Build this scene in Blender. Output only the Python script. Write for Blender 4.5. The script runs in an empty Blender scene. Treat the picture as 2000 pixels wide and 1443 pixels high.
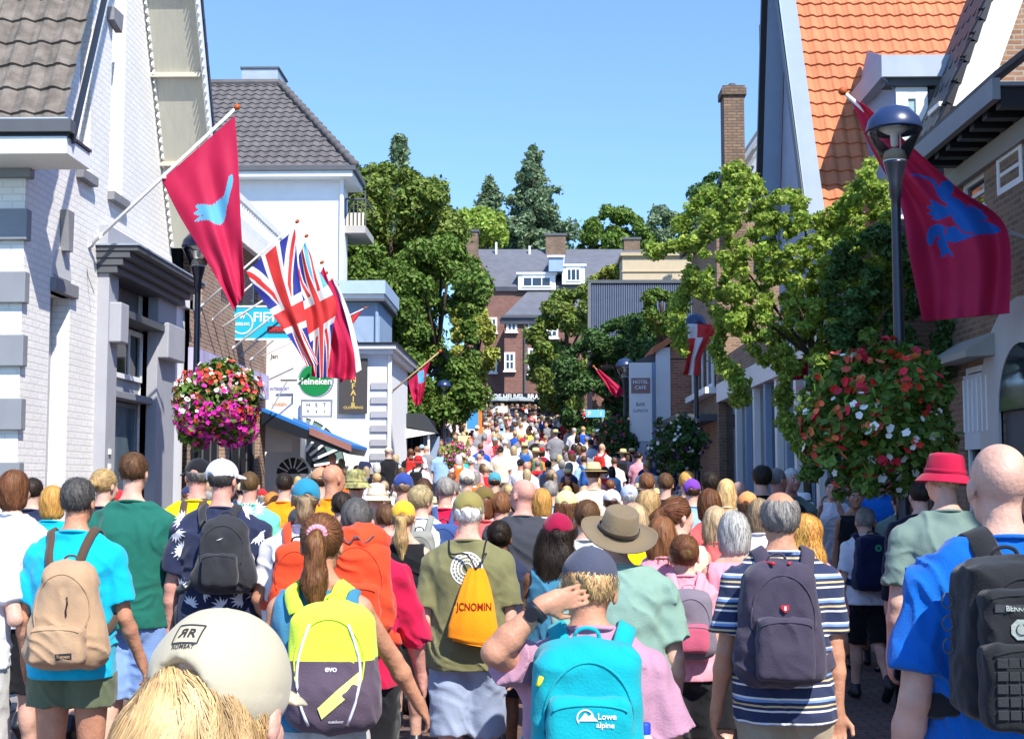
import bpy, bmesh, math, random
import numpy as np
from mathutils import Vector, Matrix, Euler, noise
from mathutils.bvhtree import BVHTree
random.seed(7); np.random.seed(7)
R = math.radians
S = bpy.context.scene
COL = S.collection
# ---------------------------------------------------------------- camera, world, sun, exposure
F = 2600.0; VX = 1050.0; HY = 940.0; EYE = 1.83
cam = bpy.data.objects.new('Camera', bpy.data.cameras.new('Camera')); COL.objects.link(cam); S.camera = cam
cam.location = (0, 0, EYE)
cam.rotation_euler = (R(90) + math.atan((HY-721.5)/F), 0, math.atan((VX-1000)/F))
cam.data.sensor_width = 36; cam.data.lens = 36*F/2000
cam.data.clip_start = .05; cam.data.clip_end = 3000
CM = cam.rotation_euler.to_matrix()
S.render.resolution_x = 1024; S.render.resolution_y = 738
SUN_EL = 47; SUN_AZ = 30          # azimuth: degrees to the right of straight behind the camera
world = bpy.data.worlds.new('World'); S.world = world; world.use_nodes = True
wn = world.node_tree.nodes; wl = world.node_tree.links
sky = wn.new('ShaderNodeTexSky'); sky.sky_type = 'NISHITA'; sky.sun_disc = False
sdir = Vector((math.sin(R(SUN_AZ))*math.cos(R(SUN_EL)), -math.cos(R(SUN_AZ))*math.cos(R(SUN_EL)), math.sin(R(SUN_EL))))
sky.sun_elevation = R(SUN_EL); sky.sun_rotation = math.atan2(sdir.x, sdir.y)
sky.air_density = 1.0; sky.dust_density = 0.0; sky.ozone_density = 1.5; sky.altitude = 300
wtc = wn.new('ShaderNodeTexCoord'); wad = wn.new('ShaderNodeVectorMath'); wad.operation = 'ADD'; wad.inputs[1].default_value = (0, 0, .10)
wnm = wn.new('ShaderNodeVectorMath'); wnm.operation = 'NORMALIZE'; wl.new(wtc.outputs['Generated'], wad.inputs[0]); wl.new(wad.outputs[0], wnm.inputs[0]); wl.new(wnm.outputs[0], sky.inputs[0])
wmx = wn.new('ShaderNodeVectorMath'); wmx.operation = 'MULTIPLY'; wmx.inputs[1].default_value = (.90, 1.08, 1.28); wl.new(sky.outputs[0], wmx.inputs[0])
wl.new(wmx.outputs[0], wn['Background'].inputs[0]); wn['Background'].inputs[1].default_value = 0.15
sl = bpy.data.lights.new('Sun', 'SUN'); sl.energy = 4.6; sl.angle = R(0.5); sl.color = (1, .95, .87)
sun = bpy.data.objects.new('Sun', sl); COL.objects.link(sun); sun.rotation_euler = sdir.to_track_quat('Z', 'Y').to_euler()
S.view_settings.view_transform = 'Standard'; S.view_settings.look = 'None'
S.view_settings.exposure = 0.75; S.view_settings.gamma = 1.0
S.render.engine = 'CYCLES'

def ray(px, py):
    return CM @ Vector(((px-1000)/F, -(py-721.5)/F, -1))
def P(px, py, Y):
    d = ray(px, py); return Vector((0, 0, EYE)) + d*(Y/d.y)
def W(px, py, X):
    d = ray(px, py); return Vector((0, 0, EYE)) + d*(X/d.x)
def ground(y):
    t = max(0.0, y-20)
    if t > 110: return .07*110+.0003*110*110
    return .07*t+.0003*t*t
# ---------------------------------------------------------------- object helpers
def tag(o, label=None, cat=None, group=None, kind=None):
    if label: o['label'] = label
    if cat: o['category'] = cat
    if group: o['group'] = group
    if kind: o['kind'] = kind
    return o
def empty(name, loc, label=None, cat=None, group=None, rz=0):
    o = bpy.data.objects.new(name, None); COL.objects.link(o); o.location = loc; o.rotation_euler = (0, 0, rz)
    o.empty_display_size = .1
    return tag(o, label, cat, group)
def link(name, me, parent=None, mats=None):
    o = bpy.data.objects.new(name, me); COL.objects.link(o)
    if mats:
        for m in (mats if isinstance(mats, (list, tuple)) else [mats]): me.materials.append(m)
    if parent is not None:
        o.parent = parent
        # meshes are given in world coordinates: bring them into the thing's own space
        if not getattr(link, 'local', False):
            root = parent
            while root.parent is not None: root = root.parent
            me.transform((Matrix.Translation(root.location) @ root.rotation_euler.to_matrix().to_4x4()).inverted())
    return o
class MB:
    def __init__(s): s.v = []; s.f = []; s.m = []
    def add(s, vs, fs, m=0):
        n = len(s.v); s.v += [tuple(v) for v in vs]; s.f += [tuple(i+n for i in f) for f in fs]; s.m += [m]*len(fs)
        return s
    def box(s, x0, x1, y0, y1, z0, z1, m=0):
        v = [(x, y, z) for z in (z0, z1) for y in (y0, y1) for x in (x0, x1)]
        return s.add(v, [(0, 2, 3, 1), (4, 5, 7, 6), (0, 1, 5, 4), (2, 6, 7, 3), (0, 4, 6, 2), (1, 3, 7, 5)], m)
    def prism(s, pts, d, m=0):          # polygon pts extruded by vector d
        n = len(pts); d = Vector(d); a = [Vector(p) for p in pts]
        v = a + [p+d for p in a]
        return s.add(v, [tuple(range(n))[::-1], tuple(range(n, 2*n))] + [(i, (i+1) % n, n+(i+1) % n, n+i) for i in range(n)], m)
    def bar(s, a, b, w, h=None, up=(0, 0, 1), m=0):
        a = Vector(a); b = Vector(b); h = h or w; d = (b-a).normalized(); u = Vector(up)
        if abs(d.dot(u)) > .98: u = Vector((1, 0, 0))
        x = d.cross(u).normalized()*w/2; y = x.cross(d).normalized()*h/2
        v = [p+sx*x+sy*y for p in (a, b) for sx, sy in ((-1, -1), (1, -1), (1, 1), (-1, 1))]
        return s.add(v, [(0, 3, 2, 1), (4, 5, 6, 7), (0, 1, 5, 4), (1, 2, 6, 5), (2, 3, 7, 6), (3, 0, 4, 7)], m)
    def tube(s, pts, r, n=8, m=0, flat=1.0, up=None):
        pts = [Vector(p) for p in pts]; rs = r if isinstance(r, (list, tuple)) else [r]*len(pts)
        n0 = len(s.v)
        for i, p in enumerate(pts):
            d = (pts[min(i+1, len(pts)-1)]-pts[max(i-1, 0)]).normalized()
            u = Vector(up) if up is not None else Vector((0, 0, 1))
            if abs(d.dot(u)) > .97: u = Vector((0, 1, 0))
            x = d.cross(u).normalized(); y = x.cross(d).normalized()
            for k in range(n):
                a = 2*math.pi*k/n; s.v.append(tuple(p+x*math.cos(a)*rs[i]+y*math.sin(a)*rs[i]*flat))
        for i in range(len(pts)-1):
            for k in range(n):
                s.f.append((n0+i*n+k, n0+i*n+(k+1) % n, n0+(i+1)*n+(k+1) % n, n0+(i+1)*n+k)); s.m.append(m)
        s.f.append(tuple(n0+k for k in range(n))[::-1]); s.m.append(m)
        e = n0+(len(pts)-1)*n; s.f.append(tuple(e+k for k in range(n))); s.m.append(m)
        return s
    def lathe(s, c, prof, n=24, m=0, sy=1.0, wob=0, seed=0):
        c = Vector(c); n0 = len(s.v)
        for i, (r, z) in enumerate(prof):
            for k in range(n):
                a = 2*math.pi*k/n
                w = 1+wob*math.sin(3*a+seed+i*.3)*.6+wob*math.sin(5*a+seed*2)*.4
                s.v.append((c.x+r*w*math.cos(a), c.y+r*w*sy*math.sin(a), c.z+z*(1+wob*.6*math.sin(2*a+seed))))
        for i in range(len(prof)-1):
            for k in range(n):
                s.f.append((n0+i*n+k, n0+i*n+(k+1) % n, n0+(i+1)*n+(k+1) % n, n0+(i+1)*n+k)); s.m.append(m)
        return s
    def mesh(s, name, smooth=False):
        me = bpy.data.meshes.new(name); me.from_pydata(s.v, [], s.f)
        if any(s.m): me.polygons.foreach_set('material_index', s.m)
        if smooth: me.polygons.foreach_set('use_smooth', [True]*len(s.f))
        me.update(); return me
    def obj(s, name, mats, parent=None, smooth=False, bevel=0):
        o = link(name, s.mesh(name, smooth), parent, mats)
        if bevel:
            b = o.modifiers.new('Bevel', 'BEVEL'); b.width = bevel; b.segments = 2; b.limit_method = 'ANGLE'
        return o
# ---------------------------------------------------------------- materials
def C(r, g, b):
    f = lambda c: (c/255/12.92) if c <= 10 else ((c/255+.055)/1.055)**2.4
    return (f(r), f(g), f(b), 1)
MATS = {}
def mat(name, col, rough=.75, var=0., scale=3., bump=0., bscale=30., spec=.3, metal=0., island=0., objcol=False,
        stripes=None, sheen=0., sss=0., stretch=None, alpha=1.):
    if name in MATS: return MATS[name]
    m = bpy.data.materials.new(name); MATS[name] = m; m.use_nodes = True
    N = m.node_tree.nodes; L = m.node_tree.links; b = N['Principled BSDF']
    b.inputs['Roughness'].default_value = rough; b.inputs['Metallic'].default_value = metal
    b.inputs['Specular IOR Level'].default_value = spec
    if sss: b.inputs['Subsurface Weight'].default_value = sss; b.inputs['Subsurface Scale'].default_value = .02; b.inputs['Subsurface Radius'].default_value = (1, .35, .2)
    if sheen: b.inputs['Sheen Weight'].default_value = sheen
    tc = N.new('ShaderNodeTexCoord'); vec = tc.outputs['Object']
    if stretch:
        mp = N.new('ShaderNodeMapping'); mp.inputs['Scale'].default_value = stretch; L.new(vec, mp.inputs[0]); vec = mp.outputs[0]
    rgb = N.new('ShaderNodeRGB'); rgb.outputs[0].default_value = col; out = rgb.outputs[0]
    if objcol:
        oi = N.new('ShaderNodeObjectInfo'); out = oi.outputs['Color']
    if stripes:
        # stripes: (period, [(pos, colour)...]) bands along z
        sx = N.new('ShaderNodeSeparateXYZ'); L.new(tc.outputs['Object'], sx.inputs[0])
        mm = N.new('ShaderNodeMath'); mm.operation = 'DIVIDE'; mm.inputs[1].default_value = stripes[0]; L.new(sx.outputs['Z'], mm.inputs[0])
        fr = N.new('ShaderNodeMath'); fr.operation = 'FRACT'; L.new(mm.outputs[0], fr.inputs[0])
        cr = N.new('ShaderNodeValToRGB'); cr.color_ramp.interpolation = 'CONSTANT'; L.new(fr.outputs[0], cr.inputs[0])
        while len(cr.color_ramp.elements) < len(stripes[1]): cr.color_ramp.elements.new(.5)
        for e, (ps, cc) in zip(cr.color_ramp.elements, stripes[1]): e.position = ps; e.color = cc
        out = cr.outputs[0]
    if var:
        nz = N.new('ShaderNodeTexNoise'); nz.inputs['Scale'].default_value = scale; nz.inputs['Detail'].default_value = 6; L.new(vec, nz.inputs['Vector'])
        mr = N.new('ShaderNodeMapRange'); mr.inputs[1].default_value = .3; mr.inputs[2].default_value = .7
        mr.inputs[3].default_value = 1-var; mr.inputs[4].default_value = 1+var; L.new(nz.outputs[0], mr.inputs[0])
        vm = N.new('ShaderNodeVectorMath'); vm.operation = 'SCALE'; L.new(out, vm.inputs[0]); L.new(mr.outputs[0], vm.inputs['Scale']); out = vm.outputs[0]
    if island:
        g = N.new('ShaderNodeNewGeometry'); hs = N.new('ShaderNodeHueSaturation')
        mr = N.new('ShaderNodeMapRange'); mr.inputs[3].default_value = 1-island; mr.inputs[4].default_value = 1+island
        L.new(g.outputs['Random Per Island'], mr.inputs[0]); L.new(mr.outputs[0], hs.inputs['Value'])
        mr2 = N.new('ShaderNodeMapRange'); mr2.inputs[3].default_value = .5-island*.05; mr2.inputs[4].default_value = .5+island*.05
        ml = N.new('ShaderNodeMath'); ml.operation = 'MULTIPLY'; ml.inputs[1].default_value = 7.31; L.new(g.outputs['Random Per Island'], ml.inputs[0])
        fr = N.new('ShaderNodeMath'); fr.operation = 'FRACT'; L.new(ml.outputs[0], fr.inputs[0]); L.new(fr.outputs[0], mr2.inputs[0]); L.new(mr2.outputs[0], hs.inputs['Hue'])
        L.new(out, hs.inputs['Color']); out = hs.outputs[0]
    L.new(out, b.inputs['Base Color'])
    if bump:
        nz = N.new('ShaderNodeTexNoise'); nz.inputs['Scale'].default_value = bscale; nz.inputs['Detail'].default_value = 4; L.new(vec, nz.inputs['Vector'])
        bp = N.new('ShaderNodeBump'); bp.inputs['Strength'].default_value = bump; bp.inputs['Distance'].default_value = .02
        L.new(nz.outputs[0], bp.inputs['Height']); L.new(bp.outputs[0], b.inputs['Normal'])
    return m
def brick(name, c1, c2, mortar, w=.22, h=.07, bump=.5, msize=.012, rough=.85, streak=.12):
    if name in MATS: return MATS[name]
    m = bpy.data.materials.new(name); MATS[name] = m; m.use_nodes = True
    N = m.node_tree.nodes; L = m.node_tree.links; b = N['Principled BSDF']; b.inputs['Roughness'].default_value = rough
    g = N.new('ShaderNodeNewGeometry'); sx = N.new('ShaderNodeSeparateXYZ'); L.new(g.outputs['Position'], sx.inputs[0])
    ad = N.new('ShaderNodeMath'); L.new(sx.outputs[0], ad.inputs[0]); L.new(sx.outputs[1], ad.inputs[1])
    cb = N.new('ShaderNodeCombineXYZ'); L.new(ad.outputs[0], cb.inputs[0]); L.new(sx.outputs[2], cb.inputs[1])
    bt = N.new('ShaderNodeTexBrick'); L.new(cb.outputs[0], bt.inputs['Vector'])
    bt.inputs['Color1'].default_value = c1; bt.inputs['Color2'].default_value = c2; bt.inputs['Mortar'].default_value = mortar
    bt.inputs['Scale'].default_value = 1; bt.inputs['Mortar Size'].default_value = msize; bt.inputs['Brick Width'].default_value = w
    bt.inputs['Row Height'].default_value = h; bt.inputs['Bias'].default_value = 0; bt.inputs['Mortar Smooth'].default_value = .2
    nz = N.new('ShaderNodeTexNoise'); nz.inputs['Scale'].default_value = 1.7; nz.inputs['Detail'].default_value = 8; L.new(g.outputs['Position'], nz.inputs['Vector'])
    mr = N.new('ShaderNodeMapRange'); mr.inputs[1].default_value = .3; mr.inputs[2].default_value = .7; mr.inputs[3].default_value = 1-streak; mr.inputs[4].default_value = 1+streak*.5
    L.new(nz.outputs[0], mr.inputs[0]); vm = N.new('ShaderNodeVectorMath'); vm.operation = 'SCALE'; L.new(bt.outputs['Color'], vm.inputs[0]); L.new(mr.outputs[0], vm.inputs['Scale'])
    L.new(vm.outputs[0], b.inputs['Base Color'])
    n2 = N.new('ShaderNodeTexNoise'); n2.inputs['Scale'].default_value = 25; L.new(g.outputs['Position'], n2.inputs['Vector'])
    iv = N.new('ShaderNodeMath'); iv.operation = 'MULTIPLY_ADD'; iv.inputs[1].default_value = -1; L.new(bt.outputs['Fac'], iv.inputs[0]); L.new(n2.outputs[0], iv.inputs[2])
    bp = N.new('ShaderNodeBump'); bp.inputs['Strength'].default_value = bump; bp.inputs['Distance'].default_value = .01
    L.new(iv.outputs[0], bp.inputs['Height']); L.new(bp.outputs[0], b.inputs['Normal'])
    return m
def glass(name='window_glass', col=(.02, .03, .04, 1), rough=.06):
    if name in MATS: return MATS[name]
    m = mat(name, col, rough=rough, spec=.8, var=.3, scale=1.5, bump=.04, bscale=2); return m
def foliage(name, col, island=.45, trans=.25):
    if name in MATS: return MATS[name]
    m = mat(name, col, rough=.55, island=island, spec=.35)
    N = m.node_tree.nodes; L = m.node_tree.links; b = N['Principled BSDF']
    t = N.new('ShaderNodeBsdfTranslucent'); src = b.inputs['Base Color'].links[0].from_socket; L.new(src, t.inputs[0])
    mx = N.new('ShaderNodeMixShader'); mx.inputs[0].default_value = trans; L.new(b.outputs[0], mx.inputs[1]); L.new(t.outputs[0], mx.inputs[2])
    L.new(mx.outputs[0], N['Material Output'].inputs[0]); return m
def clear(name):
    if name in MATS: return MATS[name]
    m = bpy.data.materials.new(name); MATS[name] = m; m.use_nodes = True
    N = m.node_tree.nodes; L = m.node_tree.links
    g = N.new('ShaderNodeBsdfGlossy'); g.inputs['Roughness'].default_value = .04; t = N.new('ShaderNodeBsdfTransparent'); t.inputs[0].default_value = (.93, .96, .97, 1)
    fr = N.new('ShaderNodeFresnel'); fr.inputs[0].default_value = 1.45
    ma = N.new('ShaderNodeMath'); ma.operation = 'ADD'; ma.inputs[1].default_value = .0; L.new(fr.outputs[0], ma.inputs[0])
    mx = N.new('ShaderNodeMixShader'); L.new(ma.outputs[0], mx.inputs[0]); L.new(t.outputs[0], mx.inputs[1]); L.new(g.outputs[0], mx.inputs[2]); L.new(mx.outputs[0], N['Material Output'].inputs[0])
    return m
M_white = mat('white_paint', (.8, .8, .78, 1), rough=.6, var=.04, bump=.1)
M_black = mat('black_paint', (.012, .013, .018, 1), rough=.4, spec=.5)
M_dkgrey = mat('dark_grey_paint', (.09, .095, .105, 1), rough=.6, var=.08)
M_grey = mat('grey_paint', (.23, .24, .26, 1), rough=.6, var=.06)
M_midgrey = mat('facade_grey', (.36, .36, .39, 1), rough=.7, var=.05)
M_pole = mat('pole_paint', (.012, .014, .026, 1), rough=.3, spec=.6, bump=.05)
M_zinc = mat('zinc', (.34, .39, .46, 1), rough=.5, var=.08, metal=.2)
M_steel = mat('steel', (.5, .5, .5, 1), rough=.3, metal=.8)
M_wbrick = brick('white_painted_brick', (.84, .81, .76, 1), (.80, .77, .72, 1), (.72, .69, .65, 1), bump=.45, w=.24, h=.085, streak=.05)
M_dbrick = brick('brown_brick', C(150, 116, 90), C(120, 92, 72), C(140, 128, 112), streak=.2)
M_tbrick = brick('tan_brick', C(158, 120, 92), C(135, 98, 75), C(160, 150, 138), streak=.2)
M_rbrick = brick('red_brown_brick', C(148, 104, 92), C(128, 90, 80), C(105, 80, 72), streak=.2)
M_obrick = brick('orange_brick', C(185, 120, 88), C(165, 100, 72), C(165, 140, 120))
M_chim = brick('chimney_brick', C(140, 112, 88), C(112, 90, 72), C(90, 80, 70), w=.2, h=.065, streak=.25)
M_glass = glass()
M_clear = clear('lamp_glass')
# ---------------------------------------------------------------- walls with openings, windows, pantiles
def sheet(mb, plane, at, a0, a1, z0, z1, holes, depth, m=0):
    """wall skin on plane X=at (a runs along Y) or Y=at (a runs along X); depth: signed recess of the openings"""
    As = sorted({a0, a1} | {h[0] for h in holes} | {h[1] for h in holes}); Zs = sorted({z0, z1} | {h[2] for h in holes} | {h[3] for h in holes})
    q = (lambda a, z, d=0: (at+d, a, z)) if plane == 'X' else (lambda a, z, d=0: (a, at+d, z))
    for i in range(len(As)-1):
        for j in range(len(Zs)-1):
            ca = (As[i]+As[i+1])/2; cz = (Zs[j]+Zs[j+1])/2
            if any(h[0] < ca < h[1] and h[2] < cz < h[3] for h in holes): continue
            mb.add([q(As[i], Zs[j]), q(As[i+1], Zs[j]), q(As[i+1], Zs[j+1]), q(As[i], Zs[j+1])], [(0, 1, 2, 3)], m)
    for h in holes:
        c = [(h[0], h[2]), (h[1], h[2]), (h[1], h[3]), (h[0], h[3])]
        for k in range(4):
            a, b = c[k], c[(k+1) % 4]
            mb.add([q(*a), q(*b), q(*b, depth), q(*a, depth)], [(0, 1, 2, 3)], m)
    return mb
def window(parent, plane, at, a0, a1, z0, z1, out, nx=1, nz=1, fw=.06, name='window', fm=None, gm=None, sill=None, pane=True):
    """out = +1/-1: side the wall faces on its plane's axis; frame stands around `at`"""
    fm = fm or M_white; gm = gm or M_glass; mb = MB(); t = .05
    def bx(b, A0, A1, Z0, Z1, d0, d1):
        d0, d1 = sorted((at+out*d0, at+out*d1))
        if plane == 'X': b.box(d0, d1, A0, A1, Z0, Z1)
        else: b.box(A0, A1, d0, d1, Z0, Z1)
    bx(mb, a0, a0+fw, z0, z1, -t, 0); bx(mb, a1-fw, a1, z0, z1, -t, 0)
    bx(mb, a0+fw, a1-fw, z0, z0+fw, -t, -.002); bx(mb, a0+fw, a1-fw, z1-fw, z1, -t, -.002)
    for i in range(1, nx):
        a = a0+(a1-a0)*i/nx; bx(mb, a-fw*.3, a+fw*.3, z0+fw, z1-fw, -t+.006, -.008)
    for j in range(1, nz):
        z = z0+(z1-z0)*j/nz; bx(mb, a0+fw, a1-fw, z-fw*.3, z+fw*.3, -t+.01, -.012)
    fo = mb.obj(name, fm, parent)
    if pane:
        g = MB(); bx(g, a0+fw*.5, a1-fw*.5, z0+fw*.5, z1-fw*.5, -.045, -.03); g.obj('pane', gm, fo)
    if sill:
        s_ = MB(); bx(s_, a0-.06, a1+.06, z0-.09, z0-.003, -.06, .16); s_.obj('sill', sill, fo)
    return fo
def pantiles(mb, o, u, v, nu, nv, tw=.24, th=.34, amp=.028, lift=.03, k=6, clip=None, jit=.004):
    """o: eave corner; u: unit along eave; v: unit up slope; nu tiles, nv courses"""
    o = Vector(o); u = Vector(u).normalized(); v = Vector(v).normalized(); n = u.cross(v).normalized()
    if n.z < 0: n = -n
    for j in range(nv):
        n0 = len(mb.v); cols = nu*k+1; dj = random.uniform(-jit, jit)
        for i in range(cols):
            t = i/k; f = t-math.floor(t)
            w = math.sin(2*math.pi*f)*amp + (amp*.5 if f > .8 else 0)
            jj = random.uniform(-jit, jit) if i % k == 0 else 0
            b = o+u*(t*tw)
            mb.v += [tuple(b+v*(j*th-.02+dj)+n*(w+lift-.035)), tuple(b+v*(j*th-.02+dj)+n*(w+lift+jj)), tuple(b+v*((j+1)*th+.01)+n*(w*.9+.002))]
        for i in range(cols-1):
            a = n0+i*3
            if clip and not clip(o+u*((i+.5)/k*tw)+v*((j+.5)*th)): continue
            mb.f += [(a, a+3, a+4, a+1), (a+1, a+4, a+5, a+2)]; mb.m += [0, 0]
    return mb
def text_mesh(txt, size, font_bold=False, align='CENTER'):
    cu = bpy.data.curves.new('t', 'FONT'); cu.body = txt; cu.size = size; cu.align_x = align; cu.align_y = 'CENTER'
    if font_bold: cu.offset = size*.022
    o = bpy.data.objects.new('t', cu); COL.objects.link(o); dg = bpy.context.evaluated_depsgraph_get()
    me = bpy.data.meshes.new_from_object(o.evaluated_get(dg)); bpy.data.objects.remove(o); bpy.data.curves.remove(cu); return me
def lettering(txt, size, origin, ux, uz, matl, parent, bold=True, name='lettering', target=None, off=.003, sx=1.0):
    """text laid on a plane at origin with axes ux, uz; optionally projected onto a target mesh along the plane normal"""
    me = text_mesh(txt, size, bold); o = Vector(origin); ux = Vector(ux).normalized(); uz = Vector(uz).normalized(); n = ux.cross(uz)
    for v in me.vertices: v.co = o+ux*v.co.x*sx+uz*v.co.y
    if target: project(me, target, n, off)
    return link(name, me, parent, matl)
def project(me, bvh, n, off):
    for v in me.vertices:
        h = bvh.ray_cast(v.co+n*1.0, -n)
        if h[0] is not None: v.co = h[0]+n*off
# ---------------------------------------------------------------- smooth bodies: signed distance fields turned into meshes
def smin(a, b, k):
    if k <= 0: return np.minimum(a, b)
    h = np.clip(.5+.5*(b-a)/k, 0, 1); return b+(a-b)*h-k*h*(1-h)
def smax(a, b, k): return -smin(-a, -b, k)
def cap(a, b, ra, rb, k=.02, sc=(1, 1, 1)): return ('c', a, b, ra, rb, k, sc)
def cyl(a, b, ra, rb, k=.02, sc=(1, 1, 1)): return ('f', a, b, ra, rb, k, sc)
def ell(c, r, k=.02, rot=None): return ('e', c, r, k, rot)
def sub(c, r, k=.01, rot=None): return ('s', c, r, k, rot)
def rbox(c, h, r, k=.02, tp=0): return ('b', c, h, r, k, tp)
def build_sdf(prims, vx, post=None, planes=(), only=None):
    f4 = np.float32; los = []; his = []
    bbs = []
    for p in prims:
        t = p[0]
        if t in 'cf':
            a = np.array(p[1], float); b = np.array(p[2], float); r = max(p[3], p[4])*1.0*np.array(p[6]); k = p[5]
            if t == 'f': r = r*1.05
            lo = np.minimum(a, b)-r; hi = np.maximum(a, b)+r
        elif t in 'es':
            c = np.array(p[1], float); rr = np.array(p[2], float); k = p[3]
            if p[4] is not None: rr = np.full(3, rr.max())
            lo = c-rr; hi = c+rr
        else:
            c = np.array(p[1], float); hh = np.array(p[2], float)+p[3]; hh[0] *= 1+abs(p[5]); k = p[4]; lo = c-hh; hi = c+hh
        pad = k+3*vx; bbs.append((lo-pad, hi+pad))
        if t != 's': los.append(lo-pad); his.append(hi+pad)
    LO = np.min(los, 0); HI = np.max(his, 0)
    n = np.ceil((HI-LO)/vx).astype(int)+1
    xs = (LO[0]+vx*np.arange(n[0])).astype(f4); ys = (LO[1]+vx*np.arange(n[1])).astype(f4); zs = (LO[2]+vx*np.arange(n[2])).astype(f4)
    D = np.full(n, 1.0, f4)
    for p, (lo, hi) in zip(prims, bbs):
        i0 = np.clip(((lo-LO)/vx).astype(int), 0, n-1); i1 = np.clip(np.ceil((hi-LO)/vx).astype(int)+1, 1, n)
        if np.any(i1 <= i0): continue
        sl_ = tuple(slice(i0[q], i1[q]) for q in range(3))
        X = xs[sl_[0]][:, None, None]; Y = ys[sl_[1]][None, :, None]; Z = zs[sl_[2]][None, None, :]
        t = p[0]
        if t in 'cf':
            a, b, ra, rb, k, sc = p[1:]; s0 = np.array(sc, float)
            A = np.array(a, float)/s0; B = np.array(b, float)/s0; d = B-A; dd = max(float(d@d), 1e-9); ms = float(s0.min())
            x = X/s0[0]-A[0]; y = Y/s0[1]-A[1]; z = Z/s0[2]-A[2]
            tt = (x*d[0]+y*d[1]+z*d[2])/dd; tc = np.clip(tt, 0, 1)
            q = np.sqrt((x-d[0]*tc)**2+(y-d[1]*tc)**2+(z-d[2]*tc)**2)-(ra+(rb-ra)*tc)
            if t == 'f':
                ln = math.sqrt(dd); q2 = np.sqrt((x-d[0]*tt)**2+(y-d[1]*tt)**2+(z-d[2]*tt)**2)-(ra+(rb-ra)*tc)
                q = np.maximum(q2, (tt-1)*ln)
                q = np.where(tt < 0, np.sqrt(x*x+y*y+z*z)-ra, q)
            q = q*ms
        elif t in 'es':
            c, r, k, rot = p[1:]; x = X-c[0]; y = Y-c[1]; z = Z-c[2]
            if rot is not None:
                m = rot; x, y, z = (m[0][0]*x+m[1][0]*y+m[2][0]*z, m[0][1]*x+m[1][1]*y+m[2][1]*z, m[0][2]*x+m[1][2]*y+m[2][2]*z)
            k0 = np.sqrt((x/r[0])**2+(y/r[1])**2+(z/r[2])**2); k1 = np.sqrt((x/r[0]**2)**2+(y/r[1]**2)**2+(z/r[2]**2)**2)+1e-6
            q = k0*(k0-1)/k1
        else:
            c, h, r, k, tp = p[1:]; z = Z-c[2]; x = (X-c[0])/(1-tp*np.clip(z/h[2], -1, 1)); y = Y-c[1]
            x = np.abs(x)-h[0]; y = np.abs(y)-h[1]; z = np.abs(z)-h[2]
            q = np.sqrt(np.maximum(x, 0)**2+np.maximum(y, 0)**2+np.maximum(z, 0)**2)+np.minimum(np.maximum(x, np.maximum(y, z)), 0)-r
        if t == 's': D[sl_] = smax(D[sl_], -q, k)
        else: D[sl_] = smin(D[sl_], q, k)
    X = xs[:, None, None]; Y = ys[None, :, None]; Z = zs[None, None, :]
    if post is not None:
        ii, jj, kk = np.nonzero(np.abs(D) < .04); D[ii, jj, kk] += np.clip(post(xs[ii].astype(float), ys[jj].astype(float), zs[kk].astype(float)), -.03, .03)
    for (nx, ny, nz, dd) in planes: D = np.maximum(D, (nx*X+ny*Y+nz*Z-dd)).astype(f4)
    # pad
    D[0], D[-1] = 1, 1; D[:, 0], D[:, -1] = 1, 1; D[:, :, 0], D[:, :, -1] = 1, 1
    return surfnets(D, LO, vx)
def surfnets(D, LO, vx):
    s = D < 0; nx, ny, nz = D.shape
    c = np.zeros((nx-1, ny-1, nz-1), np.int8)
    for i in (0, 1):
        for j in (0, 1):
            for k in (0, 1): c += s[i:nx-1+i, j:ny-1+j, k:nz-1+k]
    act = (c > 0) & (c < 8); I, J, K = np.nonzero(act); nv = len(I)
    idx = np.full(act.shape, -1, np.int32); idx[I, J, K] = np.arange(nv)
    acc = np.zeros((nv, 3)); cnt = np.zeros(nv)
    cs = [(i, j, k) for i in (0, 1) for j in (0, 1) for k in (0, 1)]
    for a in cs:
        for ax in range(3):
            if a[ax]: continue
            b = list(a); b[ax] = 1
            da = D[I+a[0], J+a[1], K+a[2]]; db = D[I+b[0], J+b[1], K+b[2]]; m = (da < 0) != (db < 0)
            t = np.where(m, da/np.where(da == db, 1, da-db), 0)
            for q in range(3): acc[:, q] += np.where(m, a[q]+(t if q == ax else 0), 0)
            cnt += m
    V = (acc/cnt[:, None]+np.stack([I, J, K], 1))*vx+LO
    Fs = []
    for ax in range(3):
        sl0 = [slice(None)]*3; sl1 = [slice(None)]*3; sl0[ax] = slice(0, -1); sl1[ax] = slice(1, None)
        ch = s[tuple(sl0)] != s[tuple(sl1)]; i, j, k = np.nonzero(ch); e = np.stack([i, j, k], 1); flip = s[i, j, k]
        u, w = (ax+1) % 3, (ax+2) % 3
        qs = []
        for du, dw in ((0, 0), (1, 0), (1, 1), (0, 1)):
            q = e.copy(); q[:, u] -= du; q[:, w] -= dw; qs.append(idx[q[:, 0], q[:, 1], q[:, 2]])
        q = np.stack(qs, 1); q[~flip] = q[~flip][:, ::-1]; Fs.append(q)
    return V, np.concatenate(Fs)
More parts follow.
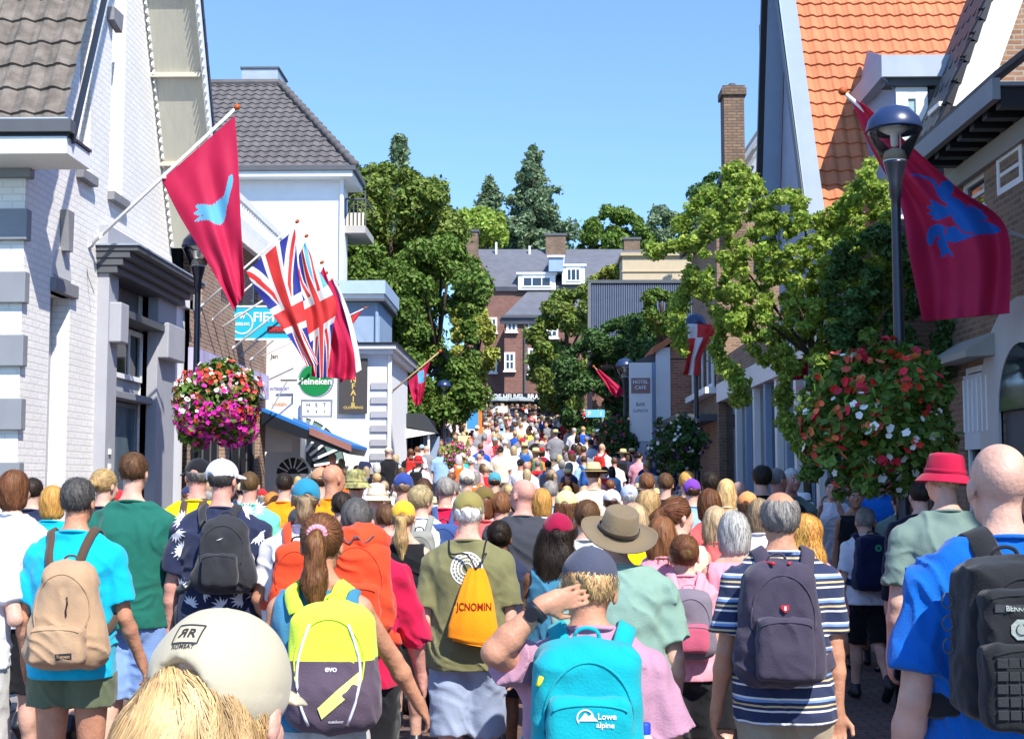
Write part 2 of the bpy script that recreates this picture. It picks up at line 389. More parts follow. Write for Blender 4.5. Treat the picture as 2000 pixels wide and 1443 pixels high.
def np_mesh(name, V, Q, M=None, smooth=1):
    if smooth:      # one light relaxation step
        for _ in range(smooth):
            acc = np.zeros_like(V); cn = np.zeros(len(V))
            for a, b in ((0, 1), (1, 2), (2, 3), (3, 0)):
                for p, q in ((a, b), (b, a)):
                    for ax in range(3): acc[:, ax] += np.bincount(Q[:, p], V[Q[:, q], ax], len(V))
                    cn += np.bincount(Q[:, p], minlength=len(V))
            V = V*.5+.5*acc/np.maximum(cn, 1)[:, None]
    if M is not None:
        m = np.array(M); V = V @ m[:3, :3].T+m[:3, 3]
    me = bpy.data.meshes.new(name); nq = len(Q)
    me.vertices.add(len(V)); me.vertices.foreach_set('co', V.astype(np.float32).ravel())
    me.loops.add(nq*4); me.loops.foreach_set('vertex_index', Q.astype(np.int32).ravel())
    me.polygons.add(nq); me.polygons.foreach_set('loop_start', np.arange(0, nq*4, 4, dtype=np.int32)); me.polygons.foreach_set('loop_total', np.full(nq, 4, np.int32))
    me.polygons.foreach_set('use_smooth', np.ones(nq, bool)); me.update(calc_edges=True); return me
def sdf_mesh(name, prims, vx, post=None, planes=(), M=None, smooth=1):
    V, Q = build_sdf(prims, vx, post, planes); return np_mesh(name, V, Q, M, smooth)
NG = np.random.RandomState(3).rand(32, 32, 32).astype(np.float32)
def vnoise(x, y, z):
    xi = np.floor(x).astype(int); yi = np.floor(y).astype(int); zi = np.floor(z).astype(int)
    x = x-xi; y = y-yi; z = z-zi; x = x*x*(3-2*x); y = y*y*(3-2*y); z = z*z*(3-2*z); r = 0
    for a in (0, 1):
        for b in (0, 1):
            for c in (0, 1):
                r = r+NG[(xi+a) & 31, (yi+b) & 31, (zi+c) & 31]*(x if a else 1-x)*(y if b else 1-y)*(z if c else 1-z)
    return r
def folds(amp, seed, sc=1.0):
    s_ = seed*3.7
    def f(X, Y, Z):
        w1 = vnoise(X*6+s_, Y*6, Z*6)*2-1; w2 = vnoise(X*7, Y*7+s_, Z*7)*2-1
        u = (X*.82+Z*.42)*sc; v = (-X*.42+Z*.82)*sc; u2 = (X*.80-Z*.5)*sc; v2 = (X*.5+Z*.8)*sc
        a = 1-np.abs(2*vnoise(u*16+w1*1.3+s_, Y*9, v*5+w2)-1)*1.6
        b = 1-np.abs(2*vnoise(u2*6+w2, Y*9+s_, v2*17+w1*1.5)-1)*1.6
        m = vnoise(X*4+s_*2, Y*4, Z*4); m = np.clip((m-.3)*2.5, 0, 1)
        c = vnoise(X*38+s_, Y*38, Z*30)-.5
        return -amp*(np.clip(a, 0, 1)**1.5*m*1.1+np.clip(b, 0, 1)**1.5*(1-m)*1.1+.35*c+.3*w1-.25)
    return f
def bvh_of(me):
    return BVHTree.FromPolygons([v.co.copy() for v in me.vertices], [tuple(p.vertices) for p in me.polygons])
def strands(name, shell, n, ln, flow, width=.0035, steps=6, lift=.004, curl=.0, seed=1, ok=None, jt=.10):
    """hair: ribbons traced over a shell mesh following a flow direction"""
    rnd = random.Random(seed); b = bvh_of(shell); polys = shell.polygons; vs = shell.vertices
    V = []; Fq = []; npoly = len(polys)
    for _ in range(n):
        pl = polys[rnd.randrange(npoly)]; p = pl.center.copy()
        if ok and not ok(p): continue
        L_ = ln*rnd.uniform(.6, 1.2); st = L_/steps; off = lift*rnd.uniform(-.2, 1.2); jit = Vector((rnd.gauss(0, 1), rnd.gauss(0, 1), rnd.gauss(0, 1)))*jt
        w = width*rnd.uniform(.6, 1.3); base = len(V); m = 0; ph = rnd.uniform(0, 6)
        for i in range(steps+1):
            h = b.find_nearest(p)
            if h[0] is None: break
            nn = h[1]; q = h[0]+nn*(off+(lift*.8 if i == steps else 0)*rnd.random())
            d = flow(h[0]).normalized()+jit
            if curl: d = d+nn.cross(d)*curl*math.sin(i*1.3+ph)
            d = d-nn*d.dot(nn)
            if d.length < 1e-4: break
            d.normalize(); side = nn.cross(d).normalized()*(w*(1-.75*i/steps)/2)
            V += [q-side, q+side]; m += 1; p = h[0]+d*st
            if i and (V[-1]-V[-3]).length > st*3: break
        for i in range(m-1): Fq.append((base+2*i, base+2*i+1, base+2*i+3, base+2*i+2))
    me = bpy.data.meshes.new(name); me.from_pydata([tuple(v) for v in V], [], Fq)
    me.polygons.foreach_set('use_smooth', [True]*len(Fq)); me.update(); return me
def join_meshes(name, mes):
    bm = bmesh.new()
    for m in mes: bm.from_mesh(m)
    out = bpy.data.meshes.new(name); bm.to_mesh(out); bm.free(); return out
# ---------------------------------------------------------------- people
V3 = lambda *a: Vector(a)
def skinm(name, col): return mat(name, col, rough=.52, var=.17, scale=13, bump=.2, bscale=60, spec=.35, sss=.12)
SK = dict(fair=skinm('skin_fair', (.62, .36, .27, 1)), pink=skinm('skin_pink', (.62, .30, .23, 1)), tan=skinm('skin_tan', (.50, .24, .145, 1)), brown=skinm('skin_brown', (.20, .09, .05, 1)))
def hairm(name, col): return mat(name, col, rough=.55, var=.25, scale=22, stretch=(1, 1, .2), island=.5, spec=.22)
HC = dict(brown=(.10, .048, .022, 1), dark=(.022, .014, .010, 1), blond=(.52, .34, .15, 1), ash=(.36, .26, .15, 1), grey=(.24, .22, .20, 1), silver=(.48, .47, .44, 1),
          dkgrey=(.09, .085, .08, 1), red=(.45, .17, .04, 1), chestnut=(.17, .07, .03, 1), white=(.7, .68, .64, 1), golden=(.62, .33, .08, 1))
HM = {k: hairm('hair_'+k, v) for k, v in HC.items()}
def cloth(name, col, var=.06, **k):
    k.setdefault('rough', .85); k.setdefault('bump', .18); k.setdefault('bscale', 140); return mat(name, col, var=var, scale=6, sheen=.15, spec=.15, **k)
def hand_prims(w, f, n, t, s=1.0, curl=.35, L=None):
    f = Vector(f).normalized(); n = Vector(n).normalized(); t = Vector(t); t = (t-f*t.dot(f)).normalized(); n = f.cross(t)*(1 if f.cross(t).dot(n) > 0 else -1)
    w = Vector(w); rot = [[t.x, n.x, f.x], [t.y, n.y, f.y], [t.z, n.z, f.z]]
    out = [ell(w+f*.05*s, (.041*s, .017*s, .056*s), .016, rot), cap(w-f*.01, w+f*.03*s, .024*s, .024*s, .02)]
    for i, l in enumerate((.074, .082, .076, .06)):
        b = w+f*.082*s+t*(.031-.0205*i)*s; c = curl*(1+.12*i)
        m1 = b+(f*math.cos(c*.6)+n*math.sin(c*.6))*l*.5*s; m2 = m1+(f*math.cos(c*1.7)+n*math.sin(c*1.7))*l*.32*s; m3 = m2+(f*math.cos(c*2.4)+n*math.sin(c*2.4))*l*.22*s
        out += [cap(b, m1, .0095*s, .009*s, .004), cap(m1, m2, .009*s, .0083*s, .003), cap(m2, m3, .0083*s, .007*s, .003)]
    b = w+f*.022*s+t*.03*s; m1 = b+(f*.62+t*.62+n*.25).normalized()*.038*s; m2 = m1+(f*.88+t*.15+n*.35).normalized()*.034*s
    return out+[cap(b, m1, .014*s, .0115*s, .012), cap(m1, m2, .011*s, .009*s, .004)]
def head_prims(H, face=True):
    T = lambda x, y, z: tuple(H @ Vector((x, y, z))); r3 = H.to_3x3(); rot = [[r3[i][j] for j in range(3)] for i in range(3)]
    o = [ell(T(0, -.014, .028), (.0745, .096, .088), .02, rot), ell(T(0, .03, -.03), (.060, .064, .080), .03, rot), ell(T(0, .042, -.078), (.046, .046, .036), .03, rot),
         ell(T(.079, -.006, -.012), (.010, .019, .031), .006, rot), ell(T(-.079, -.006, -.012), (.010, .019, .031), .006, rot)]
    if face:
        o += [cap(T(-.034, .082, .020), T(.034, .082, .020), .012, .012, .014), sub(T(.031, .100, .000), (.017, .014, .011), .012, rot), sub(T(-.031, .100, .000), (.017, .014, .011), .012, rot),
              ell(T(.031, .083, -.001), (.013, .011, .011), .003, rot), ell(T(-.031, .083, -.001), (.013, .011, .011), .003, rot),
              cap(T(0, .090, .010), T(0, .110, -.030), .008, .013, .008), ell(T(.012, .1, -.034), (.008, .009, .007), .006, rot), ell(T(-.012, .1, -.034), (.008, .009, .007), .006, rot),
              ell(T(.04, .07, -.035), (.022, .02, .022), .02, rot), ell(T(-.04, .07, -.035), (.022, .02, .022), .02, rot),
              ell(T(0, .088, -.060), (.023, .012, .007), .006, rot), ell(T(0, .086, -.071), (.019, .012, .007), .006, rot), ell(T(0, .080, -.1), (.022, .018, .016), .015, rot)]
    k_ = H.to_scale().x; q_ = []
    for p in o:
        if p[0] in 'es': q_.append((p[0], p[1], tuple(v*k_ for v in p[2]), p[3], [[v/k_ for v in row] for row in p[4]]))
        else: q_.append((p[0], p[1], p[2], p[3]*k_, p[4]*k_)+p[5:])
    return q_
def hair_shell(style, vx, seed=0, hat=False):
    """head-local mesh + flow + strand settings"""
    cr = ell((0, -.016, .036), (.083, .105, .095), .02); pl = []; prims = [cr]; face = sub((0, .1, -.045), (.085, .075, .1), .01)
    ears = [sub((.09, 0, -.02), (.02, .028, .036), .006), sub((-.09, 0, -.02), (.02, .028, .036), .006)]
    whorl = V3(0, -.055, .13)
    def radial(p): 
        d = p-whorl; return V3(d.x, d.y, d.z-.03)
    flow = radial
    if style == 'short': prims += [face]+ears; pl = [(0, .35, -1, .052)]
    elif style == 'buzz': prims = [ell((0, -.015, .032), (.0785, .101, .0925), .02), face]+ears; pl = [(0, .35, -1, .05)]
    elif style == 'balding': prims = [ell((0, -.018, .02), (.086, .106, .09), .02), face, sub((0, -.005, .1), (.062, .082, .062), .02)]+ears; pl = [(0, .3, -1, .075)]
    elif style == 'curly': prims = [ell((0, -.02, .04), (.098, .118, .105), .02), face]; pl = [(0, .3, -1, .06)]
    elif style == 'bob': prims += [ell((0, -.035, -.03), (.092, .085, .10), .04), ell((0, -.03, -.09), (.085, .07, .05), .03), face]; flow = lambda p: V3(p.x*.6, p.y*.5-.02, p.z-.2 if p.z > 0 else -.25)
    elif style == 'long': prims += [ell((0, -.035, -.03), (.092, .085, .10), .04), cap((0, -.06, -.1), (0, -.085, -.30), .078, .05, .05, (1.15, .6, 1)), face]; flow = lambda p: V3(p.x*.5, p.y*.3, p.z-.25 if p.z > 0 else -.3)
    elif style == 'wild': prims = [ell((0, -.02, .035), (.092, .11, .1), .03), ell((-.03, -.04, -.09), (.10, .075, .12), .05), cap((-.05, -.07, -.15), (-.09, -.10, -.34), .075, .035, .05), cap((.03, -.07, -.12), (.03, -.09, -.28), .07, .04, .05), face]; flow = lambda p: V3(p.x*.5, p.y*.3, p.z-.25 if p.z > 0 else -.3)
    elif style in ('pony', 'lowpony', 'longpony'):
        tie = V3(0, -.118, .045) if style != 'lowpony' else V3(0, -.108, -.03); e = .16 if style == 'pony' else .27 if style == 'longpony' else .14
        prims += [face]+ears+[sub((0, -.06, -.085), (.09, .06, .03), .01), cap(tie+V3(0, -.01, 0), tie+V3(0, -.045, -.05), .022, .034, .015), cap(tie+V3(0, -.045, -.05), tie+V3(0, -.03, -e*.7), .036, .046, .03), cap(tie+V3(0, -.03, -e*.7), tie+V3(.01, -.02, -e*1.25), .044, .018, .03)]
        def flow(p, tie=tie):
            if p.y < tie.y-.012 or p.z < -.09: return V3((p.x)*.3, -.1 if p.z > tie.z-.04 else .05, -1)
            return tie-p
    elif style == 'capfall':
        prims = [ell((0, -.016, .015), (.078, .098, .075), .02), cap((-.012, -.08, -.005), (-.02, -.115, -.04), .044, .050, .04), cap((-.02, -.115, -.04), (-.03, -.125, -.15), .054, .072, .05, (1, .7, 1)), cap((-.03, -.125, -.15), (-.04, -.13, -.34), .072, .05, .05, (1, .6, 1)), cap((.045, -.06, -.06), (.05, -.07, -.2), .040, .045, .05), cap((-.075, -.05, -.07), (-.09, -.07, -.25), .042, .04, .05), face]
        flow = lambda p: V3((p.x+.012)*1.1+.03*math.sin(p.z*40), (p.y+.09)*.6-.03, p.z-.045 if p.z > -.05 else -.16)
    elif style == 'bun': prims += [face]+ears+[sub((0, -.06, -.085), (.09, .06, .03), .01), ell((0, -.125, .02), (.043, .036, .043), .01)]; flow = lambda p: (V3(0, -.12, .02)-p) if p.y > -.1 else V3(-p.z+.02, 0, p.x)
    elif style == 'braid':
        prims += [face]+ears+[ell((0, -.115, -.02), (.03, .026, .03), .02)]+[ell((.012*(-1)**i, -.125+.004*i, -.05-.032*i), (.026-.001*i, .022, .024), .008) for i in range(6)]
        flow = lambda p: (V3(0, -.12, -.02)-p) if p.y > -.1 else V3(.4, 0, -1)
    if hat and style == 'capfall': pl = pl+[(0, .0, 1, .078)]
    elif hat: pl = pl+[(0, -.12, 1, .042)]; prims = prims+[sub((0, .0, .09), (.2, .2, .055), .004)]
    amp = .004
    def post(X, Y, Z):
        a = np.arctan2(X, -Y+.0)
        return amp*(np.sin(a*16+3*np.sin(Z*30+seed))*.5+np.sin(a*31+Z*40+seed)*.3)+.009*(vnoise(X*38+seed, Y*38, Z*22)-.5)
    me = sdf_mesh('hair', prims, vx, post, pl, None, 1); return me, flow
HATS = {}
def cap_mesh(vx, opening=True, size=1.0):
    pr = [ell((0, -.010, .040), (.087*size, .109*size, .092*size), .0)]
    sb = ([sub((-.012, -.13, .000), (.050, .07, .066), .004)] if size > 1.03 else [sub((0, -.125, .012), (.033, .045, .03), .004)]) if opening else []
    pr2 = pr+sb
    def post(X, Y, Z):
        a = np.arctan2(X, Y+.01); seam = -.0022*np.exp(-((np.mod(a+np.pi/6, np.pi/3)-np.pi/6)/.03)**2)*(Z > .03)
        band = -.0015*((Z < .028) & (Z > .022)); return -seam*.6-band+.0012*np.sin(X*60+Z*50)
    a = sdf_mesh('cap', pr2, vx, post, [(0, .10, -1, -.003 if size < 1.03 else .022)], None, 2)
    b = sdf_mesh('brim', [ell((0, .075, .030), (.078*size, .10*size, .012), .0)], min(vx, .006), lambda X, Y, Z: (X*X*3.0)*.0+0, [(0, -1, 0, -.06)], None, 1)
    for v in b.vertices: v.co.z -= v.co.x**2*3.2+max(0, v.co.y-.09)*.18
    c = MB().lathe((0, -.01, .131), [(.0001, .006), (.006, .005), (.008, 0)], 10).mesh('btn', True)
    return a, b, c
def put(name, me, parent, m, M=None, color=None):
    if M is not None: me.transform(M)
    o = link(name, me, parent, m)
    if color is not None: o.color = color
    return o
class Fig: pass
def figure(h=1.75, w=1.0, fem=0, skin='fair', hair=('short', 'brown'), hat=None, shirt=None, sleeve='short', pants=None, plen='shorts', arms={}, hyaw=0, hpitch=0, hroll=0,
           stride=.5, vx=.011, seed=None, label=None, group=None, loc=(0, 0, 0), yaw=0, hairn=260, lean=0, detail=True, hem=.50, shoes=None, socks=True, fold=.013, face=True, sock_m=None, hsc=.96, hcurl=0, tag_it=True, loose=1.0, hairw=.0035, arm_curl=.4):
    link.local = True
    if seed is None: seed = random.uniform(0, 60)
    k = h/1.78; sw = (.166 if not fem else .145)*w*k
    F_ = Fig(); z = lambda f: f*h
    ly = lambda zz: -0+lean*max(0, zz-z(.55))           # forward lean
    B = lambda x, y, zz: (x, y+ly(zz), zz)
    Hc = V3(*B(0, .025+abs(hpitch)*.0006, h-.118*hsc)); H = Matrix.Translation(Hc) @ Euler((R(hpitch), R(hroll), R(hyaw)), 'XYZ').to_matrix().to_4x4() @ Matrix.Scale(hsc, 4)
    sx_ = w
    torso = lambda o: [ell(B(0, 0, z(.735)), ((.150-.012*fem)*sx_*k+o, .104*w*k+o, .165*k+o), .05), ell(B(0, .0, z(.63)), ((.132-.014*fem)*sx_*k+o, .094*w*k+o, .13*k+o), .06),
                       ell(B(0, -.008, z(.55)), ((.158+.006*fem)*sx_*k+o, .112*w*k+o, .105*k+o), .05)] + \
        [x for s in (-1, 1) for x in (cap(B(s*.035, -.012, z(.852)), B(s*(sw-.01), 0, z(.797)), .038*k+o*.7, .040*k+o*.8, .04), ell(B(s*sw, 0, z(.786)), (.046*k*w+o*.8, .052*k+o, .052*k+o*.7), .025),
                                      ell(B(s*.075*k, -.055, z(.765)), (.07*k+o, .045*k+o, .085*k+o), .04), ell(B(s*.072*k, -.062*w, z(.515)), (.078*k+o, .07*k+o, .08*k+o), .03))]
    body = torso(0)+[cap(B(0, -.012, z(.82)), tuple(H @ V3(0, -.02, -.05)), .056*(1-.12*fem), .052*(1-.12*fem), .035)]+head_prims(H, face)
    body += [sub(B(0, -.135*w, z(.70)), (.012, .03, .2), .05)]
    legj = []
    for s in (-1, 1):
        ph = stride*s; hip = V3(s*.085*k*w, -.0, z(.50)); kn = V3(s*.088*k, .16*ph*k+(.04 if ph < 0 else 0), z(.28)+.01*abs(ph)); an = V3(s*.09*k, (.22*ph if ph > 0 else .52*ph)*k, z(.05)+(.16*abs(ph) if ph < 0 else 0)); legj.append((s, hip, kn, an, ph))
        td = V3(0, 1, -.1) if ph >= 0 else V3(0, .75, -.8)
        body += [cap(hip, kn, .088*k*w, .055*k*w, .04), cap(kn, an, .052*k*w, .036*k, .02), ell(kn+(an-kn)*.3+V3(0, -.022, 0), (.048*k, .045*k, .10*k), .03), cap(an+V3(0, -.03, -.03), an+td*.14+V3(0, 0, -.03), .034, .03, .02)]
    armj = []
    for s, nm in ((-1, 'L'), (1, 'R')):
        sp = V3(*B(s*sw, 0, z(.786))); a = arms.get(nm, {})
        el = sp+Vector(a.get('el', (s*.045, -.02, -.285)))*k; wr = el+Vector(a.get('wr', (s*.012, .07, -.235)))*k
        f = Vector(a.get('hf', (wr-el).normalized())); t = Vector(a.get('ht', (0, 1, .1))); n = Vector(a.get('hn', (-s, 0, 0)))
        armj.append((s, sp, el, wr))
        body += [cap(sp, el, .046*k*w, .034*k*w, .02), cap(el, el+(wr-el)*.3, .034*k*w, .037*k*w, .012), cap(el+(wr-el)*.3, wr, .036*k*w, .024*k, .012)]
        body += hand_prims(wr, f, n, t, 1.0*k*(.92 if fem else 1), a.get('curl', arm_curl))
    me = sdf_mesh('person', body, vx)
    p = link('person', me, None, SK[skin] if isinstance(skin, str) else skin); p.location = loc; p.rotation_euler = (0, 0, R(yaw))
    if tag_it: tag(p, label, 'person', group)
    if abs(yaw) > 90 and face:
        for s in (-1, 1):
            put('eye', MB().lathe((0, 0, 0), [(.0001, -.0125), (.009, -.009), (.0125, 0), (.009, .009), (.0001, .0125)], 10).mesh('eye', True), p, M_white, H @ Matrix.Translation((s*.031, .0845, -.001)))
            put('iris', MB().lathe((0, 0, 0), [(.0001, -.007), (.006, -.003), (.006, .003), (.0001, .007)], 8).mesh('iris', True), p, M_black, H @ Matrix.Translation((s*.031, .093, -.001)))
            put('eyebrow', MB().tube([(s*.018, .098, .020), (s*.045, .088, .019)], .004, 5).mesh('eyebrow', True), p, HM['dark'], H)
    F_.body = p; F_.H = H; F_.k = k; F_.h = h; F_.arm = armj; F_.B = B; F_.sw = sw; F_.z = z; F_.w = w
    if shirt:
        o = .016*loose; sp_ = torso(o)
        sp_ += [cyl(B(0, 0, z(.74)), (0, -.004, z(hem)-.03), .135*w*k+o, .158*w*k+o*1.3, .05, (1.08, .82, 1)), cap(B(0, -.012, z(.80)), B(0, -.005, z(.848)), .074, .066, .03)]
        for s, a, e, wv in armj:
            if sleeve == 'short': q = a+(e-a)*.72; sp_.append(cyl(a, q, .056*k*w, .064*k*w+.004*loose, .02))
            elif sleeve == 'mid': q = e; sp_.append(cyl(a, q, .056*k*w, .056*k*w, .02))
            elif sleeve == 'long': sp_ += [cap(a, e, .060*k*w, .052*k*w, .02), cyl(e, e+(wv-e)*.9, .052*k*w, .040*k*w, .02)]
            elif sleeve == 'rolled': sp_ += [cap(a, e, .064*k*w, .060*k*w, .02), cyl(e, e+(wv-e)*.2, .060*k*w, .062*k*w, .02)]
            elif sleeve == 'none': sp_.append(sub(a+V3(s*.045, 0, .0), (.062*k, .09*k, .11*k), .012))
        pl = [(0, 0, -1, -z(hem)), (0, 0, 1, z(.862)+ly(z(.86)))]
        if sleeve == 'none': pl[1] = (0, 0, 1, z(.835))
        sm = sdf_mesh('shirt', sp_, vx, folds(fold, seed), pl); so = put('shirt', sm, p, shirt); F_.shirt = so
        if detail:
            # collar ring
            c = MB(); rr = .074 if sleeve != 'none' else 0
            if rr:
                zc = z(.862)+ly(z(.86)); c.tube([(math.cos(t)*rr*1.04, math.sin(t)*rr*.98-.010+ly(z(.86)), zc-.010-.014*math.sin(t)) for t in [i*math.pi/12 for i in range(25)]], .0075, 6); put('collar', c.mesh('collar', True), so, shirt)
    if pants:
        o = .02; pp = [ell(B(0, -.008, z(.555)), (.160*w*k, .112*w*k, .1*k), .04)]+[ell(B(s*.072*k, -.062*w, z(.515)), (.080*k+.010, .070*k+.010, .080*k+.010), .03) for s in (-1, 1)]
        for s, hip, kn, an, ph in legj:
            if plen == 'shorts': pp.append(cyl(hip, hip+(kn-hip)*.93, .105*k*w, .094*k*w, .03))
            elif plen == 'hot': pp.append(cyl(hip, hip+(kn-hip)*.45, .108*k*w, .108*k*w, .03))
            else: pp += [cap(hip, kn, .105*k*w, .080*k, .03), cyl(kn, kn+(an-kn)*.97, .080*k, .074*k, .02)]
        F_.pants = put('shorts' if plen != 'long' else 'trousers', sdf_mesh('shorts', pp, vx, folds(fold*.9, seed+3), [(0, 0, 1, z(hem)+.022)]), p, pants)
    # shoes
    for s, hip, kn, an, ph in legj:
        td = V3(0, 1, -.1) if ph >= 0 else V3(0, .75, -.8)
        sm = sdf_mesh('shoe', [cap(an+V3(0, -.035, -.03), an+td*.13+V3(0, 0, -.035), .042, .040, .02, (1, 1, .95)), cap(an+V3(0, -.02, -.01), an+V3(0, 0, .03), .043, .042, .02)], max(vx, .010)); put('shoe', sm, p, shoes or M_black)
    # hair
    if hair and hair[0] not in ('bald', None):
        sh, flow = hair_shell(hair[0], min(vx, .009), 0, bool(hat) and hat[0] != 'band'); hm = HM[hair[1]] if isinstance(hair[1], str) else hair[1]
        ho = None
        parts = [sh]
        if hairn:
            ln = {'short': .03, 'buzz': .012, 'balding': .035, 'curly': .05, 'bob': .13, 'long': .2, 'wild': .2}.get(hair[0], .12)
            if hair[0] == 'capfall': ln = .17
            lift = {'curly': .012, 'short': .008, 'capfall': .005, 'buzz': .003, 'wild': .010, 'long': .007}.get(hair[0], .005)
            parts.append(strands('hair', sh, hairn, ln, flow, hairw, 5, lift, {'curly': 1.6, 'wild': .5, 'capfall': 0}.get(hair[0], hcurl), seed+1, None, {'short': .26, 'curly': .3, 'bob': .14, 'balding': .2, 'capfall': .07}.get(hair[0], .11)))
        hme = join_meshes('hair', parts)
        hme.polygons.foreach_set('use_smooth', [True]*len(hme.polygons))
        F_.hair = put('hair', hme, p, hm, H)
    if hat: F_.hat = add_hat(p, H, hat, vx, seed)
    link.local = False
    return F_
def add_hat(p, H, hat, vx, seed=0):
    kind, m = hat[0], hat[1]
    if kind in ('cap', 'capclosed', 'bigcap'):
        a, b, c = cap_mesh(min(vx, .009), kind != 'capclosed', 1.06 if kind == 'bigcap' else 1.0)
        if len(hat) > 2 and hat[2]: H = H @ Euler((0, 0, R(hat[2]))).to_matrix().to_4x4()
        ho = put('cap', a, p, m, H); put('brim', b, ho, m, H); put('button', c, ho, m, H)
        return ho
    sz = hat[2] if len(hat) > 2 else 1.0; H = H @ Matrix.Translation((0, 0, .012))
    if kind == 'bucket': prof = [(.0001, .128), (.04, .127), (.074, .118), (.082, .105), (.092, .03), (.094, .018), (.108, .006), (.135, -.028), (.137, -.032), (.118, -.016), (.092, .008), (.088, .03)]; wob = .03
    elif kind == 'straw': prof = [(.0001, .128), (.045, .127), (.068, .122), (.078, .105), (.09, .045), (.092, .032), (.12, .026), (.158, .030), (.160, .026), (.12, .020), (.09, .026)]; wob = .012
    else: prof = [(.0001, .120), (.03, .116), (.055, .128), (.070, .130), (.079, .120), (.088, .06), (.094, .028), (.13, .012), (.176, .012), (.182, .018), (.180, .010), (.13, .004), (.092, .018)]; wob = .03
    mb = MB().lathe((0, -.012, 0), [(r*sz, z_) for r, z_ in prof], 40, 0, 1.16, wob, seed)
    me = mb.mesh('hat', True)
    for v in me.vertices:
        r = math.hypot(v.co.x, v.co.y)
        if kind == 'aussie' and r > .11: v.co.z += (abs(v.co.x)/.2)**2*.035-.01
        n = noise.noise(v.co*14+Vector((seed, 0, 0)))*.004; v.co += Vector((v.co.x, v.co.y, 0)).normalized()*n if r > .01 else Vector()
    ho = put('hat', me, p, m, H)
    if kind in ('straw', 'aussie', 'bucket'):
        zz = {'straw': .036, 'aussie': .034, 'bucket': .024}[kind]; rr = {'straw': .0925, 'aussie': .0945, 'bucket': .0955}[kind]*sz
        bm_ = hat[3] if len(hat) > 3 else m
        b = MB().lathe((0, -.012, 0), [(rr, zz-.008), (rr+.003, zz-.006), (rr+.003, zz+.012), (rr-.001, zz+.015)], 36, 0, 1.16, wob, seed).mesh('hatband', True); put('hatband', b, ho, bm_, H)
    return ho
# ---------------------------------------------------------------- backpacks (own things, worn on the back)
def strap_path(F_, s, top, bot, xo=.075):
    k = F_.k; z = F_.z; B = F_.B; o = .026
    return [Vector((s*xo*.75, top.y, top.z)), V3(*B(s*xo*1.0, -.10*F_.w*k-o, z(.825))), V3(*B(s*xo*1.12, -.045, z(.852))), V3(*B(s*xo*1.2, .03, z(.852))), V3(*B(s*xo*1.35, .10*k+o, z(.80))), V3(*B(s*xo*1.55, .11*F_.w*k+o, z(.72))),
            V3(*B(s*.155*k*F_.w, .06, z(.66))), V3(*B(s*(.155*k*F_.w+.02), -.03, z(.62))), Vector((s*xo*1.3, bot.y, bot.z))]
def catmull(pts, n=5):
    out = []; q = [pts[0]]+list(pts)+[pts[-1]]
    for i in range(1, len(q)-2):
        for j in range(n):
            t = j/n; a, b, c, d = q[i-1], q[i], q[i+1], q[i+2]
            out.append(.5*((2*b)+(c-a)*t+(2*a-5*b+4*c-d)*t*t+(3*b-a-3*c+d)*t**3))
    out.append(Vector(pts[-1])); return out
def ribbon(mb, pts, w, t, center, m=0):
    n = len(pts); base = len(mb.v)
    for i, p in enumerate(pts):
        d = (pts[min(i+1, n-1)]-pts[max(i-1, 0)]).normalized(); c = center(p); nn = (p-c); nn = (nn-d*nn.dot(d)).normalized(); s = d.cross(nn).normalized()
        mb.v += [tuple(p-s*w/2), tuple(p-s*w*.42+nn*t), tuple(p+s*w*.42+nn*t), tuple(p+s*w/2)]
    for i in range(n-1):
        for j in range(4):
            a = base+i*4+j; b = base+i*4+(j+1) % 4; mb.f.append((a, b, b+4, a+4)); mb.m.append(m)
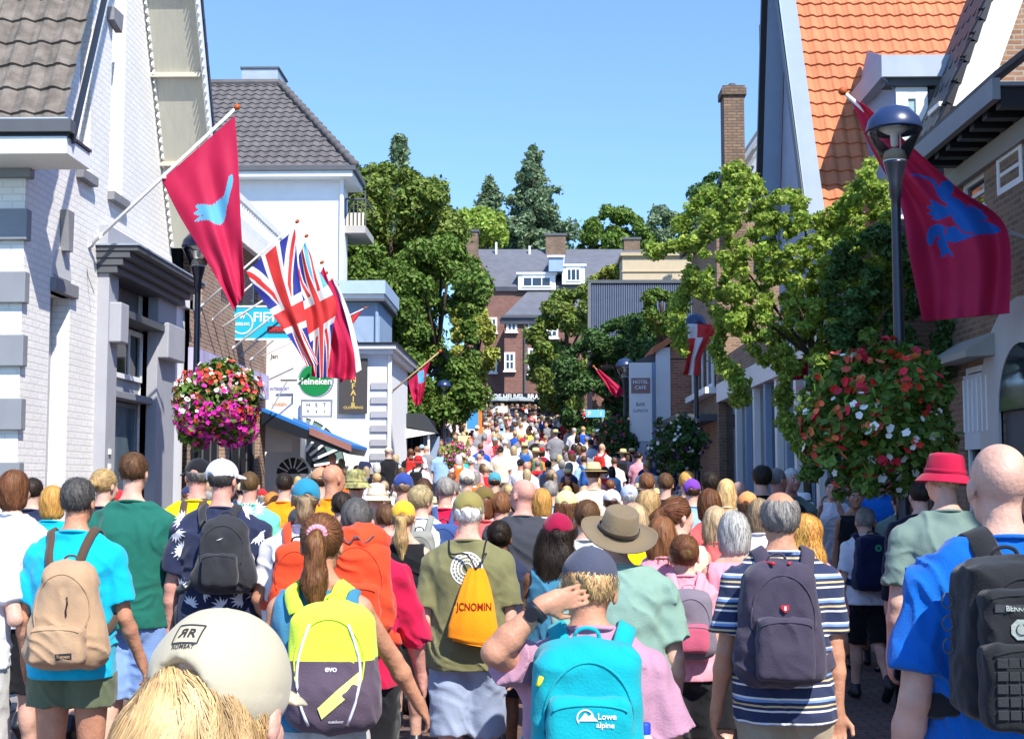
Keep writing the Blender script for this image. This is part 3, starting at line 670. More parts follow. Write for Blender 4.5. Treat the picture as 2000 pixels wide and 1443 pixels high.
def backpack(F_, m, sm=None, H_=.44, W_=.28, D_=.15, zc=None, label='', pockets=(), vx=.009, seed=0, tp=.12, rad=.05, strapw=.055, strapm=None, fold=.011, name='backpack', cat='backpack', handle=True, xc=0, post=None, strap_on=True, px=None, zipm=None):
    link.local = True; k = F_.k; p = F_.body
    r = empty(name, p.location, label, cat); r.rotation_euler = p.rotation_euler
    if px:
        Yp = p.location.y-.115*F_.w*k-.02-D_*.7; q = F/Yp; xc = ((px[0]+px[1])/2-VX)/q-p.location.x; W_ = (px[1]-px[0])/q; H_ = (px[3]-px[2])/q; zc = EYE+(HY-(px[2]+px[3])/2)/q-p.location.z
    zc = zc if zc is not None else F_.z(.70); F_.zc = zc; F_.xc = xc; zipm = zipm or m; yb = F_.B(0, -.115*F_.w*k-.02, zc)[1]; yc = yb-D_/2
    main = [rbox((xc, yc, zc), (W_/2-rad, max(.005, D_/2-rad*.8), H_/2-rad), rad, .02, tp), ell((xc, yc, zc+H_/2-rad*1.2), (W_/2*.78, D_/2*.9, rad*1.4), .04), ell((xc, yc-.01, zc-H_*.22), (W_/2*.98, D_*.62, H_*.26), .05)]
    me = sdf_mesh('body', main, vx, post or folds(fold, seed+5, .9)); bo = put('body', me, r, m); bv = bvh_of(me)
    F_.pack = r; F_.packbody = bo; F_.packbvh = bv
    for (px, pz, pw, ph, pd, pm, nm) in pockets:
        hit = bv.ray_cast(V3(px+xc, yb-1, zc+pz), V3(0, 1, 0)); y0 = hit[0].y if hit[0] else yc-D_/2
        pk = sdf_mesh(nm, [rbox((xc+px, y0-pd*.1, zc+pz), (pw/2-.025, pd*.4, ph/2-.025), .025, .02, 0), ell((xc+px, y0-pd*.15, zc+pz-ph*.15), (pw*.46, pd*.8, ph*.33), .03)], vx, folds(fold*.7, seed+9, 1.2)); put(nm, pk, r, pm)
        pts = [V3(xc+px+pw*.44*math.cos(t), 0, zc+pz+ph*.36+.0*math.sin(t)+ph*.08*math.sin(t)) for t in [math.pi*(1-i/10) for i in range(11)]]; bb = bvh_of(pk); q = []
        for v in pts:
            hh = bb.ray_cast(V3(v.x, yb-1, v.z), V3(0, 1, 0))
            if hh[0]: q.append(hh[0]+V3(0, -.002, 0))
        if len(q) > 2: put('zip', MB().tube(q, .0035, 5).mesh('zip', True), r, zipm)
    # main zip arc
    q = []
    for i in range(25):
        t = math.pi*(-.15+1.3*i/24); v = V3(xc-math.cos(t)*W_*.40, 0, zc+H_*.06+math.sin(t)*H_*.36); hh = bv.ray_cast(V3(v.x, yb-1, v.z), V3(0, 1, 0))
        if hh[0]: q.append(hh[0]+V3(0, -.002, 0))
    if len(q) > 3: put('zip', MB().tube(q, .004, 5).mesh('zip', True), r, zipm)
    top = V3(xc, yb+.0, zc+H_/2-.03); bot = V3(xc, yb, zc-H_/2+.05)
    if strap_on:
        for s in (-1, 1):
            mb = MB(); pts = catmull(strap_path(F_, s, top, bot, W_*.27), 5)
            if getattr(F_, 'shirt', None):
                if not hasattr(F_, 'sbvh'): F_.sbvh = bvh_of(F_.shirt.data)
                for i_ in range(3, len(pts)-3):
                    hh = F_.sbvh.find_nearest(pts[i_])
                    if hh[0] is not None and (hh[0]-pts[i_]).length < .12: pts[i_] = pts[i_].lerp(hh[0]+hh[1]*.010, .92)
                for _ in range(2): pts = [pts[0]]+[(pts[i_-1]+pts[i_]*2+pts[i_+1])/4 for i_ in range(1, len(pts)-1)]+[pts[-1]]
            ribbon(mb, pts, strapw, .012, lambda q: V3(q.x*.35, F_.B(0, 0, q.z)[1], min(q.z-.04, F_.z(.79))))
            put('shoulder_strap', mb.mesh('shoulder_strap', True), r, strapm or m)
    if handle:
        put('handle', MB().tube(catmull([V3(xc-.035, yc+.02, zc+H_/2-.01), V3(xc-.03, yc+.02, zc+H_/2+.03), V3(xc, yc+.02, zc+H_/2+.042), V3(xc+.03, yc+.02, zc+H_/2+.03), V3(xc+.035, yc+.02, zc+H_/2-.01)], 4), .006, 6).mesh('handle', True), r, strapm or M_black)
    link.local = False
    return r
def at_px(cx, s):
    return (cx-VX)/s, F/s
def who(cx, top, s, label, extra=0, **kw):
    """place a person: cx, top in photo pixels, s = photo pixels per metre at their distance"""
    X, Y = at_px(cx, s); g = ground(Y); zt = EYE+(HY-top)/s
    h = zt-g-extra
    return figure(h=h, loc=(X, Y, g), label=label, **kw)
# ================================================================ setting
M_pave = brick('paving_bricks', C(120, 92, 84), C(98, 80, 76), C(70, 62, 58), w=.2, h=.1, bump=.3, streak=.25)
# paving pattern lies on the ground: its own coordinates
_n = M_pave.node_tree.nodes; _l = M_pave.node_tree.links
_cb = [n for n in _n if n.type == 'COMBXYZ'][0]; _sx = [n for n in _n if n.type == 'SEPXYZ'][0]
_l.new(_sx.outputs[0], _cb.inputs[0]); _l.new(_sx.outputs[1], _cb.inputs[1])
def strip(name, x0, x1, dz, m, ys):
    mb = MB(); nx = 2
    for i, y in enumerate(ys): mb.v += [(x0, y, ground(y)+dz), (x1, y, ground(y)+dz)]
    for i in range(len(ys)-1): mb.f.append((2*i, 2*i+1, 2*i+3, 2*i+2)); mb.m.append(0)
    o = mb.obj(name, m); tag(o, kind='structure'); return o
_ys = [-30, 0, 10, 18, 20, 25, 30, 35, 40, 50, 60, 70, 80, 100, 130, 131, 700]
strip('ground', -400, 400, -.02, mat('ground_earth', (.10, .11, .07, 1), rough=.95, var=.3, scale=.3, bump=.5, bscale=2), _ys)
strip('street', -6.4, 6.4, 0, M_pave, _ys[:-3])
strip('pavement', -6.4, -4.2, .006, mat('pavement_slabs', (.22, .21, .20, 1), rough=.9, var=.15, scale=3, bump=.3, bscale=15), _ys[:-3])
strip('pavement', 3.6, 6.4, .006, MATS['pavement_slabs'], _ys[:-3])

M_tile_grey = mat('weathered_concrete_tile', C(112, 104, 96), rough=.95, var=.35, scale=6, bump=.6, bscale=40)
M_tile_dk = mat('dark_clay_tile', C(96, 92, 92), rough=.85, var=.18, scale=2, bump=.3)
M_tile_or = mat('orange_clay_tile', C(192, 118, 82), rough=.8, var=.16, scale=1.6, bump=.35, bscale=25)
M_slate = mat('grey_slate', C(98, 100, 108), rough=.8, var=.12, scale=2, bump=.3, bscale=8)
M_cream = mat('cream_render', C(188, 172, 145), rough=.85, var=.05, bump=.1)
M_brightwhite = mat('white_render', (.80, .80, .80, 1), rough=.8, var=.03, bump=.15, bscale=8)
M_soffit = mat('soffit_boards', C(190, 186, 170), rough=.8, var=.06, stretch=(6, 1, 1), bump=.2)
M_bluepaint = mat('pale_blue_paint', C(140, 160, 185), rough=.6, var=.05)
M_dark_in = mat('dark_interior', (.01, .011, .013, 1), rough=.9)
M_stone = mat('grey_stone', C(128, 128, 132), rough=.85, var=.1, bump=.3)
yx = lambda px, X, py=800: W(px, py, X).y
zx = lambda px, py, X: W(px, py, X).z

# ---------------------------------------------------------------- left: white gabled house
def left_house():
    X = -6.0; h = empty('white_gabled_house', (-8, 18, 0), 'white painted brick house with steep grey tiled gable at the left edge', 'house')
    Y0 = yx(37, X); Y1 = yx(346, X)
    near = lambda y: 6.35+2.1*(y-15.0); far = lambda y: 7.4+2.0*(20.6-y)
    w = MB(); dn = (yx(92, X), yx(131, X), 0, zx(110, 572, X)); sh = (yx(204, X), yx(285, X), 0.5, 5.35)
    w1 = (yx(152, X, 300), yx(175, X, 300), zx(160, 335, X), 9.2); w2 = (yx(214, X, 300), yx(240, X, 300), zx(225, 382, X), 9.6)
    arch = (yx(94, X), yx(133, X), 0, 0)
    sheet(w, 'X', X, Y0, Y1, 0, 13.2, [dn, w1, w2, sh], -.30)
    me = w.mesh('wall'); bm = bmesh.new(); bm.from_mesh(me)
    for (co, no) in (((0, 15.0, 6.25), (0, -2.1, 1)), ((0, 20.6, 7.3), (0, 2.0, 1))):
        bmesh.ops.bisect_plane(bm, geom=bm.verts[:]+bm.edges[:]+bm.faces[:], plane_co=co, plane_no=no, clear_outer=True)
    bmesh.ops.remove_doubles(bm, verts=bm.verts[:], dist=.001); bm.to_mesh(me); bm.free(); wo = link('wall', me, h, M_wbrick)
    MB().prism([(-16, Y0, 0), (-16, Y0, 6.25+2.1*(Y0-15)), (-16, 18.0, 12.4), (-16, 21.2, 6.0), (-16, 21.4, 0)], (9.7, 0, 0)).obj('inner_wall', M_wbrick, h)
    # front wall facing the camera
    f = MB(); f.box(-16, X-.001, Y0-.005, Y0+.2, 0, 6.1); f.obj('front_wall', M_wbrick, h)
    # quoins
    for i in range(10):
        q = MB(); zt = zx(20, 268+i*127.5*.995, X); hh = .365
        q.box(X-1.6, X+.03+(.03 if i else .05), Y0-.09, Y0+.06, zt-hh, zt); o = q.obj('quoin', M_grey if i else M_grey, h, bevel=.01)
    MB().box(X-1.6, X+.10, Y0-.12, Y0+.09, zx(20, 268, X)+.003, zx(20, 268, X)+.05).obj('coping', M_black, h)
    # roof slopes: clay tile over boards
    def slope(co_y, co_z, dy, k, L, name):
        n = MB(); u = Vector((1, 0, 0)); v = Vector((0, dy, k)).normalized(); o = Vector((-13.2, co_y, co_z))
        pantiles(n, o, u, v, int(8.1/.27), int(L/.36), .27, .36, .030, .035); return n
    t = slope(14.62, 5.60+.1, 1, 2.1, 7.2, 'a'); t.obj('roof', M_tile_grey, h, smooth=False)
    t = slope(21.45, 5.75, -1, 2.0, 7.6, 'b'); t.obj('roof', M_tile_grey, h)
    # verge: soffit, bargeboard, scalloped tile ends
    def verge(ya, za, yb, zb, up):
        d = Vector((0, yb-ya, zb-za)); n = Vector((0, -d.z, d.y)).normalized()
        if n.z > 0: n = -n
        a = Vector((X, ya, za)); b = Vector((X, yb, zb))
        s = MB(); s.prism([a, b, b+n*.05, a+n*.05], (.80, 0, 0)); s.obj('soffit', M_soffit, h)
        br = MB(); br.prism([a+Vector((.80, 0, 0))+n*.12, b+Vector((.80, 0, 0))+n*.12, b+Vector((.80, 0, 0))-n*.10, a+Vector((.80, 0, 0))-n*.10], (.035, 0, 0)); br.obj('bargeboard', M_white, h)
        sc = MB(); L = d.length; k = int(L/.13)
        for i in range(k):
            p = a+d*(i/k); q = a+d*((i+.8)/k)
            sc.prism([p+n*.05+Vector((.03, 0, 0)), q+n*.05+Vector((.03, 0, 0)), (p+q)/2+n*.13+Vector((.03, 0, 0))], (.03, 0, 0))
            sc.prism([p+n*.10+Vector((.838, 0, 0)), q+n*.10+Vector((.838, 0, 0)), (p+q)/2+n*.20+Vector((.838, 0, 0))], (.02, 0, 0))
        sc.obj('scalloped_trim', M_white, h)
        for i in range(1, int(L/1.4)):
            p = a+d*(i*1.4/L); MB().bar(p+n*.09, p+n*.09+Vector((.79, 0, 0)), .07).obj('batten', M_soffit, h)
        e = MB()
        for i in range(int(L/.36)):
            p = a+d*(i*.36/L)+Vector((.80, 0, 0))-n*.02; q = a+d*((i*.36+.37)/L)+Vector((.80, 0, 0))-n*.10
            e.prism([p-n*.08, q-n*.02, q-n*.10, p-n*.17], (.06, 0, 0))
        e.obj('verge_tile', M_black, h)
    verge(20.9+.55, 5.75-.1, 18.02, 12.5, 1)
    MB().prism([(X+.75, 14.65, 5.62), (X+.75, 18.0, 12.6), (X+.75, 18.0, 12.72), (X+.75, 14.60, 5.74)], (.04, 0, 0)).obj('bargeboard', M_black, h)
    # eave gutter box
    zt = zx(60, 160, -5.2); MB().box(-14, -5.26, 14.52, 15.3, zt-.44, zt-.24).obj('gutter_box', M_white, h, bevel=.01)
    MB().box(-14, -5.2, 14.46, 14.62, zt-.20, zt-.06).obj('gutter', M_dkgrey, h); MB().box(-14, -5.24, 14.54, 15.3, zt-.237, zt-.205).obj('gutter_shadow_strip', M_black, h)  # thin black strip stands in for the shadow line under the gutter
    MB().tube([(-5.24, 14.5, zt-.05), (-14, 14.5, zt-.05)], .02).obj('gutter_rim', M_zinc, h)
    # narrow windows
    for (a0, a1, z0, z1) in (w1, w2):
        window(h, 'X', X-.22, a0+.01, a1-.01, z0, z1-.3, 1, 1, 3, .05, fm=M_white)
        MB().box(X-.28, X+.10, a0-.05, a1+.10, z0-.13, z0-.004).obj('sill', M_stone, h, bevel=.008)
    for py in (32,):
        q = (yx(208, X, 60), yx(227, X, 60)); MB().prism([(X+.004, q[0], zx(208, 12, X)), (X+.004, q[1], zx(227, 30, X)), (X+.004, q[1]-.05, zx(220, 60, X)), (X+.004, q[0], zx(210, 40, X))], (.10, 0, 0)).obj('keystone', M_stone, h)
    # blind door with lintel, round niche and keystone above
    a0, a1, z0, z1 = dn
    MB().box(X-.29, X-.22, a0+.02, a1-.02, 0, z1-.01).obj('blind_door', M_midgrey, h)
    MB().box(X-.12, X+.07, a0-.02, a1+.12, z1, z1+.17).obj('lintel', M_stone, h, bevel=.008)
    ca = (a0+a1)/2; cz = zx(112, 540, X); pts = [(X+.012, ca+.33*math.cos(t), cz+.38*max(0, math.sin(t))) for t in [math.pi*i/14 for i in range(15)]]
    MB().prism([(X+.002, y, z) for _, y, z in pts], (.012, 0, 0)).obj('arch_niche', mat('niche_paint', (.50, .50, .50, 1), rough=.8), h)
    MB().prism([(X+.003, ca-.06, cz+.34), (X+.003, ca+.08, cz+.34), (X+.003, ca+.10, cz+.85), (X+.003, ca-.12, cz+.85)], (.11, 0, 0)).obj('keystone', M_stone, h)
    # shop surround
    XS = X+.16; s0 = yx(184, X); s1 = yx(322, X)
    zc = zx(215, 470, X+.35)
    MB().box(X-.1, XS, s0, sh[0], 0, zc-.2).obj('pilaster', M_midgrey, h, bevel=.01); MB().box(X-.1, XS, sh[1], s1, 0, zc-.2).obj('pilaster', M_midgrey, h, bevel=.01)
    MB().box(X-.1, X+.13, s0, s1, sh[3]-.02, zc-.25).obj('fascia', M_midgrey, h)
    e = MB()
    for i, (o, z0, z1) in enumerate(((.28, -.34, -.24), (.36, -.24, -.14), (.46, -.14, -.05), (.58, -.05, .02))): e.box(X-.1, X+o, s0-.05-.02*i, s1+.05+.02*i, zc+z0, zc+z1)
    e.obj('cornice', M_dkgrey, h, bevel=.006); MB().box(X-.1, X+.60, s0-.14, s1+.14, zc+.022, zc+.045).obj('cornice_flashing', M_zinc, h)
    zf = zx(205, 600, XS)
    [MB().box(X-.1, X+.32, q0, q1, zf-.45, zf+.10).obj('console_block', M_midgrey, h, bevel=.02) for q0, q1 in ((s0+.05, sh[0]-.02), (sh[1]+.02, s1-.05))]
    MB().box(X-.1, X+.26, sh[0]-.02, sh[1]+.02, zf-.05, zf+.05).obj('canopy_ledge', M_dkgrey, h)
    # upper four-light window, ledge, shop window
    zu0 = zx(240, 740, X-.1); zu1 = zx(240, 640, X-.1)
    MB().box(X-.25, X-.15, sh[0]+.01, sh[1]-.01, zu1, sh[3]-.01).obj('transom', M_grey, h)
    wf = window(h, 'X', X-.06, sh[0]+.03, sh[1]-.03, zu0, zu1, 1, 3, 1, .07)
    zl = zx(240, 770, X-.1); MB().box(X-.25, X+.10, sh[0]-.02, sh[1]+.02, zl-.10, zl).obj('ledge', M_grey, h, bevel=.01)
    MB().box(X-.25, X-.12, sh[0]+.01, sh[1]-.01, zl+.003, zu0-.003).obj('transom', M_midgrey, h)
    window(h, 'X', X-.12, sh[0]+.03, sh[1]-.03, .55, zl-.12, 1, 1, 1, .06, name='shop_window', fm=M_grey, gm=mat('shop_glass', (.10, .14, .16, 1), rough=.12, spec=.7, var=.4, scale=1.2))
    for z_ in (2.2, 2.0): MB().box(XS, XS+.03, s0+.14, s0+.2, z_, z_+.07).obj('intercom', M_white, h)
    # white end pilaster with downpipe
    MB().box(X-.1, X+.10, s1+.01, Y1, 0, 4.7).obj('end_pier', M_brightwhite, h, bevel=.01); MB().box(X-.1, X+.2, s1+.0, Y1+.1, 4.703, 4.85).obj('pier_cap', M_white, h)
    MB().box(X-.02, X+.25, Y1-.25, Y1-.02, 5.0, 5.25).obj('rainwater_head', M_white, h)
    h2 = MB(); h2.tube([(X+.1, Y1-.12, 5.0), (X+.1, Y1-.12, 4.86)], .04); h2.obj('downpipe', M_white, h)
left_house()

# ---------------------------------------------------------------- left: brick shop house with white balustrade
def brick_shop():
    X = -5.8; h = empty('brick_shop_house', (-8, 25, ground(25)), 'tan brick shop house with white scalloped balustrade between the white gable and the banner', 'house')
    Y0 = 21.95; Y1 = yx(517, X); w = MB(); zf0 = 3.55; zf1 = 4.05
    win = [(22.15, 22.75, 4.7, 6.2), (25.2, 25.9, 4.9, 6.2), (26.7, 27.3, 4.9, 6.2)]
    doors = [(22.3, 24.6, .3, 3.4), (25.0, 27.7, .3, 3.3)]
    sheet(w, 'X', X, Y0, Y1, 0, 6.9, win+doors, -.18); w.obj('wall', M_tbrick, h)
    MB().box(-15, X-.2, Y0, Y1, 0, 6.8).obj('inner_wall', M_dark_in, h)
    MB().box(-15, X-.0, Y1+.002, Y1+.1, 0, 6.9).obj('end_wall', M_tbrick, h)
    for a in win: window(h, 'X', X-.08, a[0]+.01, a[1]-.01, a[2], a[3], 1, 1, 2, .06)
    for a in doors: window(h, 'X', X-.1, a[0]+.01, a[1]-.01, a[2], a[3], 1, 4, 1, .05, name='shopfront', fm=M_dkgrey, gm=M_dark_in)
    MB().box(X, X+.12, 21.9, 28.0, zf0, zf1).obj('shop_fascia', mat('lilac_sign_board', C(176, 170, 205), rough=.4, var=.25, scale=1.2, stretch=(1, 3, .3)), h)
    # parapet: gutter board with scallops and rail
    zp = 6.42; MB().box(X-.1, X+.5, 23.2, 27.8, zp, zp+.12).obj('cornice', M_white, h); MB().box(X+.32, X+.42, 23.2, 27.8, zp+.5, zp+.62).obj('rail', M_white, h)
    b = MB()
    for i in range(23): b.box(X+.34, X+.40, 23.25+i*.2, 23.34+i*.2, zp+.123, zp+.5)
    b.obj('balustrade', M_white, h)
    sc = MB()
    for i in range(28): y = 23.25+i*.16; sc.prism([(X+.46, y, zp-.003), (X+.46, y+.15, zp-.003), (X+.46, y+.075, zp-.28)], (.04, 0, 0))
    sc.obj('scalloped_trim', M_white, h)
brick_shop()

# ---------------------------------------------------------------- left: tall white house with dark hip roof
def tall_house():
    Y = 38.0; h = empty('tall_white_house', (-10, 42, ground(42)), 'tall white house with grey pantiled hip roof and a balcony at its right corner', 'house')
    z0 = ground(38); ze = P(600, 352, Y).z; xr = P(664, 400, Y).x; xl = -16
    MB().box(xl, xr, Y, Y+1.6, z0, ze).obj('wall', M_brightwhite, h); MB().box(xl, -8.6, Y+1.601, Y+9, z0, ze).obj('wall', M_brightwhite, h)
    MB().box(xl, xr+.42, Y-.5, Y+1.7, ze, ze+.16).obj('eaves_board', M_white, h); MB().box(xl, xr+.52, Y-.58, Y-.40, ze+.162, ze+.30).obj('gutter', M_dkgrey, h)
    MB().box(xr+.42, xr+.52, Y-.395, Y+1.7, ze+.162, ze+.30).obj('gutter', M_dkgrey, h)
    yr = 42.4; zr = P(470, 166, yr).z; xk = P(546, 166, yr).x
    A = Vector((xr+.5, Y-.5, ze+.25)); K = Vector((xk, yr, zr))
    v = (Vector((0, yr-(Y-.5), zr-ze-.25))).normalized(); L = math.hypot(yr-Y+.5, zr-ze-.25)
    t = MB(); 
    def cl(p):
        f = (p.z-A.z)/(zr-A.z); return p.x < A.x+(K.x-A.x)*f+.02
    pantiles(t, (xl, Y-.5, ze+.25), (1, 0, 0), v, int((A.x-xl)/.30)+1, int(L/.36)+1, .30, .36, .03, .04, clip=cl); t.obj('roof', M_tile_dk, h)
    MB().add([A, (A.x, Y+1.75, A.z), (K.x, yr+.5, K.z), K], [(0, 1, 2, 3)]).obj('roof', M_tile_dk, h); MB().prism([(A.x, Y+1.75, A.z), (K.x, yr+.5, K.z), (xl, yr+.5, K.z), (xl, Y+9, A.z), (-8.3, Y+9, A.z)], (0, 0, .05)).obj('roof', M_tile_dk, h)
    r = MB()
    n = int((K-A).length/.38)
    for i in range(n):
        p = A+(K-A)*(i/n); q = A+(K-A)*((i+1.05)/n); r.tube([p+Vector((0, 0, .09)), q+Vector((0, 0, .06))], [.13, .10], 8)
    r.obj('ridge_tiles', M_tile_dk, h, smooth=True)
    MB().tube([(xl, yr, zr+.06), (xk, yr, zr+.06)], .13, 8).obj('ridge_tiles', M_tile_dk, h)
    q0 = P(476, 166, yr+.4); q1 = P(546, 140, yr+.4); MB().box(q0.x, q1.x, yr+.1, yr+1.6, q0.z-.5, q1.z).obj('chimney', M_zinc, h); MB().box(q0.x-.05, q1.x+.05, yr+.05, yr+1.65, q1.z+.002, q1.z+.06).obj('chimney_cap', M_dkgrey, h)
    a = P(400, 182, 41.6); MB().box(a.x-.35, a.x+.05, 41, 41.6, a.z-.5, a.z+.05).obj('roof_vent', M_zinc, h)
    # balcony
    b0 = P(657, 455, 39); b1 = P(714, 430, 39)
    bo = MB().box(b0.x-.2, b1.x, 39, 41, b0.z, b0.z+.22).obj('balcony', mat('balcony_slab', C(170, 165, 158), rough=.8, var=.1), h)
    rl = MB(); zt = P(700, 372, 39).z
    for i in range(9): x = b0.x-.1+(b1.x-b0.x+.08)*i/8; rl.box(x, x+.03, 39.02, 39.05, b0.z+.22, b0.z+1.0)
    rl.box(b0.x-.2, b1.x, 39.0, 39.06, b0.z+1.003, b0.z+1.05); rl.box(b1.x-.04, b1.x, 39.02, 39.06, b0.z+1.05, zt); rl.box(b1.x-.05, b1.x, 39.07, 41, b0.z+1.0, b0.z+1.05)
    rl.obj('railing', M_dkgrey, bo)
    MB().box(b0.x-.1, b1.x-.06, 39.07, 39.1, b0.z+.23, b0.z+.62).obj('balcony_screen', mat('cream_panel', C(225, 215, 190), rough=.8), bo)
    MB().tube([(xr+.06, Y-.08, z0+3), (xr+.06, Y-.08, ze)], .06, 8).obj('downpipe', M_white, h)
tall_house()

# ---------------------------------------------------------------- left: white corner shop with quoins, grey dormer block behind
def corner_shop():
    Y = 31.0; h = empty('white_corner_shop', (-5, 33, ground(32)), 'white corner building with grey striped quoins and arched window behind the flags', 'house')
    z0 = 0; zt = P(700, 692, Y).z; xr = P(758, 800, Y).x; xl = P(575, 800, Y).x; xq = P(724, 800, Y).x
    zlo = ground(31); cx = P(562, 880, Y-.0).x
    w = MB(); w.box(xl+.3, xr-.04, Y, Y+5, z0, zt); w.obj('wall', M_brightwhite, h)
    MB().box(-9, xl+.295, 30.2, 35, 0, P(560, 655, 30.2).z).obj('side_wing', M_brightwhite, h)
    n = 13
    for i in range(n):
        za = P(740, 748+i*27.6+ 12, Y-.06).z; MB().box(xq, xr, Y-.05, Y+.6, za, za+.155).obj('quoin', M_midgrey, h)
    e = MB(); e.box(xl+.3, xr+.12, Y-.22, Y+5.1, zt, zt+.10); e.box(xl+.3, xr+.2, Y-.32, Y+5.2, zt+.103, zt+.2); e.obj('cornice', M_white, h); MB().box(xl+.3, xr+.24, Y-.36, Y+5.2, zt+.203, zt+.25).obj('flashing', M_black, h)
    MB().tube([(xr+.03, Y-.02, z0+1), (xr+.03, Y-.02, zt)], .05, 8).obj('downpipe', M_white, h)
    # arched window in the wing and green glazed fan arches
    cy = 30.18; c = P(572, 925, cy); R_ = (P(612, 900, cy).x-P(540, 900, cy).x)/2
    def arch(name, r0, r1, m, par, th=.05, cx=c.x, cz=c.z, y=cy, a0=0, a1=math.pi):
        mb = MB(); N = 20
        for i in range(N):
            t0 = a0+(a1-a0)*i/N; t1 = a0+(a1-a0)*(i+1)/N
            mb.prism([(cx+r0*math.cos(t0), y, cz+r0*math.sin(t0)), (cx+r1*math.cos(t0), y, cz+r1*math.sin(t0)), (cx+r1*math.cos(t1), y, cz+r1*math.sin(t1)), (cx+r0*math.cos(t1), y, cz+r0*math.sin(t1))], (0, -th, 0))
        return mb.obj(name, m, par)
    fr = arch('window', R_*.88, R_, M_white, h); arch('pane', 0, R_*.87, M_glass, fr, .02)
    mb = MB()
    for i in range(1, 7):
        t = math.pi*i/7; mb.bar((c.x+R_*.3*math.cos(t), cy-.03, c.z+R_*.3*math.sin(t)), (c.x+R_*.88*math.cos(t), cy-.03, c.z+R_*.88*math.sin(t)), .03)
    mb.obj('glazing_bars', M_white, fr)
    g = P(590, 900, cy-.1); gx = P(575, 905, Y-.02)
    gr = mat('green_grey_paint', C(105, 130, 125), rough=.6); cxx = P(572, 915, Y-.1)
    bd = arch('arch_window', .88, 1.22, gr, h, .06, cxx.x, cxx.z, Y-.02, 0.05, 1.75)
    mb = MB()
    for i in range(7):
        t = .15+i*.26; mb.bar((cxx.x+.5*math.cos(t), Y-.09, cxx.z+.5*math.sin(t)), (cxx.x+1.22*math.cos(t), Y-.09, cxx.z+1.22*math.sin(t)), .06)
    mb.obj('glazing_bars', M_white, bd); arch('frame', 1.22, 1.30, M_white, bd, .09, cxx.x, cxx.z, Y-.02, .05, 1.75); arch('pane', .2, .87, M_glass, bd, .03, cxx.x, cxx.z, Y-.02, .05, 1.75)
    # grey plaque
    a = P(582, 845, Y-.02); b = P(640, 780, Y-.02)
    # dormer block of the house behind
    h2 = empty('grey_dormer_house', (-5, 37, ground(36)), 'pale blue grey dormer block rising behind the white corner building', 'house')
    Yd = 35.2; a = P(668, 690, Yd); b = P(742, 578, Yd); MB().box(a.x-.3, b.x, Yd, Yd+3, 0, b.z).obj('wall', M_bluepaint, h2)
    a = P(655, 574, Yd-.3); b = P(753, 548, Yd-.3); MB().box(a.x, b.x, Yd-.35, Yd+3.2, a.z-.0, b.z).obj('roof', mat('pale_zinc', C(160, 180, 205), rough=.5, var=.05), h2)
    MB().box(a.x+.1, b.x-.05, Yd-.25, Yd+3, a.z-.12, a.z-.003).obj('fascia', M_white, h2); MB().box(a.x+.05, b.x-.02, Yd-.3, Yd+3, a.z-.19, a.z-.123).obj('gutter', M_dkgrey, h2)
    MB().tube([(P(736, 650, Yd).x, Yd-.05, 3), (P(736, 650, Yd).x, Yd-.05, a.z-.2)], .05, 8).obj('downpipe', M_bluepaint, h2)
    p0 = P(662, 610, Yd-.4); p1 = P(730, 690, Yd-.4); t = MB(); t.prism([p0, P(735, 700, Yd-.4), P(640, 700, Yd-.4), P(640, 610, Yd-.4)], (0, .3, 0)); t.obj('lean_to_roof', M_tile_grey, h2)
    MB().bar(P(664, 608, Yd-.45), P(728, 700, Yd-.45), .12, .1, up=(0, 1, 0)).obj('bargeboard', M_bluepaint, h2)
corner_shop()

# ---------------------------------------------------------------- left far: dark shop with awning under the trees
def dark_shop():
    Y = 37.0; h = empty('dark_front_shop', (-3.5, 39, ground(38)), 'low dark fronted shop under the trees past the white corner building', 'shop')
    g = ground(37); a = P(757, 930, Y); b = P(862, 850, Y)
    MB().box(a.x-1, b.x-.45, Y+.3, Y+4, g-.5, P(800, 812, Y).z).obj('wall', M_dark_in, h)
    q = P(826, 900, Y); r = P(858, 852, Y); MB().box(q.x, r.x, Y+.02, Y+.25, g, r.z).obj('wall_panel', M_bluepaint, h)
    MB().box(P(842, 900, Y).x, P(846, 900, Y).x, Y-1.2, Y-1.12, g, r.z).obj('post', M_white, h)
    # awning: dark top slab sloping, pale underside
    a = P(797, 812, Y); b = P(858, 812, Y-0.0); aw = MB(); aw.prism([(a.x, Y, a.z), (b.x-.35, Y, a.z), (b.x, Y, P(858, 848, Y).z), (a.x, Y, P(800, 836, Y).z)], (0, -1.3, 0)); aw.obj('awning', mat('dark_awning', (.035, .04, .045, 1), rough=.7), h)
    d = P(799, 838, Y); e = P(858, 852, Y); MB().prism([(d.x, Y-1.32, d.z-.02), (e.x, Y-1.32, e.z+.04), (d.x, Y-1.32, d.z-.30)], (0, .05, 0)).obj('awning_flap', M_white, h)
    window(h, 'Y', Y+.28, P(762, 900, Y).x, P(822, 900, Y).x, g+.3, g+2.3, -1, 3, 1, .05, name='shop_window', fm=M_dkgrey)
    k = empty('shop_sign_box', tuple(P(777, 828, Y-.35)), 'black square sign box with white round letter under the trees', 'shop sign')
    a = P(758, 848, Y-.4); b = P(797, 808, Y-.4); MB().box(a.x, b.x, Y-.4, Y-.25, a.z, b.z).obj('box', M_black, k)
    lettering('G', .42, P(777, 824, Y-.41), (-1, 0, 0), (0, 0, 1), M_white, k, sx=-1); lettering('GORISWEAR', .075, P(777, 842, Y-.41), (1, 0, 0), (0, 0, 1), M_white, k)
dark_shop()

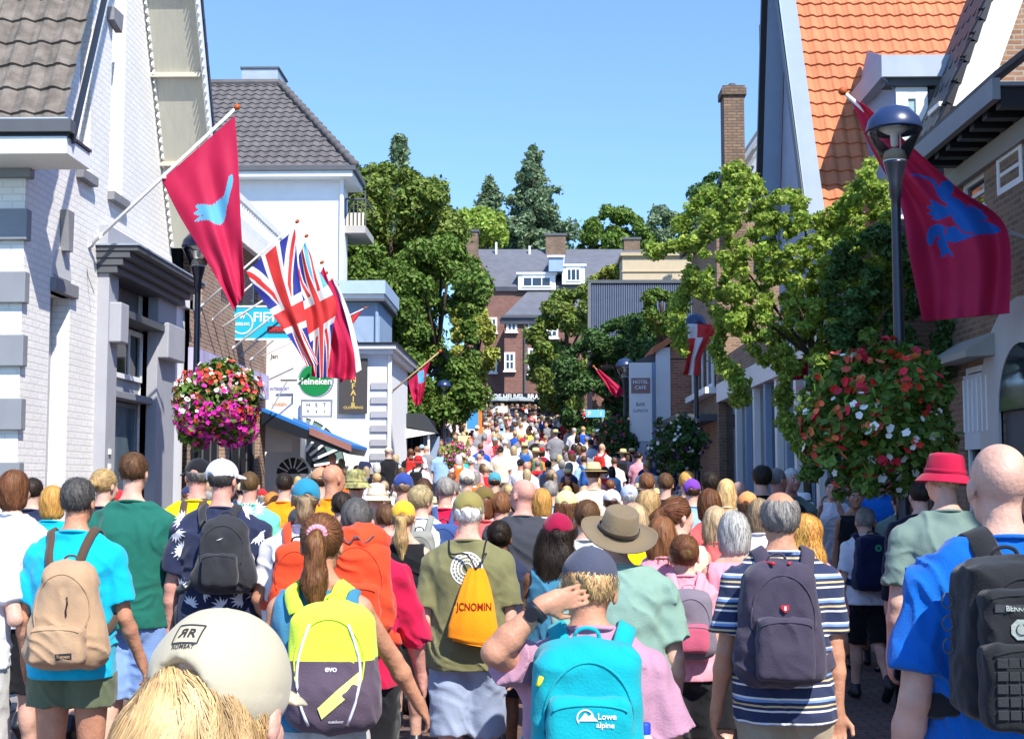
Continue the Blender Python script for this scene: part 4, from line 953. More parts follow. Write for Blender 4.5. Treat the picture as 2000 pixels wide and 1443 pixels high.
# ---------------------------------------------------------------- centre back: brown brick building
def far_block():
    Y = 80.0; h = empty('brown_brick_block', (-1, 84, ground(82)), 'large brown brick building with slate roofs and chimneys at the top of the street', 'building')
    g = ground(80)-.5; xl = P(906, 700, Y).x
    ze = P(960, 560, Y).z; xw = P(1150, 600, Y).x
    MB().box(xl, P(1030, 700, Y).x, Y, Y+8, g, ze).obj('wall', M_rbrick, h); MB().box(P(1030, 700, Y).x, 8, Y+1, Y+8, g, ze).obj('wall', M_rbrick, h)
    # main roof slope facing the camera
    def slope(a, b, c, d, y0, y1, m=M_slate, name='roof'):
        pts = [P(*a, y0), P(*b, y0), P(*c, y1), P(*d, y1)]; MB().prism(pts, (0, .1, -.25)).obj(name, m, h)
    slope((968, 560), (1240, 560), (1215, 487), (925, 487), Y-.3, Y+5)
    slope((1110, 560), (1260, 540), (1255, 487), (1100, 487), Y+1.5, Y+5.2)
    # gable with chimney at left
    gb = [P(905, 560, Y-.05), P(962, 560, Y-.05), P(935, 500, Y-.05), P(898, 500, Y-.05)]; MB().prism(gb, (0, 3, 0)).obj('gable', M_rbrick, h)
    for (x0, x1, y0, y1, yy) in ((898, 933, 560, 453, Y+1.2), (1066, 1105, 510, 460, Y+4.2), (1219, 1250, 515, 468, Y+5)):
        a = P(x0, y0, yy); b = P(x1, y1, yy); o = MB().box(a.x, b.x, yy, yy+1.2, a.z, b.z).obj('chimney', M_chim, h); MB().box(a.x-.08, b.x+.08, yy-.08, yy+1.28, b.z+.003, b.z+.14).obj('chimney_cap', M_dkgrey, o)
    for (px, py) in ((969, 490), (1034, 497)):
        a = P(px, py, Y+4.3); MB().tube([a-Vector((0, 0, .3)), a+Vector((0, 0, .55))], .07, 8).obj('vent_pipe', M_white, h)
    # white flat dormers
    for (x0, x1, y0, y1, d, m) in ((1012, 1085, 566, 536, .3, M_white), (1072, 1100, 530, 503, .8, M_bluepaint), (1098, 1142, 555, 520, .6, M_white)):
        a = P(x0, y0, Y-d); b = P(x1, y1, Y-d); dm = MB().box(a.x, b.x, Y-d, Y+3, a.z, b.z).obj('dormer', m, h)
        MB().box(a.x-.1, b.x+.1, Y-d-.12, Y+3, b.z+.003, b.z+.12).obj('dormer_roof', M_white, dm)
        if m is M_white: window(dm, 'Y', Y-d-.06, a.x+.25, b.x-.25, a.z+.15, b.z-.12, -1, 3, 1, .09)
    # lower wing in front
    Yw = 76.0; a = P(985, 800, Yw); b = P(1150, 618, Yw); MB().box(a.x, b.x, Yw, Y-.01, g-1, b.z).obj('wall', M_rbrick, h)
    slope((976, 624), (1160, 624), (1130, 570), (1030, 570), Yw-.3, Y-.2)
    MB().box(a.x-.2, b.x, Yw-.42, Yw-.2, b.z-.1, b.z+.05).obj('gutter', M_dkgrey, h)
    for (x0, x1, y0, y1, yy, nx, nz) in ((989, 1010, 648, 629, Yw, 2, 1), (985, 1006, 724, 688, Yw, 2, 2), (1031, 1050, 730, 680, Yw, 2, 2), (1031, 1048, 660, 629, Yw, 1, 2), (952, 971, 650, 620, Y, 2, 2), (950, 971, 728, 690, Y, 2, 2), (922, 940, 728, 700, Y, 2, 2), (1066, 1090, 730, 682, Yw, 2, 2), (1066, 1090, 660, 632, Yw, 2, 2)):
        a = P(x0, y0, yy); b = P(x1, y1, yy); window(h, 'Y', yy-.06, a.x, b.x, a.z, b.z, -1, nx, nz, .12, sill=M_white)
    MB().tube([P(1025, 625, Yw-.1), P(1025, 780, Yw-.1)], .06, 8).obj('downpipe', M_dkgrey, h)
    # shopfront band with lettering
    a = P(905, 800, Yw-.6); b = P(1075, 768, Yw-.6); c = P(905, 782, Yw-.6)
    sf = MB().box(a.x, b.x, Yw-.6, Yw-.05, c.z, b.z).obj('shop_fascia', M_black, h)
    lettering('GRAND CAFE  DE HEUVEL  BRASSERIE', .40, P(985, 775, Yw-.62), (1, 0, 0), (0, 0, 1), M_white, sf, sx=.85)
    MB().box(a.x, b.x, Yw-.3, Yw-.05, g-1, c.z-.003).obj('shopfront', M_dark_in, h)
    window(h, 'Y', Yw-.32, a.x, b.x, g, c.z, -1, 10, 1, .08, name='shop_window', fm=M_dkgrey)
    # patio umbrellas
    for k, (px, lab) in enumerate(((973, 'left one of two grey parasols in front of the brown brick building'), (1015, 'right one of two grey parasols in front of the brown brick building'))):
        c = P(px, 781, 70); g2 = ground(70); u = empty('parasol', (c.x, 70, g2), lab, 'parasol', 'parasols outside the cafe')
        MB().lathe((c.x, 70, c.z), [(.001, .22), (.75, .02), (.76, -.08), (.72, .0), (.001, .17)], 8).obj('canopy', mat('parasol_cloth', C(150, 160, 160), rough=.8), u); MB().tube([(c.x, 70, g2), (c.x, 70, c.z+.2)], .025, 6).obj('pole', M_dkgrey, u)
far_block()

def roof_house_slate():
    Y = 47.0; h = empty('slate_roofed_house', (3, 50, ground(50)), 'house with a plain dark blue grey corrugated roof rising over the bushes', 'house')
    a = P(1151, 690, Y); b = P(1352, 690, Y); c = P(1352, 553, Y+2.4); d = P(1151, 553, Y+2.4); mb = MB(); n = 46
    for i in range(n*4+1):
        t = i/(n*4); o = abs(math.sin(math.pi*i/4))**.6*.07
        lo = a.lerp(b, t); hi = d.lerp(c, t); mb.v += [(lo.x, lo.y-o, lo.z+o*.3), (hi.x, hi.y-o, hi.z+o*.3)]
    for i in range(n*4): mb.f.append((2*i, 2*i+2, 2*i+3, 2*i+1)); mb.m.append(0)
    mb.obj('roof', mat('blue_black_metal_roof', C(82, 90, 106), rough=.5, var=.1, spec=.4), h)
    MB().box(d.x-.05, c.x+.05, Y+2.2, Y+2.6, c.z-.02, c.z+.1).obj('ridge_cap', M_dkgrey, h); MB().bar(a+Vector((0, -.1, 0)), d+Vector((0, -.1, 0)), .12).obj('verge', M_dkgrey, h)
    MB().box(a.x+.1, b.x, Y+.1, Y+5, 0, a.z).obj('wall', M_rbrick, h)
    MB().prism([(a.x+.1, Y+.1, a.z), (a.x+.1, Y+2.4, d.z-.1), (a.x+.1, Y+4.8, a.z)], (b.x-a.x, 0, 0)).obj('gable', M_rbrick, h)
    Y = 62; h = empty('cream_flat_house', (6, 66, ground(64)), 'cream flat roofed building half hidden by the climbing plant', 'building')
    a = P(1216, 560, Y); b = P(1370, 500, Y); MB().box(a.x, b.x+3, Y, Y+8, ground(62), b.z).obj('wall', M_cream, h); MB().box(a.x-.1, b.x+3, Y-.15, Y+8.1, b.z+.003, b.z+.15).obj('coping', mat('coping', C(180, 165, 135), rough=.8), h)
    MB().box(a.x-.05, b.x+3, Y-.06, Y, b.z-.75, b.z-.70).obj('joint_line', mat('coping', C(180, 165, 135)), h)
roof_house_slate()

# ---------------------------------------------------------------- right: small gabled house with orange roof edge, white pier
def small_gable():
    Y = 34.0; h = empty('small_brick_house', (4.5, 36, ground(35)), 'small orange brick house with orange tiled verge and white side strip', 'house')
    g = ground(34); a = P(1309, 900, Y); b = P(1382, 655, Y)
    MB().box(a.x, 6.5, Y, Y+7, g-.3, P(1340, 700, Y).z).obj('wall', M_obrick, h)
    MB().prism([P(1309, 702, Y), P(1309, 672, Y), P(1345, 648, Y), P(1420, 640, Y), P(1420, 702, Y)], (0, 7, 0)).obj('gable', M_obrick, h)
    wl_ = MB(); p = P(1284, 900, Y); q = P(1308.5, 690, Y); wl_.box(p.x, q.x, Y-.04, Y+7, g-.3, q.z+.15); wl_.obj('white_wall', M_brightwhite, h)
    MB().prism([P(1276, 690, Y-.15), P(1346, 648, Y-.15), P(1346, 636, Y-.15), P(1274, 678, Y-.15)], (0, 7.3, 0)).obj('roof', M_tile_or, h)
    MB().prism([P(1240, 706, Y+.3), P(1284, 706, Y+.3), P(1284, 686, Y+.3)], (0, 6, 0)).obj('lean_to_roof', M_tile_dk, h)
    MB().box(P(1272, 800, Y+.3).x, p.x-.003, Y+.2, Y+6, g, P(1272, 706, Y).z).obj('side_wall', M_bluepaint, h)
    # dark lower awning
    a = P(1310, 812, Y-.3); MB().box(a.x, 6, Y-.5, Y-.05, P(1310, 835, Y).z, P(1310, 815, Y).z).obj('canopy', M_dkgrey, h)
    # bay house with white window frames (X plane)
    X = 3.95; h2 = empty('bay_window_house', (5.5, 30, ground(30)), 'brick house in shade with white framed upper bay window beside the red and white flag', 'house')
    y0 = 29.2; y1 = 33.9; w = MB(); z0 = zx(1400, 755, X); z1 = zx(1400, 630, X); wn_ = (29.6, 33.3, z0, z1)
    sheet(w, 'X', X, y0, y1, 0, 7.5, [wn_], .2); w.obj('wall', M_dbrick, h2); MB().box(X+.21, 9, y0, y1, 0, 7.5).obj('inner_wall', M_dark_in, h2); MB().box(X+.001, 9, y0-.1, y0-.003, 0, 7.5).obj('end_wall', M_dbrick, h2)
    MB().box(X-.25, X-.003, 29.4, 33.4, z0-.14, z0-.003).obj('sill', M_white, h2)
    window(h2, 'X', X-.08, 29.5, 33.4, z0, z1, -1, 4, 1, .1)
    MB().box(X-.9, X, 29.4, 33.6, z0-.75, z0-.6).obj('canopy', M_dkgrey, h2)
    MB().prism([(X-.3, y0-.2, 7.5), (X-.3, y1, 7.5), (9, y1, 10.5), (9, y0-.2, 10.5)], (0, 0, .2)).obj('roof', M_tile_dk, h2)
small_gable()

# ---------------------------------------------------------------- right: orange-roofed house with dormer
def orange_house():
    h = empty('orange_roofed_house', (7, 24, 0), 'house with big orange pantiled roof, pale blue bargeboard and blue grey dormer', 'house')
    X = 4.15; xe = P(1581, 440, 18.6).x; Ye = 18.6; ze = P(1581, 445, Ye).z
    # slope through top-left point
    Yt = 20.5; zt = P(1541, 0, Yt).z; v = Vector((0, Yt-Ye, zt-ze)).normalized(); xt = P(1541, 0, Yt).x
    yr = 21.35; zr = ze+(yr-Ye)*v.z/v.y
    L = (yr-Ye)/v.y; t = MB(); pantiles(t, (xe, Ye, ze), (1, 0, 0), v, 38, int(L/.255)+1, .20, .255, .022, .034, jit=.006); t.obj('roof', M_tile_or, h)
    # far slope
    MB().prism([(xe, yr, zr), (12, yr, zr), (12, yr+1.5, ze), (xe, yr+1.5, ze)], (0, 0, .08)).obj('roof', M_tile_or, h)
    MB().prism([(xe-.08, Ye-.05, ze-.15), (xe-.08, yr, zr-.05), (xe-.08, yr, zr+.22), (xe-.08, Ye-.15, ze+.10)], (.04, 0, 0)).obj('bargeboard', M_black, h)
    MB().prism([(xe-.06, Ye-.08, ze-.10), (xe-.06, yr, zr-.02), (xe-.06, yr-.09, zr+.16), (xe-.06, Ye-.17, ze+.08)], (.02, 0, 0)).obj('bargeboard', M_bluepaint, h)
    # broad pale flashing board lying on the slope edge
    n = Vector((0, -v.z, v.y)); a = Vector((xe-.05, Ye, ze))+n*.08; b = a+v*(L); MB().prism([a, a+Vector((.26, 0, 0)), b+Vector((.26, 0, 0)), b], n*.05).obj('verge_board', mat('verge_blue', C(128, 142, 164), rough=.5, var=.05), h)
    MB().bar((xe-.04, yr, zr+.05), (xe-.04, yr+1.55, ze+.05), .10).obj('bargeboard', M_black, h)
    MB().prism([(xe+.01, yr, zr-.02), (X-.002, yr, zr-.02), (X-.002, yr+1.5, ze-.02), (xe+.01, yr+1.5, ze-.02)], (0, 0, -.05)).obj('soffit', M_bluepaint, h)
    # gable wall facing the street, soffit
    w = MB(); w.prism([(X, Ye+.3, 0), (X, Ye+.3, ze), (X, yr, zr-.25), (X, yr+1.4, ze), (X, yr+1.4, 0)], (.3, 0, 0)); w.obj('wall', mat('blue_grey_render', C(150, 160, 178), rough=.8, var=.06, bump=.2), h)
    MB().box(X+.3, 12, Ye+.3, yr+1.4, 0, ze-.05).obj('wall', M_dbrick, h); MB().box(X+.02, 12, yr+1.41, 29.25, 0, 4.6).obj('side_wing', M_dbrick, h)
    # small bracket box high on the far verge
    a = P(1487, 90, 23.2); MB().box(a.x-.02, a.x+.3, 23.0, 23.3, a.z-.1, a.z+.4).obj('louvre_box', M_grey, h)
    # street level glazed front: white and blue posts with dark glass
    X2 = 4.05; px = [1443, 1462, 1478, 1500, 1522, 1541, 1560, 1580, 1603]
    for i, q in enumerate(px):
        y = yx(q, X2, 880); m = [M_white, M_bluepaint][i % 2]; MB().box(X2-.05, X2+.15, y-.10, y+.10, .05, 3.55).obj('shopfront_post', m, h)
    MB().box(X2+.06, X2+.09, Ye+.1, 29.2, .3, 3.5).obj('shop_window', M_glass, h); MB().box(X2-.12, X2+.09, Ye, 29.3, 3.553, 3.95).obj('shop_fascia', M_white, h)
    # dormer
    d = empty('blue_grey_dormer', (0, 0, 0)); bpy.data.objects.remove(d)
    Yd = 18.0; x0 = P(1748, 300, Yd).x; x1 = P(1900, 300, Yd).x; zt = P(1748, 152, Yd).z; z0 = P(1748, 440, Yd).z; xr0 = P(1722, 130, Yd-.2).x
    dm = MB().box(x0, x1, Yd, Yd+3, z0, zt-.2).obj('dormer', M_bluepaint, h)
    MB().prism([(xr0, Yd-.2, P(1722, 150, Yd-.2).z), (x1, Yd-.2, P(1722, 150, Yd-.2).z), (x1, Yd-.2, P(1722, 108, Yd-.2).z), (xr0, Yd-.2, P(1722, 108, Yd-.2).z)], (0, 2.6, 0)).obj('dormer_roof', M_zinc, dm)
    MB().prism([P(1722, 108, Yd-.2), P(1722, 151, Yd-.2), P(1748, 178, Yd), P(1748, 440, Yd), P(1690, 440, Yd+1.6), P(1672, 200, Yd+1.7), P(1693, 101, Yd+1.7)], (.04, 0.02, 0)).obj('dormer_cheek', M_bluepaint, dm)
    MB().box(xr0+.06, x1, Yd-.12, Yd+.1, P(1748, 172, Yd).z, P(1722, 150, Yd-.2).z-.003).obj('soffit', M_dkgrey, dm)  # dark grey stands in for the shade under the dormer roof
    window(dm, 'Y', Yd-.06, x0+.02, P(1812, 300, Yd).x, P(1748, 330, Yd).z, P(1748, 173, Yd).z, -1, 1, 1, .16, gm=mat('pale_curtain_glass', C(150, 175, 180), rough=.25, var=.1))
    MB().box(P(1816, 300, Yd).x, x1, Yd-.03, Yd-.001, P(1748, 400, Yd).z, P(1748, 176, Yd).z).obj('tile_cladding', M_dkgrey, dm)
    MB().box(x0-.15, x1, Yd-.16, Yd-.003, P(1748, 432, Yd).z, P(1748, 424, Yd).z).obj('sill', M_white, dm)
    MB().prism([P(1716, 165, Yd+.9), P(1732, 190, Yd+.5), P(1716, 250, Yd+.9), P(1702, 250, Yd+1.3)], (-.03, 0, 0)).obj('side_pane', mat('sky_glass', C(120, 160, 215), rough=.1, spec=.7), dm)
    # next house: slate slope, white gutter return, brick chimney
    h2 = empty('slate_gutter_house', (6, 32, ground(32)), 'pale walled house with sloping slate roof and tall brick chimney above the climbing plant', 'house')
    Y = 29.6; p = [P(1418, 352, Y), P(1494, 238, Y), P(1500, 238, Y), P(1500, 352, Y)]
    MB().prism([P(1424, 600, Y+.3), P(1424, 350, Y+.3), P(1500, 250, Y+.3), P(1500, 600, Y+.3)], (0, 5, 0)).obj('wall', mat('pale_blue_render', C(165, 172, 182), rough=.8), h2)
    for i in range(4):
        MB().bar(P(1418+i*6, 352+i*3, Y-.02*i), P(1492, 240+i*14, Y-.02*i), .07, .06, up=(0, 1, 0)).obj('roof_moulding', M_dkgrey if i % 2 == 0 else M_grey, h2)
    MB().tube([P(1424, 352, Y-.3), P(1436, 360, Y-.3), P(1451, 372, Y-.3), P(1456, 380, Y-.3), P(1456, 460, Y-.3)], .055, 8).obj('downpipe', M_white, h2, smooth=True)
    MB().box(P(1404, 352, Y).x, P(1440, 352, Y).x, Y-.5, Y+.1, P(1404, 356, Y).z, P(1404, 345, Y).z).obj('gutter', M_dkgrey, h2)
    Yc = 28.9; a = P(1416, 360, Yc); b = P(1453, 172, Yc)
    c = MB().box(a.x, b.x, Yc, Yc+.55, a.z-1.5, b.z).obj('chimney', M_chim, h2); cc = MB(); cc.box(a.x-.05, b.x+.05, Yc-.05, Yc+.6, b.z-.16, b.z-.003); cc.box(a.x-.02, b.x+.02, Yc-.02, Yc+.57, b.z+.0, b.z+.06); cc.obj('chimney_cap', M_chim, c)
    MB().tube([((a.x+b.x)/2, Yc+.25, b.z), ((a.x+b.x)/2, Yc+.25, b.z+.16)], .08, 10).obj('chimney_pot', M_dkgrey, c)
    MB().box(P(1436, 500, Y-.3).x, 8, 29.3, 29.5, 0, P(1436, 420, 29).z).obj('front_wall', M_dbrick, h2)
orange_house()

# ---------------------------------------------------------------- right: near brown brick house
def right_house():
    X = 5.1; Y1 = yx(1857, X, 650); h = empty('brown_brick_house', (7, 11, 0), 'brown brick house at the right edge with bracketed eaves and white sash windows', 'house')
    ze = zx(1900, 200, 4.6)
    ws = [(yx(1922, X, 350), yx(1872, X, 350), zx(1900, 415, X), ze-.42), (yx(1990, X, 350), yx(1952, X, 350), zx(1960, 430, X), ze-.42)]
    wl2 = (yx(1938, X, 750), yx(1880, X, 750), zx(1910, 860, X), zx(1910, 712, X)); ar = (13.35, yx(1955, X, 800), .9, zx(1980, 800, X))
    w = MB(); sheet(w, 'X', X, 13.2, Y1, 0, ze, ws[:1]+[(wl2[0], wl2[1], .9, wl2[3]), ar], .16); w.obj('wall', M_dbrick, h)
    MB().box(X+.2, 14, 13.2, Y1, 0, ze-.02).obj('inner_wall', M_dark_in, h); MB().box(X+.01, 14, 1.6, 13.19, 0, 8.6).obj('shade_wing', M_dbrick, h); MB().box(X+.002, 14, Y1+.001, Y1+.1, 0, ze).obj('end_wall', M_dbrick, h)  # the high wing is out of view, sized to shade basket and flag
    for a in ws[:1]: window(h, 'X', X+.05, a[0]+.01, a[1]-.01, a[2], a[3], -1, 1, 2, .07, sill=M_white)
    window(h, 'X', X-.015, ws[0][0]-1.2, ws[0][0]-.45, ws[0][2], ws[0][3], -1, 1, 2, .07)
    wf = window(h, 'X', X+.04, wl2[0]+.01, wl2[1]-.01, .9, wl2[3], -1, 1, 1, .07)
    MB().box(X-.02, X+.03, wl2[0]+.08, wl2[1]-.08, wl2[2]-.1, wl2[3]-.1).obj('shutter', mat('shutter_paint', C(200, 205, 210), rough=.6), wf)
    sl_ = MB()
    for i in range(6): y = wl2[0]+.12+(wl2[1]-wl2[0]-.24)*i/5; sl_.box(X-.035, X-.022, y-.02, y+.02, wl2[2]+.1, wl2[3]-.15)
    sl_.obj('shutter_ribs', M_white, wf)
    MB().prism([(X-.35, wl2[0]-.2, wl2[3]+.10), (X, wl2[0]-.2, wl2[3]+.32), (X, wl2[0]-.2, wl2[3]+.05), (X-.35, wl2[0]-.2, wl2[3]+.03)], (0, wl2[1]-wl2[0]+.4, 0)).obj('window_hood', mat('hood_stone', C(165, 160, 150), rough=.8), h)
    # stucco arch
    cy = (ar[0]+ar[1])/2; r_ = (ar[1]-ar[0])/2; cz = ar[3]-r_*.0
    st = MB(); N = 14
    for i in range(N):
        t0 = math.pi*i/N; t1 = math.pi*(i+1)/N
        st.prism([(X-.03, cy+r_*math.cos(t0), cz+r_*math.sin(t0)), (X-.03, cy+r_*math.cos(t1), cz+r_*math.sin(t1)), (X-.03, cy+r_*1.9*math.cos(t1), cz+r_*1.7*math.sin(t1)), (X-.03, cy+r_*1.9*math.cos(t0), cz+r_*1.7*math.sin(t0))], (.05, 0, 0))
    st.box(X-.03, X+.02, ar[1], ar[1]+r_*.9, .9, cz); st.obj('arch_surround', mat('grey_stucco', C(190, 188, 185), rough=.8, var=.05), h)
    MB().prism([(X-.02, cy+r_*math.cos(math.pi*i/12), cz+r_*math.sin(math.pi*i/12)) for i in range(13)], (.06, 0, 0)).obj('arch_pane', M_glass, h)
    MB().box(X+.05, X+.1, ar[0], ar[1], .9, cz).obj('door', M_dkgrey, h)
    for (dz, y) in ((2.2, Y1-1.0), ): pass
    # eaves: fascia, soffit, brackets
    MB().box(4.58, 4.66, 13.2, 16.05, ze-.16, ze+.06).obj('fascia', M_grey, h); MB().box(4.66, X+.3, 13.2, 16.05, ze-.02, ze+.02).obj('soffit', M_grey, h)
    y = 13.25
    while y < 15.9: MB().box(4.68, X-.003, y, y+.15, ze-.22, ze-.023).obj('bracket', M_black, h); y += .42
    MB().box(X-.06, X-.003, 13.2, Y1, ze-.45, ze-.225).obj('frieze', mat('frieze_stone', C(150, 146, 138), rough=.8), h)
    MB().prism([(4.6, 13.2, ze+.062), (4.6, 16.05, ze+.062), (9.5, 16.05, ze+3.9), (9.5, 13.2, ze+3.9)], (0, 0, .06)).obj('roof', M_tile_dk, h)
    # taller gable facing the camera with white bargeboard
    g = empty('tall_gabled_house', (8, 19, 0), 'tall brick house with dark tiled roof and broad white bargeboard above the bracketed eaves', 'house')
    Yg = 17.0; lo = P(1855, 208, Yg); hi = P(1936, 0, Yg); dd = (hi-lo).normalized(); top = lo+dd*2.6
    MB().prism([(lo.x+.25, Yg+.25, 0), (lo.x+.25, Yg+.25, lo.z+.2), (top.x, Yg+.25, top.z), (top.x+4, Yg+.25, lo.z), (top.x+4, Yg+.25, 0)], (0, 1.0, 0)).obj('wall', M_tbrick, g)
    n = Vector((dd.z, 0, -dd.x)); bb = MB(); bb.prism([lo, top, top+n*.36, lo+n*.42+dd*.15], (0, .08, 0)); bb.obj('bargeboard', M_white, g)
    lo2 = P(1833, 208, Yg); MB().prism([lo2-Vector((0, .02, 0)), lo2+Vector((.42, -.02, .0)), lo2+Vector((.42, -.02, .06)), lo2+Vector((0, -.02, .06))], (0, .5, 0)).obj('gutter_end', M_white, g)
    # roof slope facing the street (tiled)
    t = MB(); vv = dd.copy(); pantiles(t, lo-n*.05-dd*.35+Vector((0, -.1, 0)), (0, 1, 0), vv, 5, 8, .24, .34, .03, .04); t.obj('roof', M_black, g)
    MB().prism([lo-dd*.3, top, top-n*.1, lo-dd*.3-n*.1], (0, 1.2, 0)).obj('roof', M_dkgrey, g)
    e = MB()
    for i in range(9):
        p = lo-dd*.3+dd*(i*.3)-n*.06; e.prism([p+n*.08, p+dd*.3+n*.06, p+dd*.26-n*.015, p+dd*.02-n*.035], (0, -.08, 0))
    e.obj('verge_tile', M_black, g)
right_house()
# ================================================================ plants
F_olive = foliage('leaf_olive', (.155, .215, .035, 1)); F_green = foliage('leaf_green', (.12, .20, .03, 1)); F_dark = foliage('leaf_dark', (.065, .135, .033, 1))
F_lime = foliage('leaf_lime', (.31, .42, .07, 1), trans=.4); F_conif = foliage('needle_green', (.16, .23, .12, 1)); F_yel = foliage('leaf_yellow', (.30, .32, .05, 1))
M_bark = mat('bark', (.07, .05, .035, 1), rough=.95, var=.3, bump=.6)
def leaves(cl, n, size, seed=1, elong=1.5, outw=.55, fill=.5):
    """cl: array of (x,y,z,r) clumps; returns a mesh of small leaf quads filling them"""
    rs = np.random.RandomState(seed); cl = np.array(cl, float); w = cl[:, 3]**2; idx = rs.choice(len(cl), n, p=w/w.sum())
    d = rs.normal(size=(n, 3)); d /= np.linalg.norm(d, axis=1)[:, None]
    rad = fill+(1-fill)*rs.rand(n)**.6; rad *= 1+.16*rs.randn(n)
    c = cl[idx, :3]+d*(cl[idx, 3]*rad)[:, None]*np.array([1, 1, .82])
    nm = d*outw+rs.normal(size=(n, 3))*.45+np.array([0, 0, .25]); nm /= np.linalg.norm(nm, axis=1)[:, None]
    t = np.cross(nm, rs.normal(size=(n, 3))); t /= np.linalg.norm(t, axis=1)[:, None]; b = np.cross(nm, t)
    s = size*(.6+.8*rs.rand(n))[:, None]; t = t*s*elong*.5; b = b*s*.5
    V = np.stack([c-t, c-b*.9+nm*s*.12, c+t, c+b*.9+nm*s*.12], 1).reshape(-1, 3); Q = np.arange(n*4).reshape(-1, 4)
    me = np_mesh('crown', V, Q, None, 0); me.polygons.foreach_set('use_smooth', np.zeros(n, bool)); return me
def poly_fill(poly, n, rmin, rmax, Y, dep, seed):
    rnd = random.Random(seed); xs = [p[0] for p in poly]; ys = [p[1] for p in poly]; out = []
    def ins(x, y):
        c = False; j = len(poly)-1
        for i in range(len(poly)):
            if (poly[i][1] > y) != (poly[j][1] > y) and x < (poly[j][0]-poly[i][0])*(y-poly[i][1])/(poly[j][1]-poly[i][1])+poly[i][0]: c = not c
            j = i
        return c
    for i in range(len(poly)):          # rim clumps keep the outline
        a = poly[i]; b = poly[(i+1) % len(poly)]; L = math.hypot(b[0]-a[0], b[1]-a[1]); cx = sum(xs)/len(xs); cy = sum(ys)/len(ys)
        for q in range(max(1, int(L/(rmin*1.5)))):
            t = (q+rnd.random())/max(1, int(L/(rmin*1.5))); x = a[0]+(b[0]-a[0])*t; y = a[1]+(b[1]-a[1])*t
            r = rnd.uniform(rmin*.7, rmin*1.2); dx = cx-x; dy = cy-y; l = math.hypot(dx, dy); out.append((x+dx/l*r*.8, y+dy/l*r*.8, r, rnd.uniform(-.3, .3)))
    while n > 0:
        x = rnd.uniform(min(xs), max(xs)); y = rnd.uniform(min(ys), max(ys))
        if ins(x, y): out.append((x, y, rnd.uniform(rmin, rmax), rnd.uniform(-1, .6))); n -= 1
    cl = []
    for x, y, r, d in out:
        p = P(x, y, Y+d*dep); cl.append((p.x, p.y, p.z, r*Y/F))
    return cl
def tree(label, poly, Y, n, leaf, m, dep=2.5, rmin=16, rmax=34, nc=26, seed=1, name='deciduous_tree', tx=None, cat='tree', group=None, elong=1.5, limbs=True, fill=.5, trunk_r=.22):
    cx = tx if tx is not None else sum(p[0] for p in poly)/len(poly); base = P(cx, 940, Y); g = ground(Y)-.1
    cl = poly_fill(poly, int(nc*1.7), rmin*.9, rmax, Y, dep, seed)
    t = empty(name, (base.x, Y, g), label, cat, group)
    cl = [(c[0], c[1], c[2], c[3]*1.22) for c in cl]
    link('crown', leaves(cl, int(n*2.9), leaf*.62, seed, elong, fill=.35), t, m)
    if limbs:
        tr = MB(); zt = sorted(c[2] for c in cl)[len(cl)//2]; zb = min(c[2] for c in cl)
        mid = Vector((base.x+.2, Y, g+(zt-g)*.55)); tr.tube([(base.x, Y, g-.2), (base.x+.06, Y, g+.5), tuple(mid), (base.x, Y, zt)], [trunk_r*1.3, trunk_r, trunk_r*.7, trunk_r*.3], 8)
        rnd = random.Random(seed)
        for c in rnd.sample(cl, min(9, len(cl))):
            s0 = mid.lerp(Vector((base.x, Y, zt)), rnd.random()*.8); e = Vector(c[:3]); tr.tube([s0, s0.lerp(e, .5)+Vector((0, 0, .2)), e], [trunk_r*.4, trunk_r*.25, .02], 5)
        tr.obj('trunk', M_bark, t, True)
    return t
G1 = 'trees beside and beyond the street'
tree('tall rounded olive green tree right of the white house with the balcony', [(672, 345), (705, 330), (745, 318), (800, 332), (850, 368), (885, 412), (892, 480), (860, 560), (760, 610), (672, 590)], 50, 26000, .21, F_olive, 3.5, 18, 36, 34, 11, group=G1, tx=760)
tree('dark green broad tree in front of the brown brick building, above the dark shop', [(742, 600), (780, 520), (830, 480), (900, 485), (945, 515), (957, 570), (925, 610), (930, 690), (925, 770), (880, 810), (780, 815), (755, 740)], 43, 24000, .17, F_green, 3, 15, 32, 34, 12, group=G1, tx=845)
tree('lower green tree hanging over the white corner shop wall', [(668, 470), (750, 500), (770, 600), (765, 690), (700, 660), (668, 560)], 44, 9000, .17, F_green, 1.5, 14, 26, 12, 13, group=G1, tx=735)
tree('yellowish green small tree against the left windows of the brown brick building', [(880, 600), (935, 590), (965, 640), (960, 720), (925, 745), (890, 700)], 60, 5000, .2, F_yel, 1.2, 10, 18, 10, 14, group=G1)
tree('pale green tree low between the olive tree and the tall sparse conifer', [(885, 415), (940, 405), (985, 420), (990, 480), (890, 480)], 98, 5000, .36, F_lime, 2.5, 9, 18, 10, 15, group=G1)
tree('round dark green tree over the roofs left of the climbing plant', [(1128, 470), (1150, 430), (1190, 410), (1235, 415), (1262, 440), (1265, 492), (1130, 492)], 112, 8000, .38, F_green, 3, 9, 18, 14, 16, group=G1)
tree('bluish green tree tops between the round tree and the brick chimney', [(1262, 430), (1300, 412), (1340, 420), (1350, 492), (1262, 492)], 116, 4500, .38, F_conif, 3, 9, 16, 8, 17, group=G1)
tree('yellow green tree right of the brown brick building front', [(1045, 640), (1070, 590), (1110, 570), (1160, 560), (1165, 640), (1150, 720), (1120, 800), (1070, 800), (1048, 730)], 60, 13000, .21, F_olive, 2, 11, 22, 20, 18, group=G1)
tree('yellowish tree top showing over the dark corrugated roof', [(1150, 555), (1180, 525), (1225, 515), (1262, 530), (1270, 560)], 66, 4500, .24, F_yel, 1.6, 8, 13, 7, 19, group=G1)
